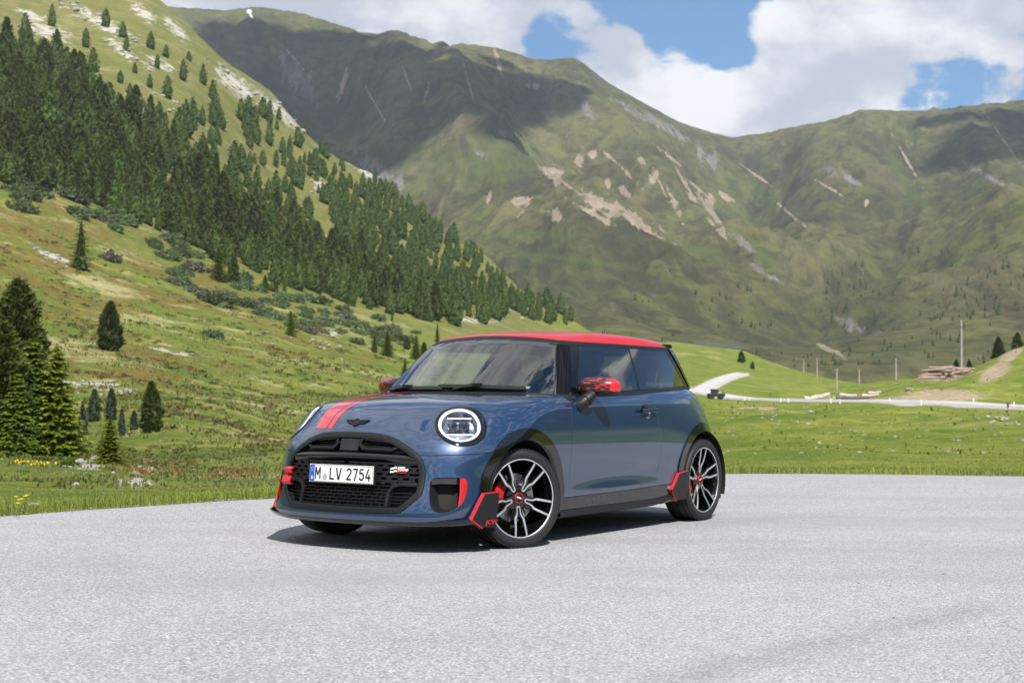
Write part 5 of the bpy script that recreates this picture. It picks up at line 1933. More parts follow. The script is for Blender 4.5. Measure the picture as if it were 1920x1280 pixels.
                band(mbb, web + [[0, -.012], [0, -.012], [0, -.012], [0, -.024]], web + [[0, .012], [0, .012], [0, .012], [0, .024]], smap, -.012, -.045)
                spoke_me = None
                so = mbb.build('spoke', M['gloss'], wh); fo = mbs.build('spoke_face', M['silver'], wh, True, 40)
                sm, fm_ = so.data, fo.data
                spoke_me = (sm, fm_)
                so.rotation_euler = R_.to_euler(); fo.rotation_euler = R_.to_euler(); so.scale = fo.scale = (1.065, 1, 1.065)
            else:
                for nm, me in zip(('spoke', 'spoke_face'), spoke_me):
                    o = link(nm, me, None, wh); o.rotation_euler = R_.to_euler(); o.scale = (1.065, 1, 1.065)
        mb = MB(); mb.lathe([(.085, .012), (.155, .012), (.158, .008), (.158, -.008), (.155, -.012), (.085, -.012)], 64)
        mb.lathe([(.085, .012), (.083, .035), (.03, .036)], 48)
        mb.build('brake_disc', M['disc'], wh, True, 30)
        mb = MB()
        G = []
        for q in np.linspace(brake_angle - .48, brake_angle + .48, 13):
            e = 1 - abs(q - brake_angle) / .48 * .25
            G.append([(r * math.cos(q), y, r * math.sin(q)) for r, y in ((.100, .018), (.100, .040), (.118, .046 * e + .004), (.150, .046 * e + .004), (.170, .040), (.172, .0), (.160, -.03))])
        mb.grid(G); mb.build('brake_caliper', M['red'], wh, True, 30)
        return wh
    w0 = build_wheel(math.radians(8))
    STEER = math.radians(-20)
    def place(w, x, s, steer):
        w.location = (x, s * .750, .3145)
        w.rotation_euler = (0, 0, steer + (0 if s > 0 else math.pi))
    def copy_wheel():
        r = w0.copy(); COL.objects.link(r); r.parent = car
        for ch in list(w0.children):
            c2 = ch.copy(); COL.objects.link(c2); c2.parent = r
        return r
    rr = [w0] + [copy_wheel() for _ in range(3)]
    place(rr[0], 0, 1, STEER); place(rr[1], -2.495, 1, 0); place(rr[2], 0, -1, STEER); place(rr[3], -2.495, -1, 0)
    # the rear wheel stands a little further round
    for ch in rr[1].children: pass
    rr[1].rotation_mode = 'XYZ'
    rr[1].rotation_euler = (0, math.radians(36), 0)
    return car


def mirror_cap_material(s):
    """red cap with a woven black print that opens towards the tip"""
    m = bpy.data.materials.new('red_printed_mirror_cap')
    m.use_nodes = True
    nt = m.node_tree; b = nt.nodes['Principled BSDF']
    tc = nt.nodes.new('ShaderNodeTexCoord')
    mp = nt.nodes.new('ShaderNodeMapping')
    nt.links.new(tc.outputs['Object'], mp.inputs[0])
    sep = nt.nodes.new('ShaderNodeSeparateXYZ'); nt.links.new(mp.outputs[0], sep.inputs[0])
    cmb = nt.nodes.new('ShaderNodeCombineXYZ')
    nt.links.new(sep.outputs['Y'], cmb.inputs[0]); nt.links.new(sep.outputs['Z'], cmb.inputs[1])
    br = nt.nodes.new('ShaderNodeTexBrick')
    br.inputs['Color1'].default_value = (1, 1, 1, 1); br.inputs['Color2'].default_value = (0, 0, 0, 1)
    br.inputs['Mortar'].default_value = (0, 0, 0, 1)
    br.inputs['Scale'].default_value = 1.0
    br.inputs['Brick Width'].default_value = .026; br.inputs['Row Height'].default_value = .0088
    br.inputs['Mortar Size'].default_value = .0012; br.inputs['Bias'].default_value = 0.35
    nt.links.new(cmb.outputs[0], br.inputs['Vector'])
    grad = nt.nodes.new('ShaderNodeMapRange')
    ab = nt.nodes.new('ShaderNodeMath'); ab.operation = 'ABSOLUTE'
    nt.links.new(sep.outputs['Y'], ab.inputs[0])
    nt.links.new(ab.outputs[0], grad.inputs[0])
    grad.inputs[1].default_value = .74; grad.inputs[2].default_value = 1.03
    # red share = max(gradient beyond the middle, brick * gradient)
    th = nt.nodes.new('ShaderNodeMath'); th.operation = 'ADD'
    bw = nt.nodes.new('ShaderNodeRGBToBW'); nt.links.new(br.outputs[0], bw.inputs[0])
    nt.links.new(bw.outputs[0], th.inputs[0]); nt.links.new(grad.outputs[0], th.inputs[1])
    ramp = nt.nodes.new('ShaderNodeValToRGB')
    ramp.color_ramp.interpolation = 'CONSTANT'
    e = ramp.color_ramp.elements
    e[0].position = 0; e[0].color = (.02, .004, .006, 1)
    e[1].position = .46; e[1].color = (.56, .012, .014, 1)
    half = nt.nodes.new('ShaderNodeMath'); half.operation = 'MULTIPLY'; half.inputs[1].default_value = .5
    nt.links.new(th.outputs[0], half.inputs[0]); nt.links.new(half.outputs[0], ramp.inputs[0])
    nt.links.new(ramp.outputs[0], b.inputs['Base Color'])
    b.inputs['Roughness'].default_value = .3
    b.inputs['Coat Weight'].default_value = .8
    return m

# ---------------------------------------------------------------- plants, stones, posts, logs
RNG = np.random.default_rng(7)


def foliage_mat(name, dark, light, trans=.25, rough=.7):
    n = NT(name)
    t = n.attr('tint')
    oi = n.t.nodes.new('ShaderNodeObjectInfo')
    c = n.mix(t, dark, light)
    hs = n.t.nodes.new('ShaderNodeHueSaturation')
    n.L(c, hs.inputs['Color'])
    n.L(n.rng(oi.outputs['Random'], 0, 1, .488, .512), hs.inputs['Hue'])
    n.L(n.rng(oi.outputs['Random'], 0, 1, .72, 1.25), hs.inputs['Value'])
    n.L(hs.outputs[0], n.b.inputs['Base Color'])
    n.b.inputs['Roughness'].default_value = rough
    n.b.inputs['Specular IOR Level'].default_value = .25
    tr = n.t.nodes.new('ShaderNodeBsdfTranslucent'); n.L(hs.outputs[0], tr.inputs[0])
    mx = n.t.nodes.new('ShaderNodeMixShader'); mx.inputs[0].default_value = trans
    out = n.t.nodes['Material Output']
    n.L(n.b.outputs[0], mx.inputs[1]); n.L(tr.outputs[0], mx.inputs[2]); n.L(mx.outputs[0], out.inputs[0])
    return n.m


def tri_mesh(name, V, tint, m):
    """V (n,3,3) loose triangles"""
    n = len(V)
    me = mesh_np(name, V.reshape(-1, 3), np.arange(3 * n).reshape(-1, 3), None, False)
    add_attr(me, 'tint', np.repeat(tint, 3) if len(tint) == n else tint)
    me.materials.append(m)
    return me


def unit(v): return v / (np.linalg.norm(v, axis=-1, keepdims=True) + 1e-9)


def core_mesh(r, prof, nu, nz, z0, z1, k=.80, cone=.5):
    """lumpy inner body of a crown: triangles and tints"""
    th = np.arange(nu) * 2 * np.pi / nu
    zz = np.linspace(0, 1, nz)
    G = []
    ph = r.uniform(0, 6, 3)
    for t in zz:
        R = prof(t) * k * (1 + .10 * np.sin(3 * th + ph[0] + 5 * t) + .12 * r.normal(0, 1, nu))
        G.append(np.stack([R * np.cos(th), R * np.sin(th), np.full(nu, z0 + (z1 - z0) * t) - .25 * R * r.uniform(0, 1, nu)], 1))
    G = np.array(G)
    T = []
    for a in range(nz - 1):
        for b in range(nu):
            c = (b + 1) % nu
            T.append([G[a, b], G[a, c], G[a + 1, c]]); T.append([G[a, b], G[a + 1, c], G[a + 1, b]])
    T = np.array(T)
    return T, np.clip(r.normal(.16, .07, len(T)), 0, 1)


def pine_crown(seed, n=430, slim=1.0):
    """stone pine of height 1: a rounded column of needle tufts over a dense body"""
    r = np.random.default_rng(seed)
    prof = lambda t: .205 * slim * (np.clip(np.asarray(t, float) / .12, .45, 1)) ** .5 * (1 - np.clip(t, 0, .999) ** 1.75) ** .70
    T0, c0 = core_mesh(r, prof, 12, 12, .03, .96)
    t = r.uniform(0, 1, n) ** .9
    ang = r.uniform(0, 2 * np.pi, n)
    lob = 1 + .16 * np.sin(3 * ang + r.uniform(0, 6) + 5 * t) + .12 * np.sin(7 * ang + 11 * t + r.uniform(0, 6)) + .16 * np.sin(22 * t + 2 * ang)
    R = prof(t) * lob
    k = r.uniform(.72, 1.06, n)
    c = np.stack([R * k * np.cos(ang), R * k * np.sin(ang), .03 + .95 * t], 1)
    out = unit(np.stack([np.cos(ang), np.sin(ang), r.uniform(.2, 1.2, n)], 1))
    tri = [T0]; tint = [c0]
    for q in range(3):
        d = unit(out + r.normal(0, .38, (n, 3)))
        s = unit(np.cross(d, r.normal(0, 1, (n, 3))))
        L = r.uniform(.026, .056, (n, 1)); w = r.uniform(.016, .030, (n, 1))
        tri.append(np.stack([c - d * L * .5 + s * w, c - d * L * .5 - s * w, c + d * L], 1))
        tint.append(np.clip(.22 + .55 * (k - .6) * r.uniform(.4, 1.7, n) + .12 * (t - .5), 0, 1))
    return np.concatenate(tri), np.concatenate(tint)


def spruce_crown(seed, layers=26, per=9, droop=.30, width=.24):
    """spruce of height 1: whorls of hanging branches"""
    r = np.random.default_rng(seed)
    T, tint = [], []
    Tc, tc_ = core_mesh(r, lambda t: width * .62 * (1 - t) ** .85 + .004, 9, 9, .04, .97, .7)
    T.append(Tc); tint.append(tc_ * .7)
    for i in range(layers):
        z = .05 + .93 * (i / layers) ** .92
        L0 = width * (1 - z) ** .82 + .012
        for b in range(max(4, int(per * (1 - .5 * z)))):
            a = 2 * np.pi * (b + r.uniform(-.35, .35)) / per + i * 2.4
            L = L0 * r.uniform(.72, 1.12)
            m = max(4, int(5 + 26 * L))
            u = np.linspace(.12, 1, m)
            zz = z - droop * L * u ** 1.3 + .10 * L * u ** 4 + r.uniform(-.008, .008)
            p = np.stack([np.cos(a) * L * u, np.sin(a) * L * u, zz], 1)
            dirv = np.array([np.cos(a), np.sin(a), -droop * .7])
            sd = np.array([-np.sin(a), np.cos(a), 0])
            for sgn in (1, -1):
                l = (.034 + .055 * L * (1.1 - u)) * r.uniform(.7, 1.25, m)
                tip = p + (sd * sgn * .8 + dirv * .75)[None] * l[:, None] + np.array([0, 0, -1])[None] * (l * r.uniform(.05, .55, m))[:, None]
                w = .011 + .010 * r.uniform(0, 1, m)
                T.append(np.stack([p - dirv * w[:, None], p + dirv * w[:, None], tip], 1))
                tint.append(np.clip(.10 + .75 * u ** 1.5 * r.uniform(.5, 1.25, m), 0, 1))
            # upright needles over the branch
            up = p + np.array([0, 0, 1])[None] * r.uniform(.006, .016, m)[:, None] + dirv * .022
            T.append(np.stack([p - sd * .009, p + sd * .009, up], 1)); tint.append(np.clip(.2 + .8 * u * r.uniform(.5, 1.2, m), 0, 1))
    T = np.concatenate(T); tint = np.concatenate(tint)
    k = r.uniform(0, 1, len(T)) < .96
    return T[k], tint[k]


def bush_crown(seed, n=260):
    r = np.random.default_rng(seed)
    d = unit(r.normal(0, 1, (n, 3))); d[:, 2] = np.abs(d[:, 2])
    lob = 1 + .25 * np.sin(d[:, 0] * 5 + seed) * np.cos(d[:, 1] * 6 - seed)
    k = r.uniform(.55, 1, n) ** .5
    c = d * [.5, .5, .46] * (lob * k)[:, None]
    Tc, tc_ = core_mesh(r, lambda t: .40 * math.sqrt(max(0, 1 - t * t)) + .01, 12, 6, -.05, .36, 1)
    T, tint = [Tc], [tc_]
    for q in range(3):
        e = unit(d + r.normal(0, .6, (n, 3))); s = unit(np.cross(e, r.normal(0, 1, (n, 3))))
        L = r.uniform(.05, .10, (n, 1)); w = r.uniform(.03, .055, (n, 1))
        T.append(np.stack([c - e * L * .5 + s * w, c - e * L * .5 - s * w, c + e * L], 1))
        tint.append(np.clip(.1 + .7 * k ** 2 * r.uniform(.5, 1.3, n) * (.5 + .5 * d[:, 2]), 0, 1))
    return np.concatenate(T), np.concatenate(tint)


def trunk_mesh(name, m, h=.97, r0=.022, seed=0):
    mb = MB()
    zz = np.linspace(-.03, h, 7)
    r = np.random.default_rng(seed)
    mb.tube([(r.uniform(-.004, .004), r.uniform(-.004, .004), z) for z in zz], np.linspace(r0, .002, 7), 6)
    me = bpy.data.meshes.new(name); me.from_pydata(mb.v, [], mb.f); me.materials.append(m)
    return me


def rock_mesh(name, seed, m, sub=2):
    bm = bmesh.new(); bmesh.ops.create_icosphere(bm, subdivisions=sub, radius=.5)
    r = random.Random(seed)
    pl = [Vector((r.gauss(0, 1), r.gauss(0, 1), r.gauss(0, .8))).normalized() for _ in range(9)]
    for v in bm.verts:
        c = v.co.copy(); d = c.normalized(); s = 1.0
        for p in pl:
            q = d.dot(p)
            if q > .55: s = min(s, .62 / q + .08)
        v.co = c * s * (1 + .06 * r.uniform(-1, 1))
        v.co.z *= .72
    me = bpy.data.meshes.new(name); bm.to_mesh(me); bm.free(); me.materials.append(m)
    return me


def in_poly(P, x, y):
    P = np.asarray(P, float); ins = np.zeros(np.shape(x), bool)
    for i in range(len(P)):
        a, b = P[i], P[(i + 1) % len(P)]
        c = (a[1] > y) != (b[1] > y)
        ins ^= c & (x < a[0] + (y - a[1]) * (b[0] - a[0]) / ((b[1] - a[1]) if b[1] != a[1] else 1e-9))
    return ins


class Surface:
    """pixel -> visible ground point lookup from a land mesh"""
    def __init__(s, ob, d0, d1, cell=3):
        me = ob.data; n = len(me.vertices); co = np.empty(n * 3, np.float32); me.vertices.foreach_get('co', co)
        V = co.reshape(-1, 3).astype(float)
        V = V[(V[:, 1] > d0) & (V[:, 1] < d1)]
        px, py = to_px(V)
        k = (px > -60) & (px < 1990) & (py > -60) & (py < 1000)
        s.V, s.px, s.py = V[k], px[k], py[k]
        s.c = cell
        o = np.argsort(-s.V[:, 1])
        s.grid = {}
        key = (np.floor(s.px[o] / cell).astype(int) * 10000 + np.floor(s.py[o] / cell).astype(int))
        for kk, i in zip(key.tolist(), o.tolist()): s.grid[kk] = i      # the nearest wins
    def __call__(s, px, py):
        cx, cy = int(px // s.c), int(py // s.c)
        for rad in range(0, 9):
            best = None
            for a in range(-rad, rad + 1):
                for b in (range(-rad, rad + 1) if abs(a) == rad else (-rad, rad)):
                    i = s.grid.get((cx + a) * 10000 + cy + b)
                    if i is not None and (best is None or s.V[i, 1] < s.V[best, 1]): best = i
            if best is not None:
                D = s.V[best, 1]
                p = at(px, py, D)
                return np.array([p[0], p[1], s.V[best, 2]])
        return None


def build_nature():
    ground = bpy.data.objects['ground']; mount = bpy.data.objects['mountain']
    GS = Surface(ground, 20, 1100); MS = Surface(mount, 900, 2900, 4)
    bark = mat('grey_brown_bark', (.085, .065, .048), .9, grain=.4, grain_scale=30)
    pine_m = foliage_mat('stone_pine_needles', (.028, .050, .010), (.135, .170, .026), .25)
    spruce_m = foliage_mat('spruce_needles', (.034, .062, .008), (.185, .235, .020), .3)
    young_m = foliage_mat('light_green_needles', (.070, .105, .014), (.200, .240, .028), .3)
    blue_m = foliage_mat('grey_green_needles', (.040, .062, .034), (.110, .145, .075), .2)
    alder_m = foliage_mat('grey_green_leaves', (.090, .130, .052), (.190, .245, .105), .35)
    alder_b = foliage_mat('brown_grey_leaves', (.120, .122, .078), (.215, .215, .150), .3)
    lime_m = foliage_mat('bright_green_leaves', (.060, .100, .010), (.160, .220, .020), .3)
    pines = []
    for k in range(7):
        T, t = pine_crown(100 + k, 400, (.9, 1.1, .8, 1.0, 1.2, .95, .75)[k])
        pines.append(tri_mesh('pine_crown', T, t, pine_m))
    tk = [trunk_mesh('pine_trunk', bark, .9, .02, k) for k in range(3)]
    count = [0]
    def tree(p, h, crown, trunk, label, group, name, rz=None, wide=1.0, lean=None, sink=.2):
        o = empty(name, (p[0], p[1], p[2] - sink), (0, 0, RNG.uniform(0, 6.28) if rz is None else rz))
        if lean: o.rotation_euler[0], o.rotation_euler[1] = lean
        o.scale = (h * wide, h * wide, h)
        tag(o, label, 'tree', group)
        a = bpy.data.objects.new('crown', crown); COL.objects.link(a); a.parent = o
        b = bpy.data.objects.new('trunk', trunk); COL.objects.link(b); b.parent = o
        count[0] += 1
        return o
    # ---- the wood on the slope
    dense = [(-40, 120), (30, 95), (110, 120), (165, 175), (225, 200), (290, 230), (345, 290), (400, 350), (470, 385), (540, 430), (620, 470), (640, 440), (610, 395), (640, 345), (700, 350), (745, 366), (800, 410), (860, 455), (920, 510), (1000, 560), (1075, 600), (1075, 617), (1020, 608), (960, 585), (905, 617), (860, 612), (780, 598), (700, 584), (620, 560), (555, 548), (480, 520), (420, 495), (370, 470), (300, 438), (215, 398), (130, 372), (60, 345), (-40, 330)]
    sparse = [(230, 195), (330, 235), (420, 210), (490, 205), (540, 225), (640, 300), (720, 352), (690, 360), (640, 345), (600, 400), (640, 470), (540, 430), (400, 350), (300, 240)]
    top = [(-30, 60), (60, 60), (180, 20), (260, 70), (340, 90), (420, 190), (330, 230), (230, 190), (110, 110)]
    P = []
    rr = np.random.default_rng(3)
    def far_enough(px, py, dmin):
        for a, b, _ in P:
            if abs(a - px) < dmin and (a - px) ** 2 + ((b - py) * 1.25) ** 2 < dmin * dmin: return False
        return True
    tries = 0
    while len(P) < 1050 and tries < 26000:
        tries += 1
        px, py = rr.uniform(-30, 1080), rr.uniform(90, 620)
        if in_poly(dense, px, py) and (gnoise(np.array(px / 70.), np.array(py / 50.), 4) > -.52) and far_enough(px, py, 9.5): P.append((px, py, 0))
        elif in_poly(sparse, px, py) and gnoise(np.array(px / 38.), np.array(py / 30.), 14) > -.05 and far_enough(px, py, 11): P.append((px, py, 1))
    n1 = len(P); tries = 0
    while len(P) < n1 + 32 and tries < 600:
        tries += 1
        px, py = rr.uniform(-20, 420), rr.uniform(10, 230)
        if in_poly(top, px, py) and far_enough(px, py, 34): P.append((px, py, 2))
    pine_l = foliage_mat('light_larch_needles', (.045, .080, .014), (.150, .205, .040), .3)
    larch = [tri_mesh('larch_crown', *pine_crown(500 + k, 380, (.95, .75, 1.05)[k]), pine_l) for k in range(3)]
    items = []
    for px, py, kind in P:
        g = GS(px, py)
        if g is None: continue
        base_h = np.interp(px, [0, 450, 900, 1080], [13.0, 12.0, 9.2, 9.5]) * (.86, .66, .58)[kind] * np.clip(rr.lognormal(-.08, .28), .45, 1.4)
        items.append((base_h / g[1], g, base_h))
    items.sort(key=lambda q: -q[0])
    for _, g, h in items[:255]:
        lt = rr.uniform() < .16
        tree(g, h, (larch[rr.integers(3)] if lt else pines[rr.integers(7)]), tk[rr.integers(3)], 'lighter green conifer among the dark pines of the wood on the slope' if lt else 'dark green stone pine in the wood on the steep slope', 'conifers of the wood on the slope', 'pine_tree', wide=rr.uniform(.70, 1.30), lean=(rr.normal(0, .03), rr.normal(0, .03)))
    rest = items[255:]
    for _ in range(170):        # the wood goes on beyond the left edge of the picture
        px = rr.uniform(-420, -28); py = rr.uniform(60 + px * .10, 345 + px * .12)
        g = ground_hit(px, py, t0=150, t1=800, n=160)
        if g is not None: rest.append((0, g, 13 * np.clip(rr.lognormal(-.08, .28), .45, 1.4)))
    def joined(pts, meshes, name, m, wide=(.85, 1.25)):
        Vs, ts = [], []
        data = []
        for me in meshes:
            co = np.empty(len(me.vertices) * 3, np.float32); me.vertices.foreach_get('co', co)
            tt = np.empty(len(me.vertices), np.float32); me.attributes['tint'].data.foreach_get('value', tt)
            data.append((co.reshape(-1, 3), tt))
        for g, h in pts:
            co, tt = data[rr.integers(len(data))]
            a = rr.uniform(0, 6.28); w = rr.uniform(*wide)
            R = np.array([[math.cos(a), -math.sin(a), 0], [math.sin(a), math.cos(a), 0], [0, 0, 1]])
            Vs.append((co @ R.T) * [h * w, h * w, h] + [g[0], g[1], g[2] - .25]); ts.append(np.clip(tt * rr.uniform(.7, 1.2), 0, 1))
        V = np.concatenate(Vs); t = np.concatenate(ts)
        me = mesh_np(name, V, np.arange(len(V)).reshape(-1, 3), None, False); add_attr(me, 'tint', t)
        o = link(name, me, m); tag(o, kind='stuff'); return o
    fars = [tri_mesh('far_crown', *pine_crown(300 + k, 150, 1.15), pine_m) for k in range(3)]
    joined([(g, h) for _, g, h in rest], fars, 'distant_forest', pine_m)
    # ---- scattered trees far off on the mountain foot
    pts = []
    tries = 0
    while len(pts) < 230 and tries < 4000:
        tries += 1
        px, py = rr.uniform(960, 1925), rr.uniform(470, 705)
        lo = np.interp(px, [960, 1200, 1500, 1700, 1920], [560, 540, 520, 470, 430])
        if py < lo or gnoise(np.array(px / 110.), np.array(py / 60.), 9) < np.interp(px, [1000, 1500, 1900], [.25, -.1, -.35]): continue
        if rr.uniform() > np.interp(px, [1000, 1450, 1900], [.25, .6, 1]): continue
        g = MS(px, py)
        if g is not None and g[1] < 2300: pts.append((g, rr.uniform(3, 6.8) * g[1] / 1400))
    joined(pts, fars, 'mountain_trees', pine_m)
    # ---- single trees of the foreground
    spr = [tri_mesh('spruce_crown', *spruce_crown(10 + k, 36, 13, .34, (.25, .30, .22, .27)[k]), spruce_m) for k in range(4)]
    bright_m = foliage_mat('bright_spruce_needles', (.060, .090, .008), (.250, .290, .020), .32)
    sprb = [tri_mesh('bright_spruce_crown', *spruce_crown(30 + k, 34, 13, .32, .28), bright_m) for k in range(2)]
    sprl = [tri_mesh('light_spruce_crown', *spruce_crown(40 + k, 20, 8, .15, .26), young_m) for k in range(2)]
    big = [tri_mesh('dense_pine_crown', *pine_crown(60 + k, 1500, (1.15, 1.0, .95)[k]), pine_m) for k in range(3)]
    thin = [tri_mesh('grey_pine_crown', *pine_crown(80 + k, 420, .85), blue_m) for k in range(2)]
    stk = trunk_mesh('spruce_trunk', bark, .96, .018, 5)
    one = [  # px base, py base, py top, crown, width, label, kind
        (30, 800, 518, big[0], 1.0, 'tall dark stone pine rising above the clump of spruces at the left edge', 'pine_tree'),
        (4, 850, 600, big[1], 1.15, 'dark pine cut by the left edge of the picture, beside the big spruces', 'pine_tree'),
        (60, 852, 622, spr[1], 1.15, 'largest spruce of the left clump, broad with hanging branches down to the grass', 'spruce_tree'),
        (104, 856, 640, sprb[0], 1.1, 'yellow-green sunlit spruce on the right side of the left clump', 'spruce_tree'),
        (30, 856, 690, spr[0], 1.1, 'lower dark spruce filling the middle of the left clump', 'spruce_tree'),
        (122, 856, 735, sprb[1], 1.3, 'small bright spruce at the right foot of the left clump', 'spruce_tree'),
        (205, 872, 783, sprb[1], 1.55, 'small green spruce standing among pale stones by the meadow edge', 'spruce_tree'),
        (283, 810, 712, big[2], 1.05, 'bushy young stone pine on the bank, right of the thin grey pines', 'pine_tree'),
        (206, 657, 562, big[1], 1.15, 'lone rounded stone pine in the middle of the left slope', 'pine_tree'),
        (151, 505, 408, sprl[0], 1.15, 'lone light green spruce high on the left slope', 'spruce_tree'),
        (176, 790, 727, thin[0], 1.15, 'grey-green pine, left of the pair behind the small spruce', 'pine_tree'),
        (208, 788, 726, thin[1], 1.1, 'grey-green pine, right of the pair behind the small spruce', 'pine_tree'),
        (154, 830, 755, thin[1], .85, 'slender grey pine just right of the left spruce clump', 'pine_tree'),
        (228, 818, 765, thin[0], .8, 'smallest slender grey pine near the bushy young stone pine', 'pine_tree'),
        (251, 806, 768, thin[0], 1.3, 'low grey-green pine at the left foot of the bushy young stone pine', 'pine_tree'),
        (104, 852, 815, thin[1], 1.3, 'low blue-grey young pine in front of the bright spruces', 'pine_tree'),
        (410, 525, 458, spr[1], 1.0, 'dark spruce at the foot of the wood, left of a narrow pine', 'spruce_tree'),
        (438, 530, 476, big[0], .9, 'narrow pine at the foot of the wood, right of a dark spruce', 'pine_tree'),
        (545, 629, 580, spr[2], 1.15, 'lone little spruce in the meadow below the bushes', 'spruce_tree'),
        (517, 548, 503, sprl[0], 1.0, 'pale green young spruce, left of two below the wood', 'spruce_tree'),
        (533, 553, 515, sprl[1], .95, 'pale green young spruce, right of two below the wood', 'spruce_tree'),
        (497, 545, 515, big[2], .9, 'dark little pine left of the pale green young spruces', 'pine_tree'),
        (702, 660, 624, sprl[1], 1.3, 'bushy pale green spruce beyond the bonnet, leftmost of a cluster', 'spruce_tree'),
        (726, 667, 618, spr[0], 1.25, 'dark spruce beyond the car, touching the bushy pale green one', 'spruce_tree'),
        (763, 655, 630, big[0], 1.1, 'small dark pine above the broad pale spruce near the windscreen', 'pine_tree'),
        (780, 674, 626, spr[3], 1.2, 'dark broad spruce just left of the windscreen pillar', 'spruce_tree'),
        (795, 672, 640, big[1], 1.1, 'low dark pine against the windscreen pillar', 'pine_tree'),
        (759, 704, 668, sprl[0], 1.3, 'pale broad spruce over the far door mirror', 'spruce_tree'),
        (820, 642, 604, spr[2], .7, 'thin pointed spruce just left of the red roof', 'spruce_tree'),
        (735, 602, 585, spr[2], .9, 'tiny spruce above the bushes left of the roof', 'spruce_tree'),
        (1390, 680, 657, big[0], 1.25, 'round dark pine beside the blue net fence', 'pine_tree'),
        (1411, 692, 677, big[2], 1.3, 'little round pine right of the net fence, above the lane', 'pine_tree'),
        (1872, 678, 630, big[1], 1.15, 'dark conical pine behind the stony bank at the right', 'pine_tree'),
        (1908, 668, 622, big[0], 1.1, 'dark pine on the stony bank at the right edge', 'pine_tree'),
        (1793, 694, 673, big[2], 1.4, 'small dark pine left of the tall pole, behind the logs', 'pine_tree'),
        (1817, 693, 673, big[1], 1.1, 'small dark pine right of the tall pole, behind the logs', 'pine_tree'),
        (1845, 692, 673, spr[0], 1.2, 'small dark spruce between the logs and the stony bank', 'spruce_tree'),
    ]
    for px, pb, pt, cr, wd, lab, nm in one:
        g = GS(px, min(pb, 868))
        if g is None: continue
        g = ground_hit(px, pb) if pb < 868 and ground_hit(px, pb) is not None else g
        if px > 1780 and pb < 700: g = np.append(at(px, pb, 275)[:2], at(px, pb, 275)[2])
        h = (pb - pt) / FPX * g[1]
        tree(g, h, cr, stk, lab, None, nm, wide=wd, sink=.02 * h)
    # dead silver trunks on the slope
    dead = mat('bleached_dead_wood', (.45, .43, .40), .8, grain=.2, grain_scale=20)
    for px, pb, pt, lab in ((262, 248, 200, 'bleached dead trunk leaning among the dark pines high on the slope'), (836, 528, 512, 'short bleached snag above the meadow, among the pines beyond the roof')):
        g = ground_hit(px, pb); h = (pb - pt) / FPX * g[1]
        mb = MB(); mb.tube([(0, 0, -.3), (.02 * h, 0, .4 * h), (.16 * h, 0, h)], [.03 * h, .022 * h, .006 * h], 6)
        for q in (.45, .6, .75): mb.tube([(.05 * h, 0, q * h), (.05 * h + .18 * h * (1 if q != .6 else -1), .05 * h, (q + .08) * h)], [.012 * h, .003 * h], 4)
        o = mb.build('dead_tree', dead, None, True, loc=tuple(g)); tag(o, lab, 'dead tree')
    # ---- bushes
    al = [tri_mesh('bush', *bush_crown(5 + k), alder_m) for k in range(4)]
    ab = [tri_mesh('bush', *bush_crown(25 + k), alder_b) for k in range(2)]
    lm = [tri_mesh('bush', *bush_crown(45 + k, 420), lime_m) for k in range(2)]
    def bush(px, py, w, hh, me, lab, grp, g=None):
        g = ground_hit(px, py) if g is None else g
        if g is None: return
        W_ = w / FPX * g[1]; H_ = hh / FPX * g[1] * 2.0
        o = bpy.data.objects.new('bush', me); COL.objects.link(o)
        o.location = (g[0], g[1], g[2] - .12 * H_); o.scale = (W_, W_ * .8, H_); o.rotation_euler[2] = RNG.uniform(0, 6.28)
        o.rotation_euler[1] = 0
        tag(o, lab, 'bush', grp)
    zone = [(300, 480), (420, 505), (520, 545), (640, 575), (760, 600), (800, 625), (740, 660), (640, 640), (560, 622), (480, 585), (400, 560), (320, 530)]
    band2 = [(-20, 318), (80, 345), (200, 392), (300, 438), (400, 492), (380, 515), (200, 430), (80, 385), (-20, 362)]
    pl = [(40, 392, 70, 24, 0), (207, 486, 52, 22, 1), (335, 532, 62, 20, 0), (400, 566, 110, 24, 0), (395, 630, 62, 18, 0), (365, 548, 60, 18, 1), (455, 572, 60, 20, 0)]
    for px, py, w, hh, k in pl: bush(px, py, w, hh, (al if not k else ab)[RNG.integers(2)], 'brownish grey bush among the green ones below the wood' if k else 'grey-green alpine bush on the slope below the wood', 'low bushes on the slope')
    n = 0
    while n < 140:
        px, py = rr.uniform(-20, 800), rr.uniform(318, 665)
        z1, z2 = in_poly(zone, px, py), in_poly(band2, px, py)
        if not (z1 or z2): continue
        s = rr.uniform(.5, 1.35) * (1.15 if z2 else 1); br = rr.uniform() < .22
        bush(px, py, 40 * s, 13 * s, (ab if br else al)[rr.integers(2)], 'brownish grey bush among the green ones below the wood' if br else 'grey-green alpine bush on the slope below the wood', 'low bushes on the slope'); n += 1
    bush(130, 872, 40, 18, lm[0], 'bright yellow-green bush at the foot of the left spruces', None)
    bush(85, 862, 26, 10, lm[1], 'small lime green bush under the dark left spruces', None)
    bush(112, 912, 20, 13, lm[0], 'lone green shrub beside a grey stone near the tarmac at left', None)
    # ---- boulders
    rk = mat('pale_grey_boulder', (.29, .275, .25), .9, grain=.35, grain_scale=6, bump=.6, bump_scale=14)
    rks = [rock_mesh('boulder', k, rk) for k in range(6)]
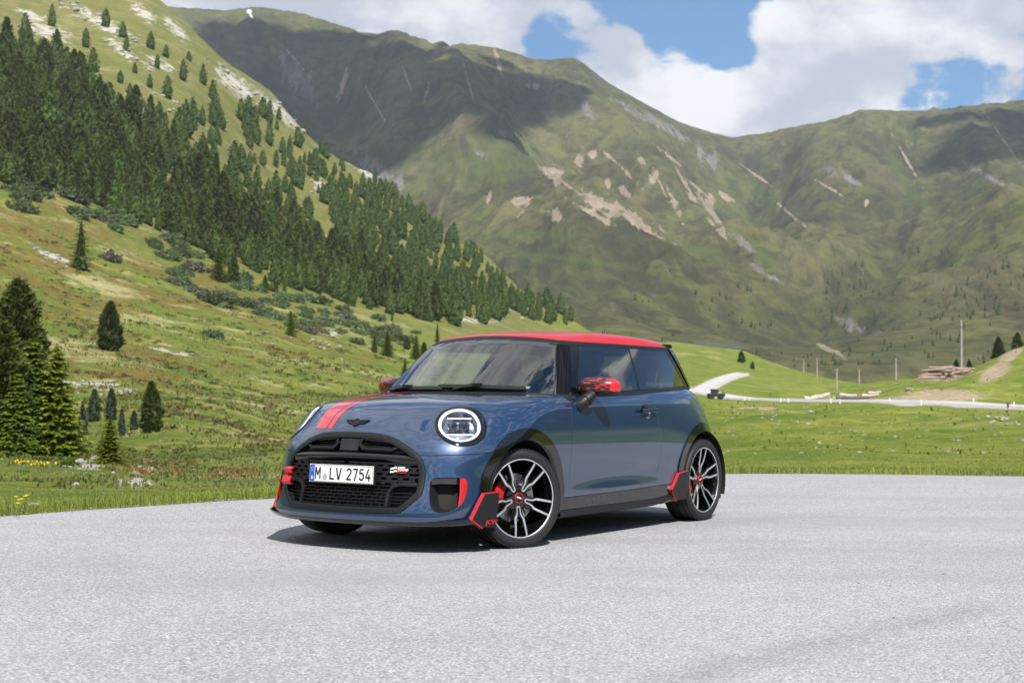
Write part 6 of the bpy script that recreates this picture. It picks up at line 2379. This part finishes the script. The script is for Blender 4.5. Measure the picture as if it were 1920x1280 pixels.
    named = [(150, 868, 22, 14, 'pale boulder at the right foot of the lime green bush, by the left clump'), (178, 862, 18, 16, 'grey upright boulder just left of the small spruce'), (213, 889, 14, 8, 'low grey stone right below the small spruce'),
             (143, 912, 14, 12, 'dark grey stone beside the lone green shrub near the tarmac'), (62, 948, 26, 9, 'brownish stone half sunk in the verge grass near the left edge'), (290, 868, 34, 8, 'flat pale green lichened slab right of the small spruce'),
             (146, 724, 16, 8, 'pale rock on the bank above the grey pines'), (1704, 732, 19, 7, 'big white boulder beside the dug bank, above the road'),
             (1376, 771, 12, 4, 'white rock in the grass just right of the car'), (1858, 793, 10, 7, 'white stone left of the gravelly patch at the right'), (1515, 795, 14, 4, 'flat pale stone in the meadow, middle right'),
             (510, 646, 18, 5, 'whitish flat rock in the slope left of the car'), (640, 675, 10, 7, 'light rock right of the slope meadow near the pale spruces')]
    def boulder(px, py, w, hh, lab, grp=None, flat=1.0):
        g = ground_hit(px, py)
        if g is None: return
        W_ = w / FPX * g[1]; H_ = hh / FPX * g[1] * 1.5
        o = bpy.data.objects.new('boulder', rks[RNG.integers(6)]); COL.objects.link(o)
        o.location = (g[0], g[1], g[2] + H_ * .12); o.scale = (W_, W_ * .9, H_); o.rotation_euler[2] = RNG.uniform(0, 6.28)
        tag(o, lab, 'rock', grp)
    for px, py, w, hh, lab in named: boulder(px, py, w, hh, lab)
    areas = [(440, 158, 60, 18, 38, 26), (520, 205, 70, 12, 40, 26), (610, 262, 80, 10, 42, 26), (690, 325, 60, 9, 42, 16), (190, 42, 90, 12, 28, 26), (230, 95, 60, 12, 35, 14), (70, 60, 60, 16, 15, 10), (600, 350, 22, 12, 50, 8), (640, 385, 30, 14, 45, 8), (95, 480, 50, 7, 25, 12), (330, 200, 70, 25, 35, 18), (1870, 792, 60, 10, 0, 12), (1480, 785, 130, 18, 0, 5), (600, 640, 120, 18, 12, 14), (950, 570, 60, 14, 30, 12), (200, 730, 60, 10, 10, 8)]
    for cx, cy, a, b, ang, k in areas:
        t = math.radians(ang)
        for _ in range(k):
            u, v = rr.normal(0, .55) * a, rr.normal(0, .55) * b
            px, py = cx + u * math.cos(t) - v * math.sin(t), cy + u * math.sin(t) + v * math.cos(t)
            if py < -30: continue
            s = rr.uniform(3, 9) * (1 if rr.uniform() < .85 else 1.7)
            boulder(px, py, s * 1.3, s * .7, 'pale weathered boulder lying on the mountain pasture', 'boulders strewn over the pasture')
    # smaller stones nobody would count
    Vs, Fs = [], []
    base = [np.array([v.co[:] for v in rock_mesh('s', 50 + k, rk, 1).vertices]) for k in range(3)]
    fm = np.array([[v for v in p.vertices] for p in rock_mesh('s', 50, rk, 1).polygons])
    o_ = 0
    for _ in range(240):
        if rr.uniform() < .6: px, py = rr.uniform(1345, 1925), rr.uniform(762, 850)
        else: px, py = rr.uniform(0, 560), rr.uniform(600, 905)
        g = ground_hit(px, py, n=260)
        if g is None: continue
        s = rr.uniform(.03, .16) * (g[1] / 40) ** .6
        V = base[rr.integers(3)] * [s * 1.3, s, s * .7] + g
        Vs.append(V); Fs.append(fm + o_); o_ += len(V)
    me = mesh_np('loose_stones', np.concatenate(Vs), np.concatenate(Fs), None, False); o = link('loose_stones', me, rk); tag(o, kind='stuff')
    # ---- grass of the verge, tussocks further out
    gm = foliage_mat('grass_blades', (.100, .135, .020), (.300, .320, .075), .35, .6)
    hm = foliage_mat('heather_leaves', (.150, .062, .030), (.190, .210, .045), .25)
    def blades(x, y, h, w, bend, tint, name, m):
        n = len(x)
        z = near_h(x, y)
        a = rr.uniform(0, 6.28, n)
        d = np.stack([np.cos(a), np.sin(a), np.zeros(n)], 1)
        s = np.stack([-np.sin(a), np.cos(a), np.zeros(n)], 1)
        b = np.stack([x, y, z - .01], 1)
        m_ = b + np.array([0, 0, 1]) * (h * .6)[:, None] + d * (bend * h * .25)[:, None]
        t = b + np.array([0, 0, 1]) * (h * rr.uniform(.75, 1, n))[:, None] + d * (bend * h)[:, None]
        V = np.stack([b - s * w[:, None], b + s * w[:, None], m_ + s * w[:, None] * .8, m_ - s * w[:, None] * .8, t], 1).reshape(-1, 3)
        i = np.arange(n)[:, None] * 5
        F = np.concatenate([i + [0, 1, 2], i + [0, 2, 3], i + [3, 2, 4]])
        me = mesh_np(name, V, F, None, False)
        add_attr(me, 'tint', np.repeat(tint, 5))
        o = link(name, me, m); tag(o, kind='stuff'); return o
    n = 190000
    th = rr.uniform(math.atan(-1000 / FPX), math.atan(1000 / FPX), n)
    r = 10.5 + 32 * rr.uniform(0, 1, n) ** 1.9
    x, y = np.tan(th) * r, r
    pd = seg_dist(x, y, PAD_EDGE)
    k = (pd > .02 - .10 * (rr.uniform(0, 1, n) < .10)) & (rr.uniform(0, 1, n) < .35 + .65 * np.exp(-pd / 6)) & (fbm(x / 1.3, y / 1.3, 3, 6) > -.38)
    x, y, r, pd = x[k], y[k], r[k], pd[k]
    cl = fbm(x / .8, y / .8, 3, 12); pale = sstep(.05, .45, fbm(x / 4, y / 4, 3, 77))
    h = (.035 + .06 * sstep(-.3, .5, cl) + .03 * rr.uniform(0, 1, len(x))) * (.42 + 1.5 * np.exp(-pd / .6) * (.6 + .9 * rr.uniform(0, 1, len(x)) ** 2))
    blades(x, y, h, .0035 * np.clip(r / 11, 1, 3.5), rr.uniform(-.1, .7, len(x)), np.clip(.30 + .35 * pale + .5 * rr.uniform(-.3, .7, len(x)), 0, 1), 'verge_grass', gm)
    tm = foliage_mat('tussock_grass', (.085, .120, .020), (.400, .370, .170), .35, .7)
    n = 60000
    th = rr.uniform(math.atan(-1000 / FPX), math.atan(1000 / FPX), n)
    r = 30 * np.exp(rr.uniform(0, math.log(9), n))
    x, y = np.tan(th) * r, r
    k = fbm(x / 7, y / 7, 3, 16) > -.10
    for P_, hw in ROADS: k &= seg_dist(x, y, P_, False) > hw + 9
    k &= (960 + FPX * x / y < 1180) | (rr.uniform(0, 1, n) < .05)
    x, y, r = x[k], y[k], r[k]
    blades(x, y, (.06 + .16 * rr.uniform(0, 1, len(x)) ** 2) * np.clip(r / 60, .7, 2.6), .035 * np.clip(r / 45, .8, 3), rr.uniform(-.2, 1.2, len(x)), np.clip(.12 + .75 * sstep(-.1, .6, fbm(x / 11, y / 16, 4, 66)) * rr.uniform(.3, 1.3, len(x)), 0, 1), 'meadow_tussocks', tm)
    # low shrubs and cushions that roughen the slope
    n = 5200
    px = rr.uniform(-60, 860, n); D = 62 * np.exp(rr.uniform(0, math.log(5.6), n)); x = (px - 960) / FPX * D; y = D
    k = (fbm(x / 14, y / 14, 3, 36) > .02) & (D < np.interp(px, [0, 400, 860], [320, 370, 420]))
    x, y = x[k], y[k]; n = len(x); z = near_h(x, y)
    m_ = 16
    d = unit(rr.normal(0, 1, (n, m_, 3))); d[..., 2] = np.abs(d[..., 2])
    R_ = np.minimum(rr.lognormal(-1.15, .40, n) * np.clip(y / 150, .55, 1.5), .62)[:, None, None]
    c = np.stack([x, y, z], 1)[:, None] + d * R_ * [1.25, 1.25, .55] * rr.uniform(.5, 1, (n, m_, 1))
    e = unit(d + rr.normal(0, .5, d.shape)); s_ = unit(np.cross(e, rr.normal(0, 1, d.shape)))
    T = np.stack([c - e * R_ * .22 + s_ * R_ * .28, c - e * R_ * .22 - s_ * R_ * .28, c + e * R_ * .40], 2).reshape(-1, 3, 3)
    kind = np.repeat(fbm(x / 25, y / 25, 2, 48) > 0, m_)
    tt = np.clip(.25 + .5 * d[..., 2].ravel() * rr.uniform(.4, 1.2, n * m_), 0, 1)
    for nm, sel, mm in (('low_shrubs', ~kind, foliage_mat('olive_shrub_leaves', (.050, .075, .016), (.170, .195, .050), .3)), ('low_heath', kind, foliage_mat('brown_heath_leaves', (.085, .062, .022), (.200, .160, .050), .25))):
        me = tri_mesh(nm, T[sel], tt[sel], mm); o = bpy.data.objects.new(nm, me); COL.objects.link(o); tag(o, kind='stuff')
    # heather belt left of the car
    n = 9000
    px = rr.uniform(190, 490, n); D = rr.uniform(40, 56, n)
    x = (px - 960) / FPX * D; y = D
    k = fbm(x / 2.5, y / 2.5, 3, 19) > .16
    x, y = x[k], y[k]
    blades(x, y, .06 + .16 * rr.uniform(0, 1, len(x)), np.full(len(x), .028), rr.uniform(-.3, 1.2, len(x)), np.clip(.45 + .7 * fbm(x / 1.6, y / 1.6, 2, 29) + rr.normal(0, .22, len(x)), 0, 1), 'heather_belt', hm)
    # ---- grit and crumbs along the broken edge of the tarmac
    E_ = PAD_EDGE[:11]
    Vs, Fs, o_ = [], [], 0
    for _ in range(1500):
        i = rr.integers(0, 9); t = rr.uniform()
        p = E_[i] + (E_[i + 1] - E_[i]) * t
        nrm = np.array([-(E_[i + 1] - E_[i])[1], (E_[i + 1] - E_[i])[0]]); nrm /= np.linalg.norm(nrm)
        q = p + nrm * rr.normal(-.02, .13)
        sz = rr.lognormal(-4.6, .45)
        V = base[rr.integers(3)] * [sz * 1.4, sz * 1.2, sz * .8] + [q[0], q[1], -.004 if seg_dist(np.array(q[0]), np.array(q[1]), PAD_EDGE) < 0 else -.03]
        Vs.append(V); Fs.append(fm + o_); o_ += len(V)
    gm_ = mat('grey_grit', (.26, .245, .22), .95, grain=.5, grain_scale=3)
    me = mesh_np('edge_grit', np.concatenate(Vs), np.concatenate(Fs), None, False); o = link('edge_grit', me, gm_); tag(o, kind='stuff')
    # a few dark crumbs and dry leaves lying on the tarmac
    Vs, Fs, o_ = [], [], 0
    for px, py in ((1435, 1145), (1670, 1098), (1769, 1076), (1610, 1093), (1030, 1100), (330, 960), (1676, 1158), (820, 1190), (1560, 1055), (260, 1130), (470, 1085), (1507, 975), (1307, 985), (1870, 1030)):
        g = ground0(px, py); sz = rr.uniform(.006, .014)
        V = base[rr.integers(3)] * [sz * 1.8, sz, sz * .5] + [g[0], g[1], .002]
        Vs.append(V); Fs.append(fm + o_); o_ += len(V)
    me = mesh_np('dry_crumbs', np.concatenate(Vs), np.concatenate(Fs), None, False); o = link('dry_crumbs', me, mat('dry_leaf', (.05, .038, .02), .9)); tag(o, kind='stuff')
    # ---- yellow flowers at the left edge of the verge
    stem_m = mat('flower_stem', (.09, .14, .03), .7); ym = mat('yellow_petals', (.75, .52, .02), .6)
    for q, (px, py, top) in enumerate(((4, 965, 932), (10, 962, 938), (16, 960, 936), (23, 958, 931), (26, 962, 929), (8, 968, 944))):
        g = ground0(px, py + 6); D = g[1] + .3
        b = np.array([g[0], D, float(near_h(np.array([g[0]]), np.array([D]))[0])])
        hh = at(px, top, D)[2] - b[2]
        f = empty('yellow_flower', tuple(b)); tag(f, 'thin-stemmed yellow flower in the verge at the left edge', 'flower', 'yellow flowers at the edge of the tarmac')
        mb = MB(); mb.tube([(0, 0, 0), (.01, 0, hh * .6), (.0, .0, hh)], .0022, 4); mb.build('stem', stem_m, f)
        mb = MB()
        for a in range(7):
            t = a * 2 * math.pi / 7
            mb.add([(0, 0, hh), (.016 * math.cos(t - .3), .016 * math.sin(t - .3), hh + .010), (.022 * math.cos(t), .022 * math.sin(t), hh + .006), (.016 * math.cos(t + .3), .016 * math.sin(t + .3), hh + .010)], [(0, 1, 2, 3)])
        mb.build('petals', ym, f)
    n = 70
    px = rr.normal(60, 22, n); D = rr.normal(58, 1.6, n); x = (px - 960) / FPX * D
    blades(x, D, np.full(n, .10), np.full(n, .03), rr.uniform(-.5, .5, n), np.full(n, .5), 'yellow_flower_patch', ym)
    GS_ = GS
    return GS, MS


def build_roadside():
    wp = mat('white_painted_stone', (.72, .72, .70), .7)
    # guard stones along the side road
    posts = [(1342, 747, 7), (1357, 748, 7), (1396, 750.5, 7), (1405, 751, 7), (1464, 754, 7.5), (1478, 754.5, 7.5), (1558, 755.5, 8.5), (1575, 757, 8.5), (1668, 755.5, 8.5), (1727, 760, 10), (1825, 757, 10), (1901, 766, 12)]
    labs = ['white guard stone beside the dark machine, left of two', 'white guard stone beside the dark machine, right of two', 'left of two white guard stones next right of the dark machine', 'right of two white guard stones next right of the dark machine', 'left white guard stone of the pair just left of the fallen logs', 'right white guard stone of the pair just left of the fallen logs', 'left white guard stone of the pair in front of the fallen logs', 'right white guard stone of the pair in front of the fallen logs', 'single white guard stone below the white boulder', 'single white guard stone at the left end of the dug bank', 'white guard stone below the log stack, beyond the road', 'white guard stone nearest the right edge, on the near side of the road']
    me = None
    for (px, py, hp), lab in zip(posts, labs):
        g = ground_hit(px, py)
        if g is None: g = at(px, py, 180)
        h = hp / FPX * g[1] * 1.05
        w = .16 * h / .8
        if me is None:
            mb = MB(); mb.lathe([(.13, -.2), (.13, .75), (.115, .93), (.07, 1.0), (.001, 1.01)], 12, 'Z')
            me = mb.build('guard_stone', wp, None, True, 50)
            o = me; me = o.data
        else:
            o = bpy.data.objects.new('guard_stone', me); COL.objects.link(o)
        o.location = tuple(g); o.scale = (h * .95, h * .95, h)
        tag(o, lab, 'post', 'white guard stones along the road')
    # marker post, near side
    g = ground_hit(1890, 776)
    h = 21 / FPX * g[1]
    o = empty('marker_post', tuple(g)); tag(o, 'thin dark marker post with a reddish top, before the road at right', 'marker post')
    mb = MB(); mb.tube([(0, 0, -.1), (0, 0, h * .7)], .05 * h, 8); mb.build('shaft', mat('weathered_post_wood', (.20, .17, .14), .9, grain=.3), o)
    mb = MB(); mb.box((0, 0, h * .82), (.10 * h, .05 * h, .20 * h)); mb.build('marker_head', mat('dark_red_marker', (.11, .035, .03), .7), o, bevel=.02 * h)
    # poles
    pw = mat('grey_weathered_pole', (.33, .30, .27), .85, grain=.25, grain_scale=3)
    dk = mat('dark_fitting', (.06, .06, .06), .6)
    for px, pb, pt, D, lab in ((1803, 694, 600, 255, 'tallest grey wooden pole, behind the log stack'), (1680, 715, 672, 330, 'grey pole standing left of the log stack, right of the white boulder'), (1569, 727, 691, 300, 'nearest of the line of grey poles, above the fallen logs'), (1532, 712, 671, 420, 'tall thin grey pole in the middle of the far line'), (1611, 722, 692, 360, 'thin grey pole right of the nearest pole above the fallen logs'), (1507, 710, 674, 470, 'faintest thin pole at the left of the far line')):
        p = at(px, pb, D); z0 = float(near_h(np.array([p[0]]), np.array([p[1]]))[0])
        top = at(px, pt, D)[2]
        h = top - z0
        o = empty('utility_pole', (p[0], p[1], z0)); tag(o, lab, 'pole', 'wooden utility poles beyond the road')
        mb = MB(); mb.tube([(0, 0, -.5), (0, 0, h * .5), (0, 0, h)], [.19, .165, .14], 10); mb.build('pole_shaft', pw, o, True)
        mb = MB(); mb.tube([(0, 0, h * .86), (0, 0, h * .875)], .19, 10)
        for s in (-1, 1): mb.tube([(s * .1, 0, h - .3), (s * .28, 0, h - .3), (s * .28, 0, h - .02)], .04, 6)
        mb.build('insulator_bracket', dk, o)
    # log stack on the mound
    bk = mat('log_bark', (.27, .20, .155), .95, grain=.45, grain_scale=5)
    ew = mat('sawn_log_end', (.46, .33, .22), .85, grain=.25, grain_scale=12)
    mb = MB()
    r = np.random.default_rng(2)
    n = 10
    ang = np.arange(n) * 2 * np.pi / n
    G = [[(x, q * math.cos(a), q * math.sin(a)) for a in ang] for x, q in ((-.5, .46), (-.2, .5), (.2, .5), (.5, .44))]
    mb.grid(G, cv=True)
    log_me = mb.build('log', bk, None, True, 60); lm = log_me.data; bpy.data.objects.remove(log_me)
    mb = MB()
    for x, s in ((-.501, -1), (.501, 1)):
        mb.add([(x, .45 * math.cos(a), .45 * math.sin(a)) for a in ang], [tuple(range(n))])
    e_o = mb.build('sawn_ends', ew); em = e_o.data; bpy.data.objects.remove(e_o)
    k = 0
    def log(p, L, d, yaw, pitch, lab, grp, m=None):
        o = bpy.data.objects.new('log', lm if m is None else m); COL.objects.link(o)
        o.location = tuple(p); o.scale = (L, d, d); o.rotation_euler = (r.uniform(0, 6), pitch, yaw)
        tag(o, lab, 'log', grp)
        e = bpy.data.objects.new('sawn_end', em); COL.objects.link(e); e.parent = o
    D0 = 232
    left = at(1733, 716, D0)[0]; right = at(1845, 716, D0)[0]
    Wd = right - left
    cols_ = [(0.00, 3), (.10, 4), (.20, 6), (.30, 7), (.40, 7), (.50, 6), (.60, 5), (.70, 4), (.80, 4), (.90, 3)]
    for f, nn in cols_:
        x = left + Wd * (f + .05)
        for i in range(nn):
            y = D0 + 10 * f + r.uniform(-.5, .5)
            z0 = float(near_h(np.array([x]), np.array([y]))[0])
            d = r.uniform(.32, .46)
            log((x + r.uniform(-.35, .35), y, z0 + .22 + i * .36), r.uniform(2.6, 4.2), d, r.uniform(-.35, .15), r.uniform(-.08, .08), 'brown log in the big stack on the mound by the tall pole', 'logs of the big stack')
    gw = mat('silver_grey_fallen_trunk', (.40, .37, .32), .9, grain=.35, grain_scale=3)
    def fallen(p0, p1, d, lab, m, D):
        a, b = at(*p0, D), at(*p1, D)
        za = float(near_h(np.array([a[0]]), np.array([a[1]]))[0]); zb = float(near_h(np.array([b[0]]), np.array([b[1]]))[0])
        a[2] = max(a[2], za + d * .4); b[2] = max(b[2], zb + d * .4)
        v = b - a; L = np.linalg.norm(v)
        mb = MB(); ts = np.linspace(0, 1, 7)
        mb.tube([a + v * t + [0, 0, .04 * math.sin(9 * t)] for t in ts], [d * .5 * (1 - .35 * t) for t in ts], 9)
        o = mb.build('fallen_trunk', m, None, True, 50); tag(o, lab, 'log', 'fallen trunks beside the road')
    dkw = mat('dark_fallen_trunk', (.13, .105, .085), .95, grain=.4, grain_scale=3)
    for a, b, d, lab, m in (((1522, 747), (1556, 739), .7, 'pale barkless trunk leaning up to the right, leftmost of the fallen ones', gw), ((1509, 748), (1526, 747), .75, 'short grey stub at the left end of the fallen trunks', gw), ((1568, 745), (1630, 748), .65, 'long dark trunk lying in front of the fallen pale ones', dkw), ((1574, 740), (1606, 742), .5, 'thin pale trunk behind the long dark one', gw), ((1616, 742), (1648, 740), .5, 'pale trunk at the right end of the fallen ones, with twigs over it', gw), ((1628, 737), (1652, 735), .4, 'small pale pole on top at the right of the fallen trunks', gw)):
        fallen(a, b, d, lab, m, 186)
    # dry brushwood over the fallen trunks
    mb = MB()
    for _ in range(70):
        p = at(r.normal(1632, 9), r.uniform(738, 747), 187); q = p + [r.normal(0, .5), r.normal(0, .3), r.uniform(.3, 1.2)]
        mb.tube([p, q], [.03, .008], 3, False)
    o = mb.build('brushwood', mat('dry_twigs', (.24, .12, .06), .9)); tag(o, kind='stuff')
    # dark machine at the junction
    D = 236
    c = ground_hit(1343, 748); c = at(1343, 748, 215) if c is None else c; zc = float(near_h(np.array([c[0]]), np.array([c[1]]))[0])
    mc = empty('road_machine', (c[0], c[1], zc), (0, 0, .1)); tag(mc, 'small dark machine with a cab parked at the bend beside the road', 'machine')
    dm = mat('dark_machine_paint', (.012, .012, .014), .6)
    mb = MB(); mb.box((-.15, 0, .55), (1.05, .55, .25)); mb.box((.75, 0, .62), (.42, .5, .22)); mb.build('machine_body', dm, mc, bevel=.05)
    mb = MB(); mb.box((-.25, 0, 1.02), (.45, .45, .28)); mb.box((-.25, 0, 1.33), (.52, .5, .05)); mb.build('machine_cab', dm, mc, bevel=.04)
    for x in (-.75, .65):
        for y in (-.5, .5):
            mb = MB(); mb.lathe([(.05, -.12), (.30, -.12), (.34, -.05), (.34, .05), (.30, .12), (.05, .12)], 20)
            o = mb.build('machine_wheel', dm, mc, True, 40); o.location = (x, y, .33)
    mb = MB(); mb.tube([(.9, .2, .8), (1.05, .2, 1.25)], .05, 6); mb.build('exhaust_pipe', dm, mc)
    # blue net fence on the hump
    net = mat('blue_grey_net', (.10, .14, .17), .7)
    fo = None
    F_ = [(1302, 655), (1320, 651.5), (1340, 651), (1360, 653), (1376, 657), (1388, 664)]
    Pm = np.array([at(px, py, 548) for px, py in F_])
    xs = np.linspace(0, 1, 15)
    Pm = np.stack([np.interp(xs, np.linspace(0, 1, len(F_)), Pm[:, k]) for k in range(3)], 1)
    Pm[:, 2] = near_h(Pm[:, 0], Pm[:, 1]) + .1
    fo = empty('net_fence', tuple(Pm[0])); tag(fo, 'low blue-grey net fence along the top of the grassy hump', 'fence')
    o0 = Pm[0]
    mb0 = None
    for p in Pm:
        mb = MB(); mb.tube([p - o0 + [0, 0, -.5], p - o0 + [0, 0, 2.0]], .07, 6); mb.build('fence_post', net, fo)
    mb = MB()
    for q in np.linspace(.15, 1.9, 9): mb.tube([p - o0 + [0, 0, q] for p in Pm], .014, 3, False)
    for a, b in zip(Pm[:-1], Pm[1:]):
        for t in np.linspace(0, 1, 9)[:-1]:
            p = a + (b - a) * t - o0; mb.tube([p, p + [0, 0, 1.9]], .014, 3, False)
    mb.build('netting', net, fo)


def build_sky_and_air(MS):
    # unseen clouds added towards the sun, shaped to cast the shade on the slopes
    cm = bpy.data.materials.new('cloud_white'); cm.use_nodes = True
    b = cm.node_tree.nodes['Principled BSDF']; b.inputs['Base Color'].default_value = (.95, .95, .95, 1); b.inputs['Roughness'].default_value = 1; b.inputs['Specular IOR Level'].default_value = 0
    rr = np.random.default_rng(11)
    def shade_cloud(poly, step, zc, name, jitter=.5, rad=(70, 115)):
        Vs, Fs = [], []; o_ = 0
        bm = bmesh.new(); bmesh.ops.create_icosphere(bm, subdivisions=2, radius=1)
        bv = np.array([v.co[:] for v in bm.verts]); bf = np.array([[v.index for v in f.verts] for f in bm.faces]); bm.free()
        P = np.array(poly, float)
        for px in np.arange(P[:, 0].min(), P[:, 0].max(), step):
            for py in np.arange(P[:, 1].min(), P[:, 1].max(), step * .55):
                if not in_poly(P, px, py) and not (float(seg_dist(np.array(px), np.array(py), P)) < 24 and rr.uniform() < .22): continue
                M = MS(px + rr.normal(0, step * .2), py + rr.normal(0, step * .15))
                if M is None or rr.uniform() < .24: continue
                t = (zc + rr.normal(0, 35) - M[2]) / SUN[2]
                c = M + SUN * t
                ed = float(seg_dist(np.array(px), np.array(py), P))
                if ed > -26 and rr.uniform() < .45: continue
                s = rr.uniform(*rad) * rr.choice([.6, .85, 1.0, 1.15]) * (1.0 if ed < -26 else .55)
                V = bv * (1 + .16 * rr.normal(0, 1, (len(bv), 1))) * [s, s, s * .6] + c
                Vs.append(V); Fs.append(bf + o_); o_ += len(V)
        me = mesh_np(name, np.concatenate(Vs), np.concatenate(Fs), None, True)
        o = link(name, me, cm); tag(o, kind='stuff')
    shade_cloud([(380, 40), (470, 45), (560, 50), (690, 95), (735, 120), (850, 95), (960, 118), (1050, 170), (1085, 190), (1060, 205), (980, 215), (960, 240), (900, 215), (880, 235), (830, 215), (790, 250), (720, 310), (660, 330), (560, 260), (430, 130)], 24, 3000, 'shade_cloud', rad=(58, 86))
    shade_cloud([(1740, 215), (1920, 200), (1990, 200), (1990, 300), (1900, 290), (1830, 262), (1790, 240)], 24, 3000, 'shade_cloud', rad=(55, 85))
    # the air of the valley
    hm = bpy.data.materials.new('valley_haze'); hm.use_nodes = True
    nt = hm.node_tree; nt.nodes.clear()
    out = nt.nodes.new('ShaderNodeOutputMaterial'); v = nt.nodes.new('ShaderNodeVolumePrincipled')
    v.inputs['Color'].default_value = (.80, .88, 1.0, 1); v.inputs['Density'].default_value = HAZE
    v.inputs['Anisotropy'].default_value = 0.2
    nt.links.new(v.outputs[0], out.inputs['Volume'])
    mb = MB(); mb.box((0, 1200, 450), (3600, 2700, 560))
    o = mb.build('haze', hm); tag(o, kind='stuff')


HAZE = 0.00009

build_setting()
build_car()
GS, MS = build_nature()
build_roadside()
build_sky_and_air(MS)
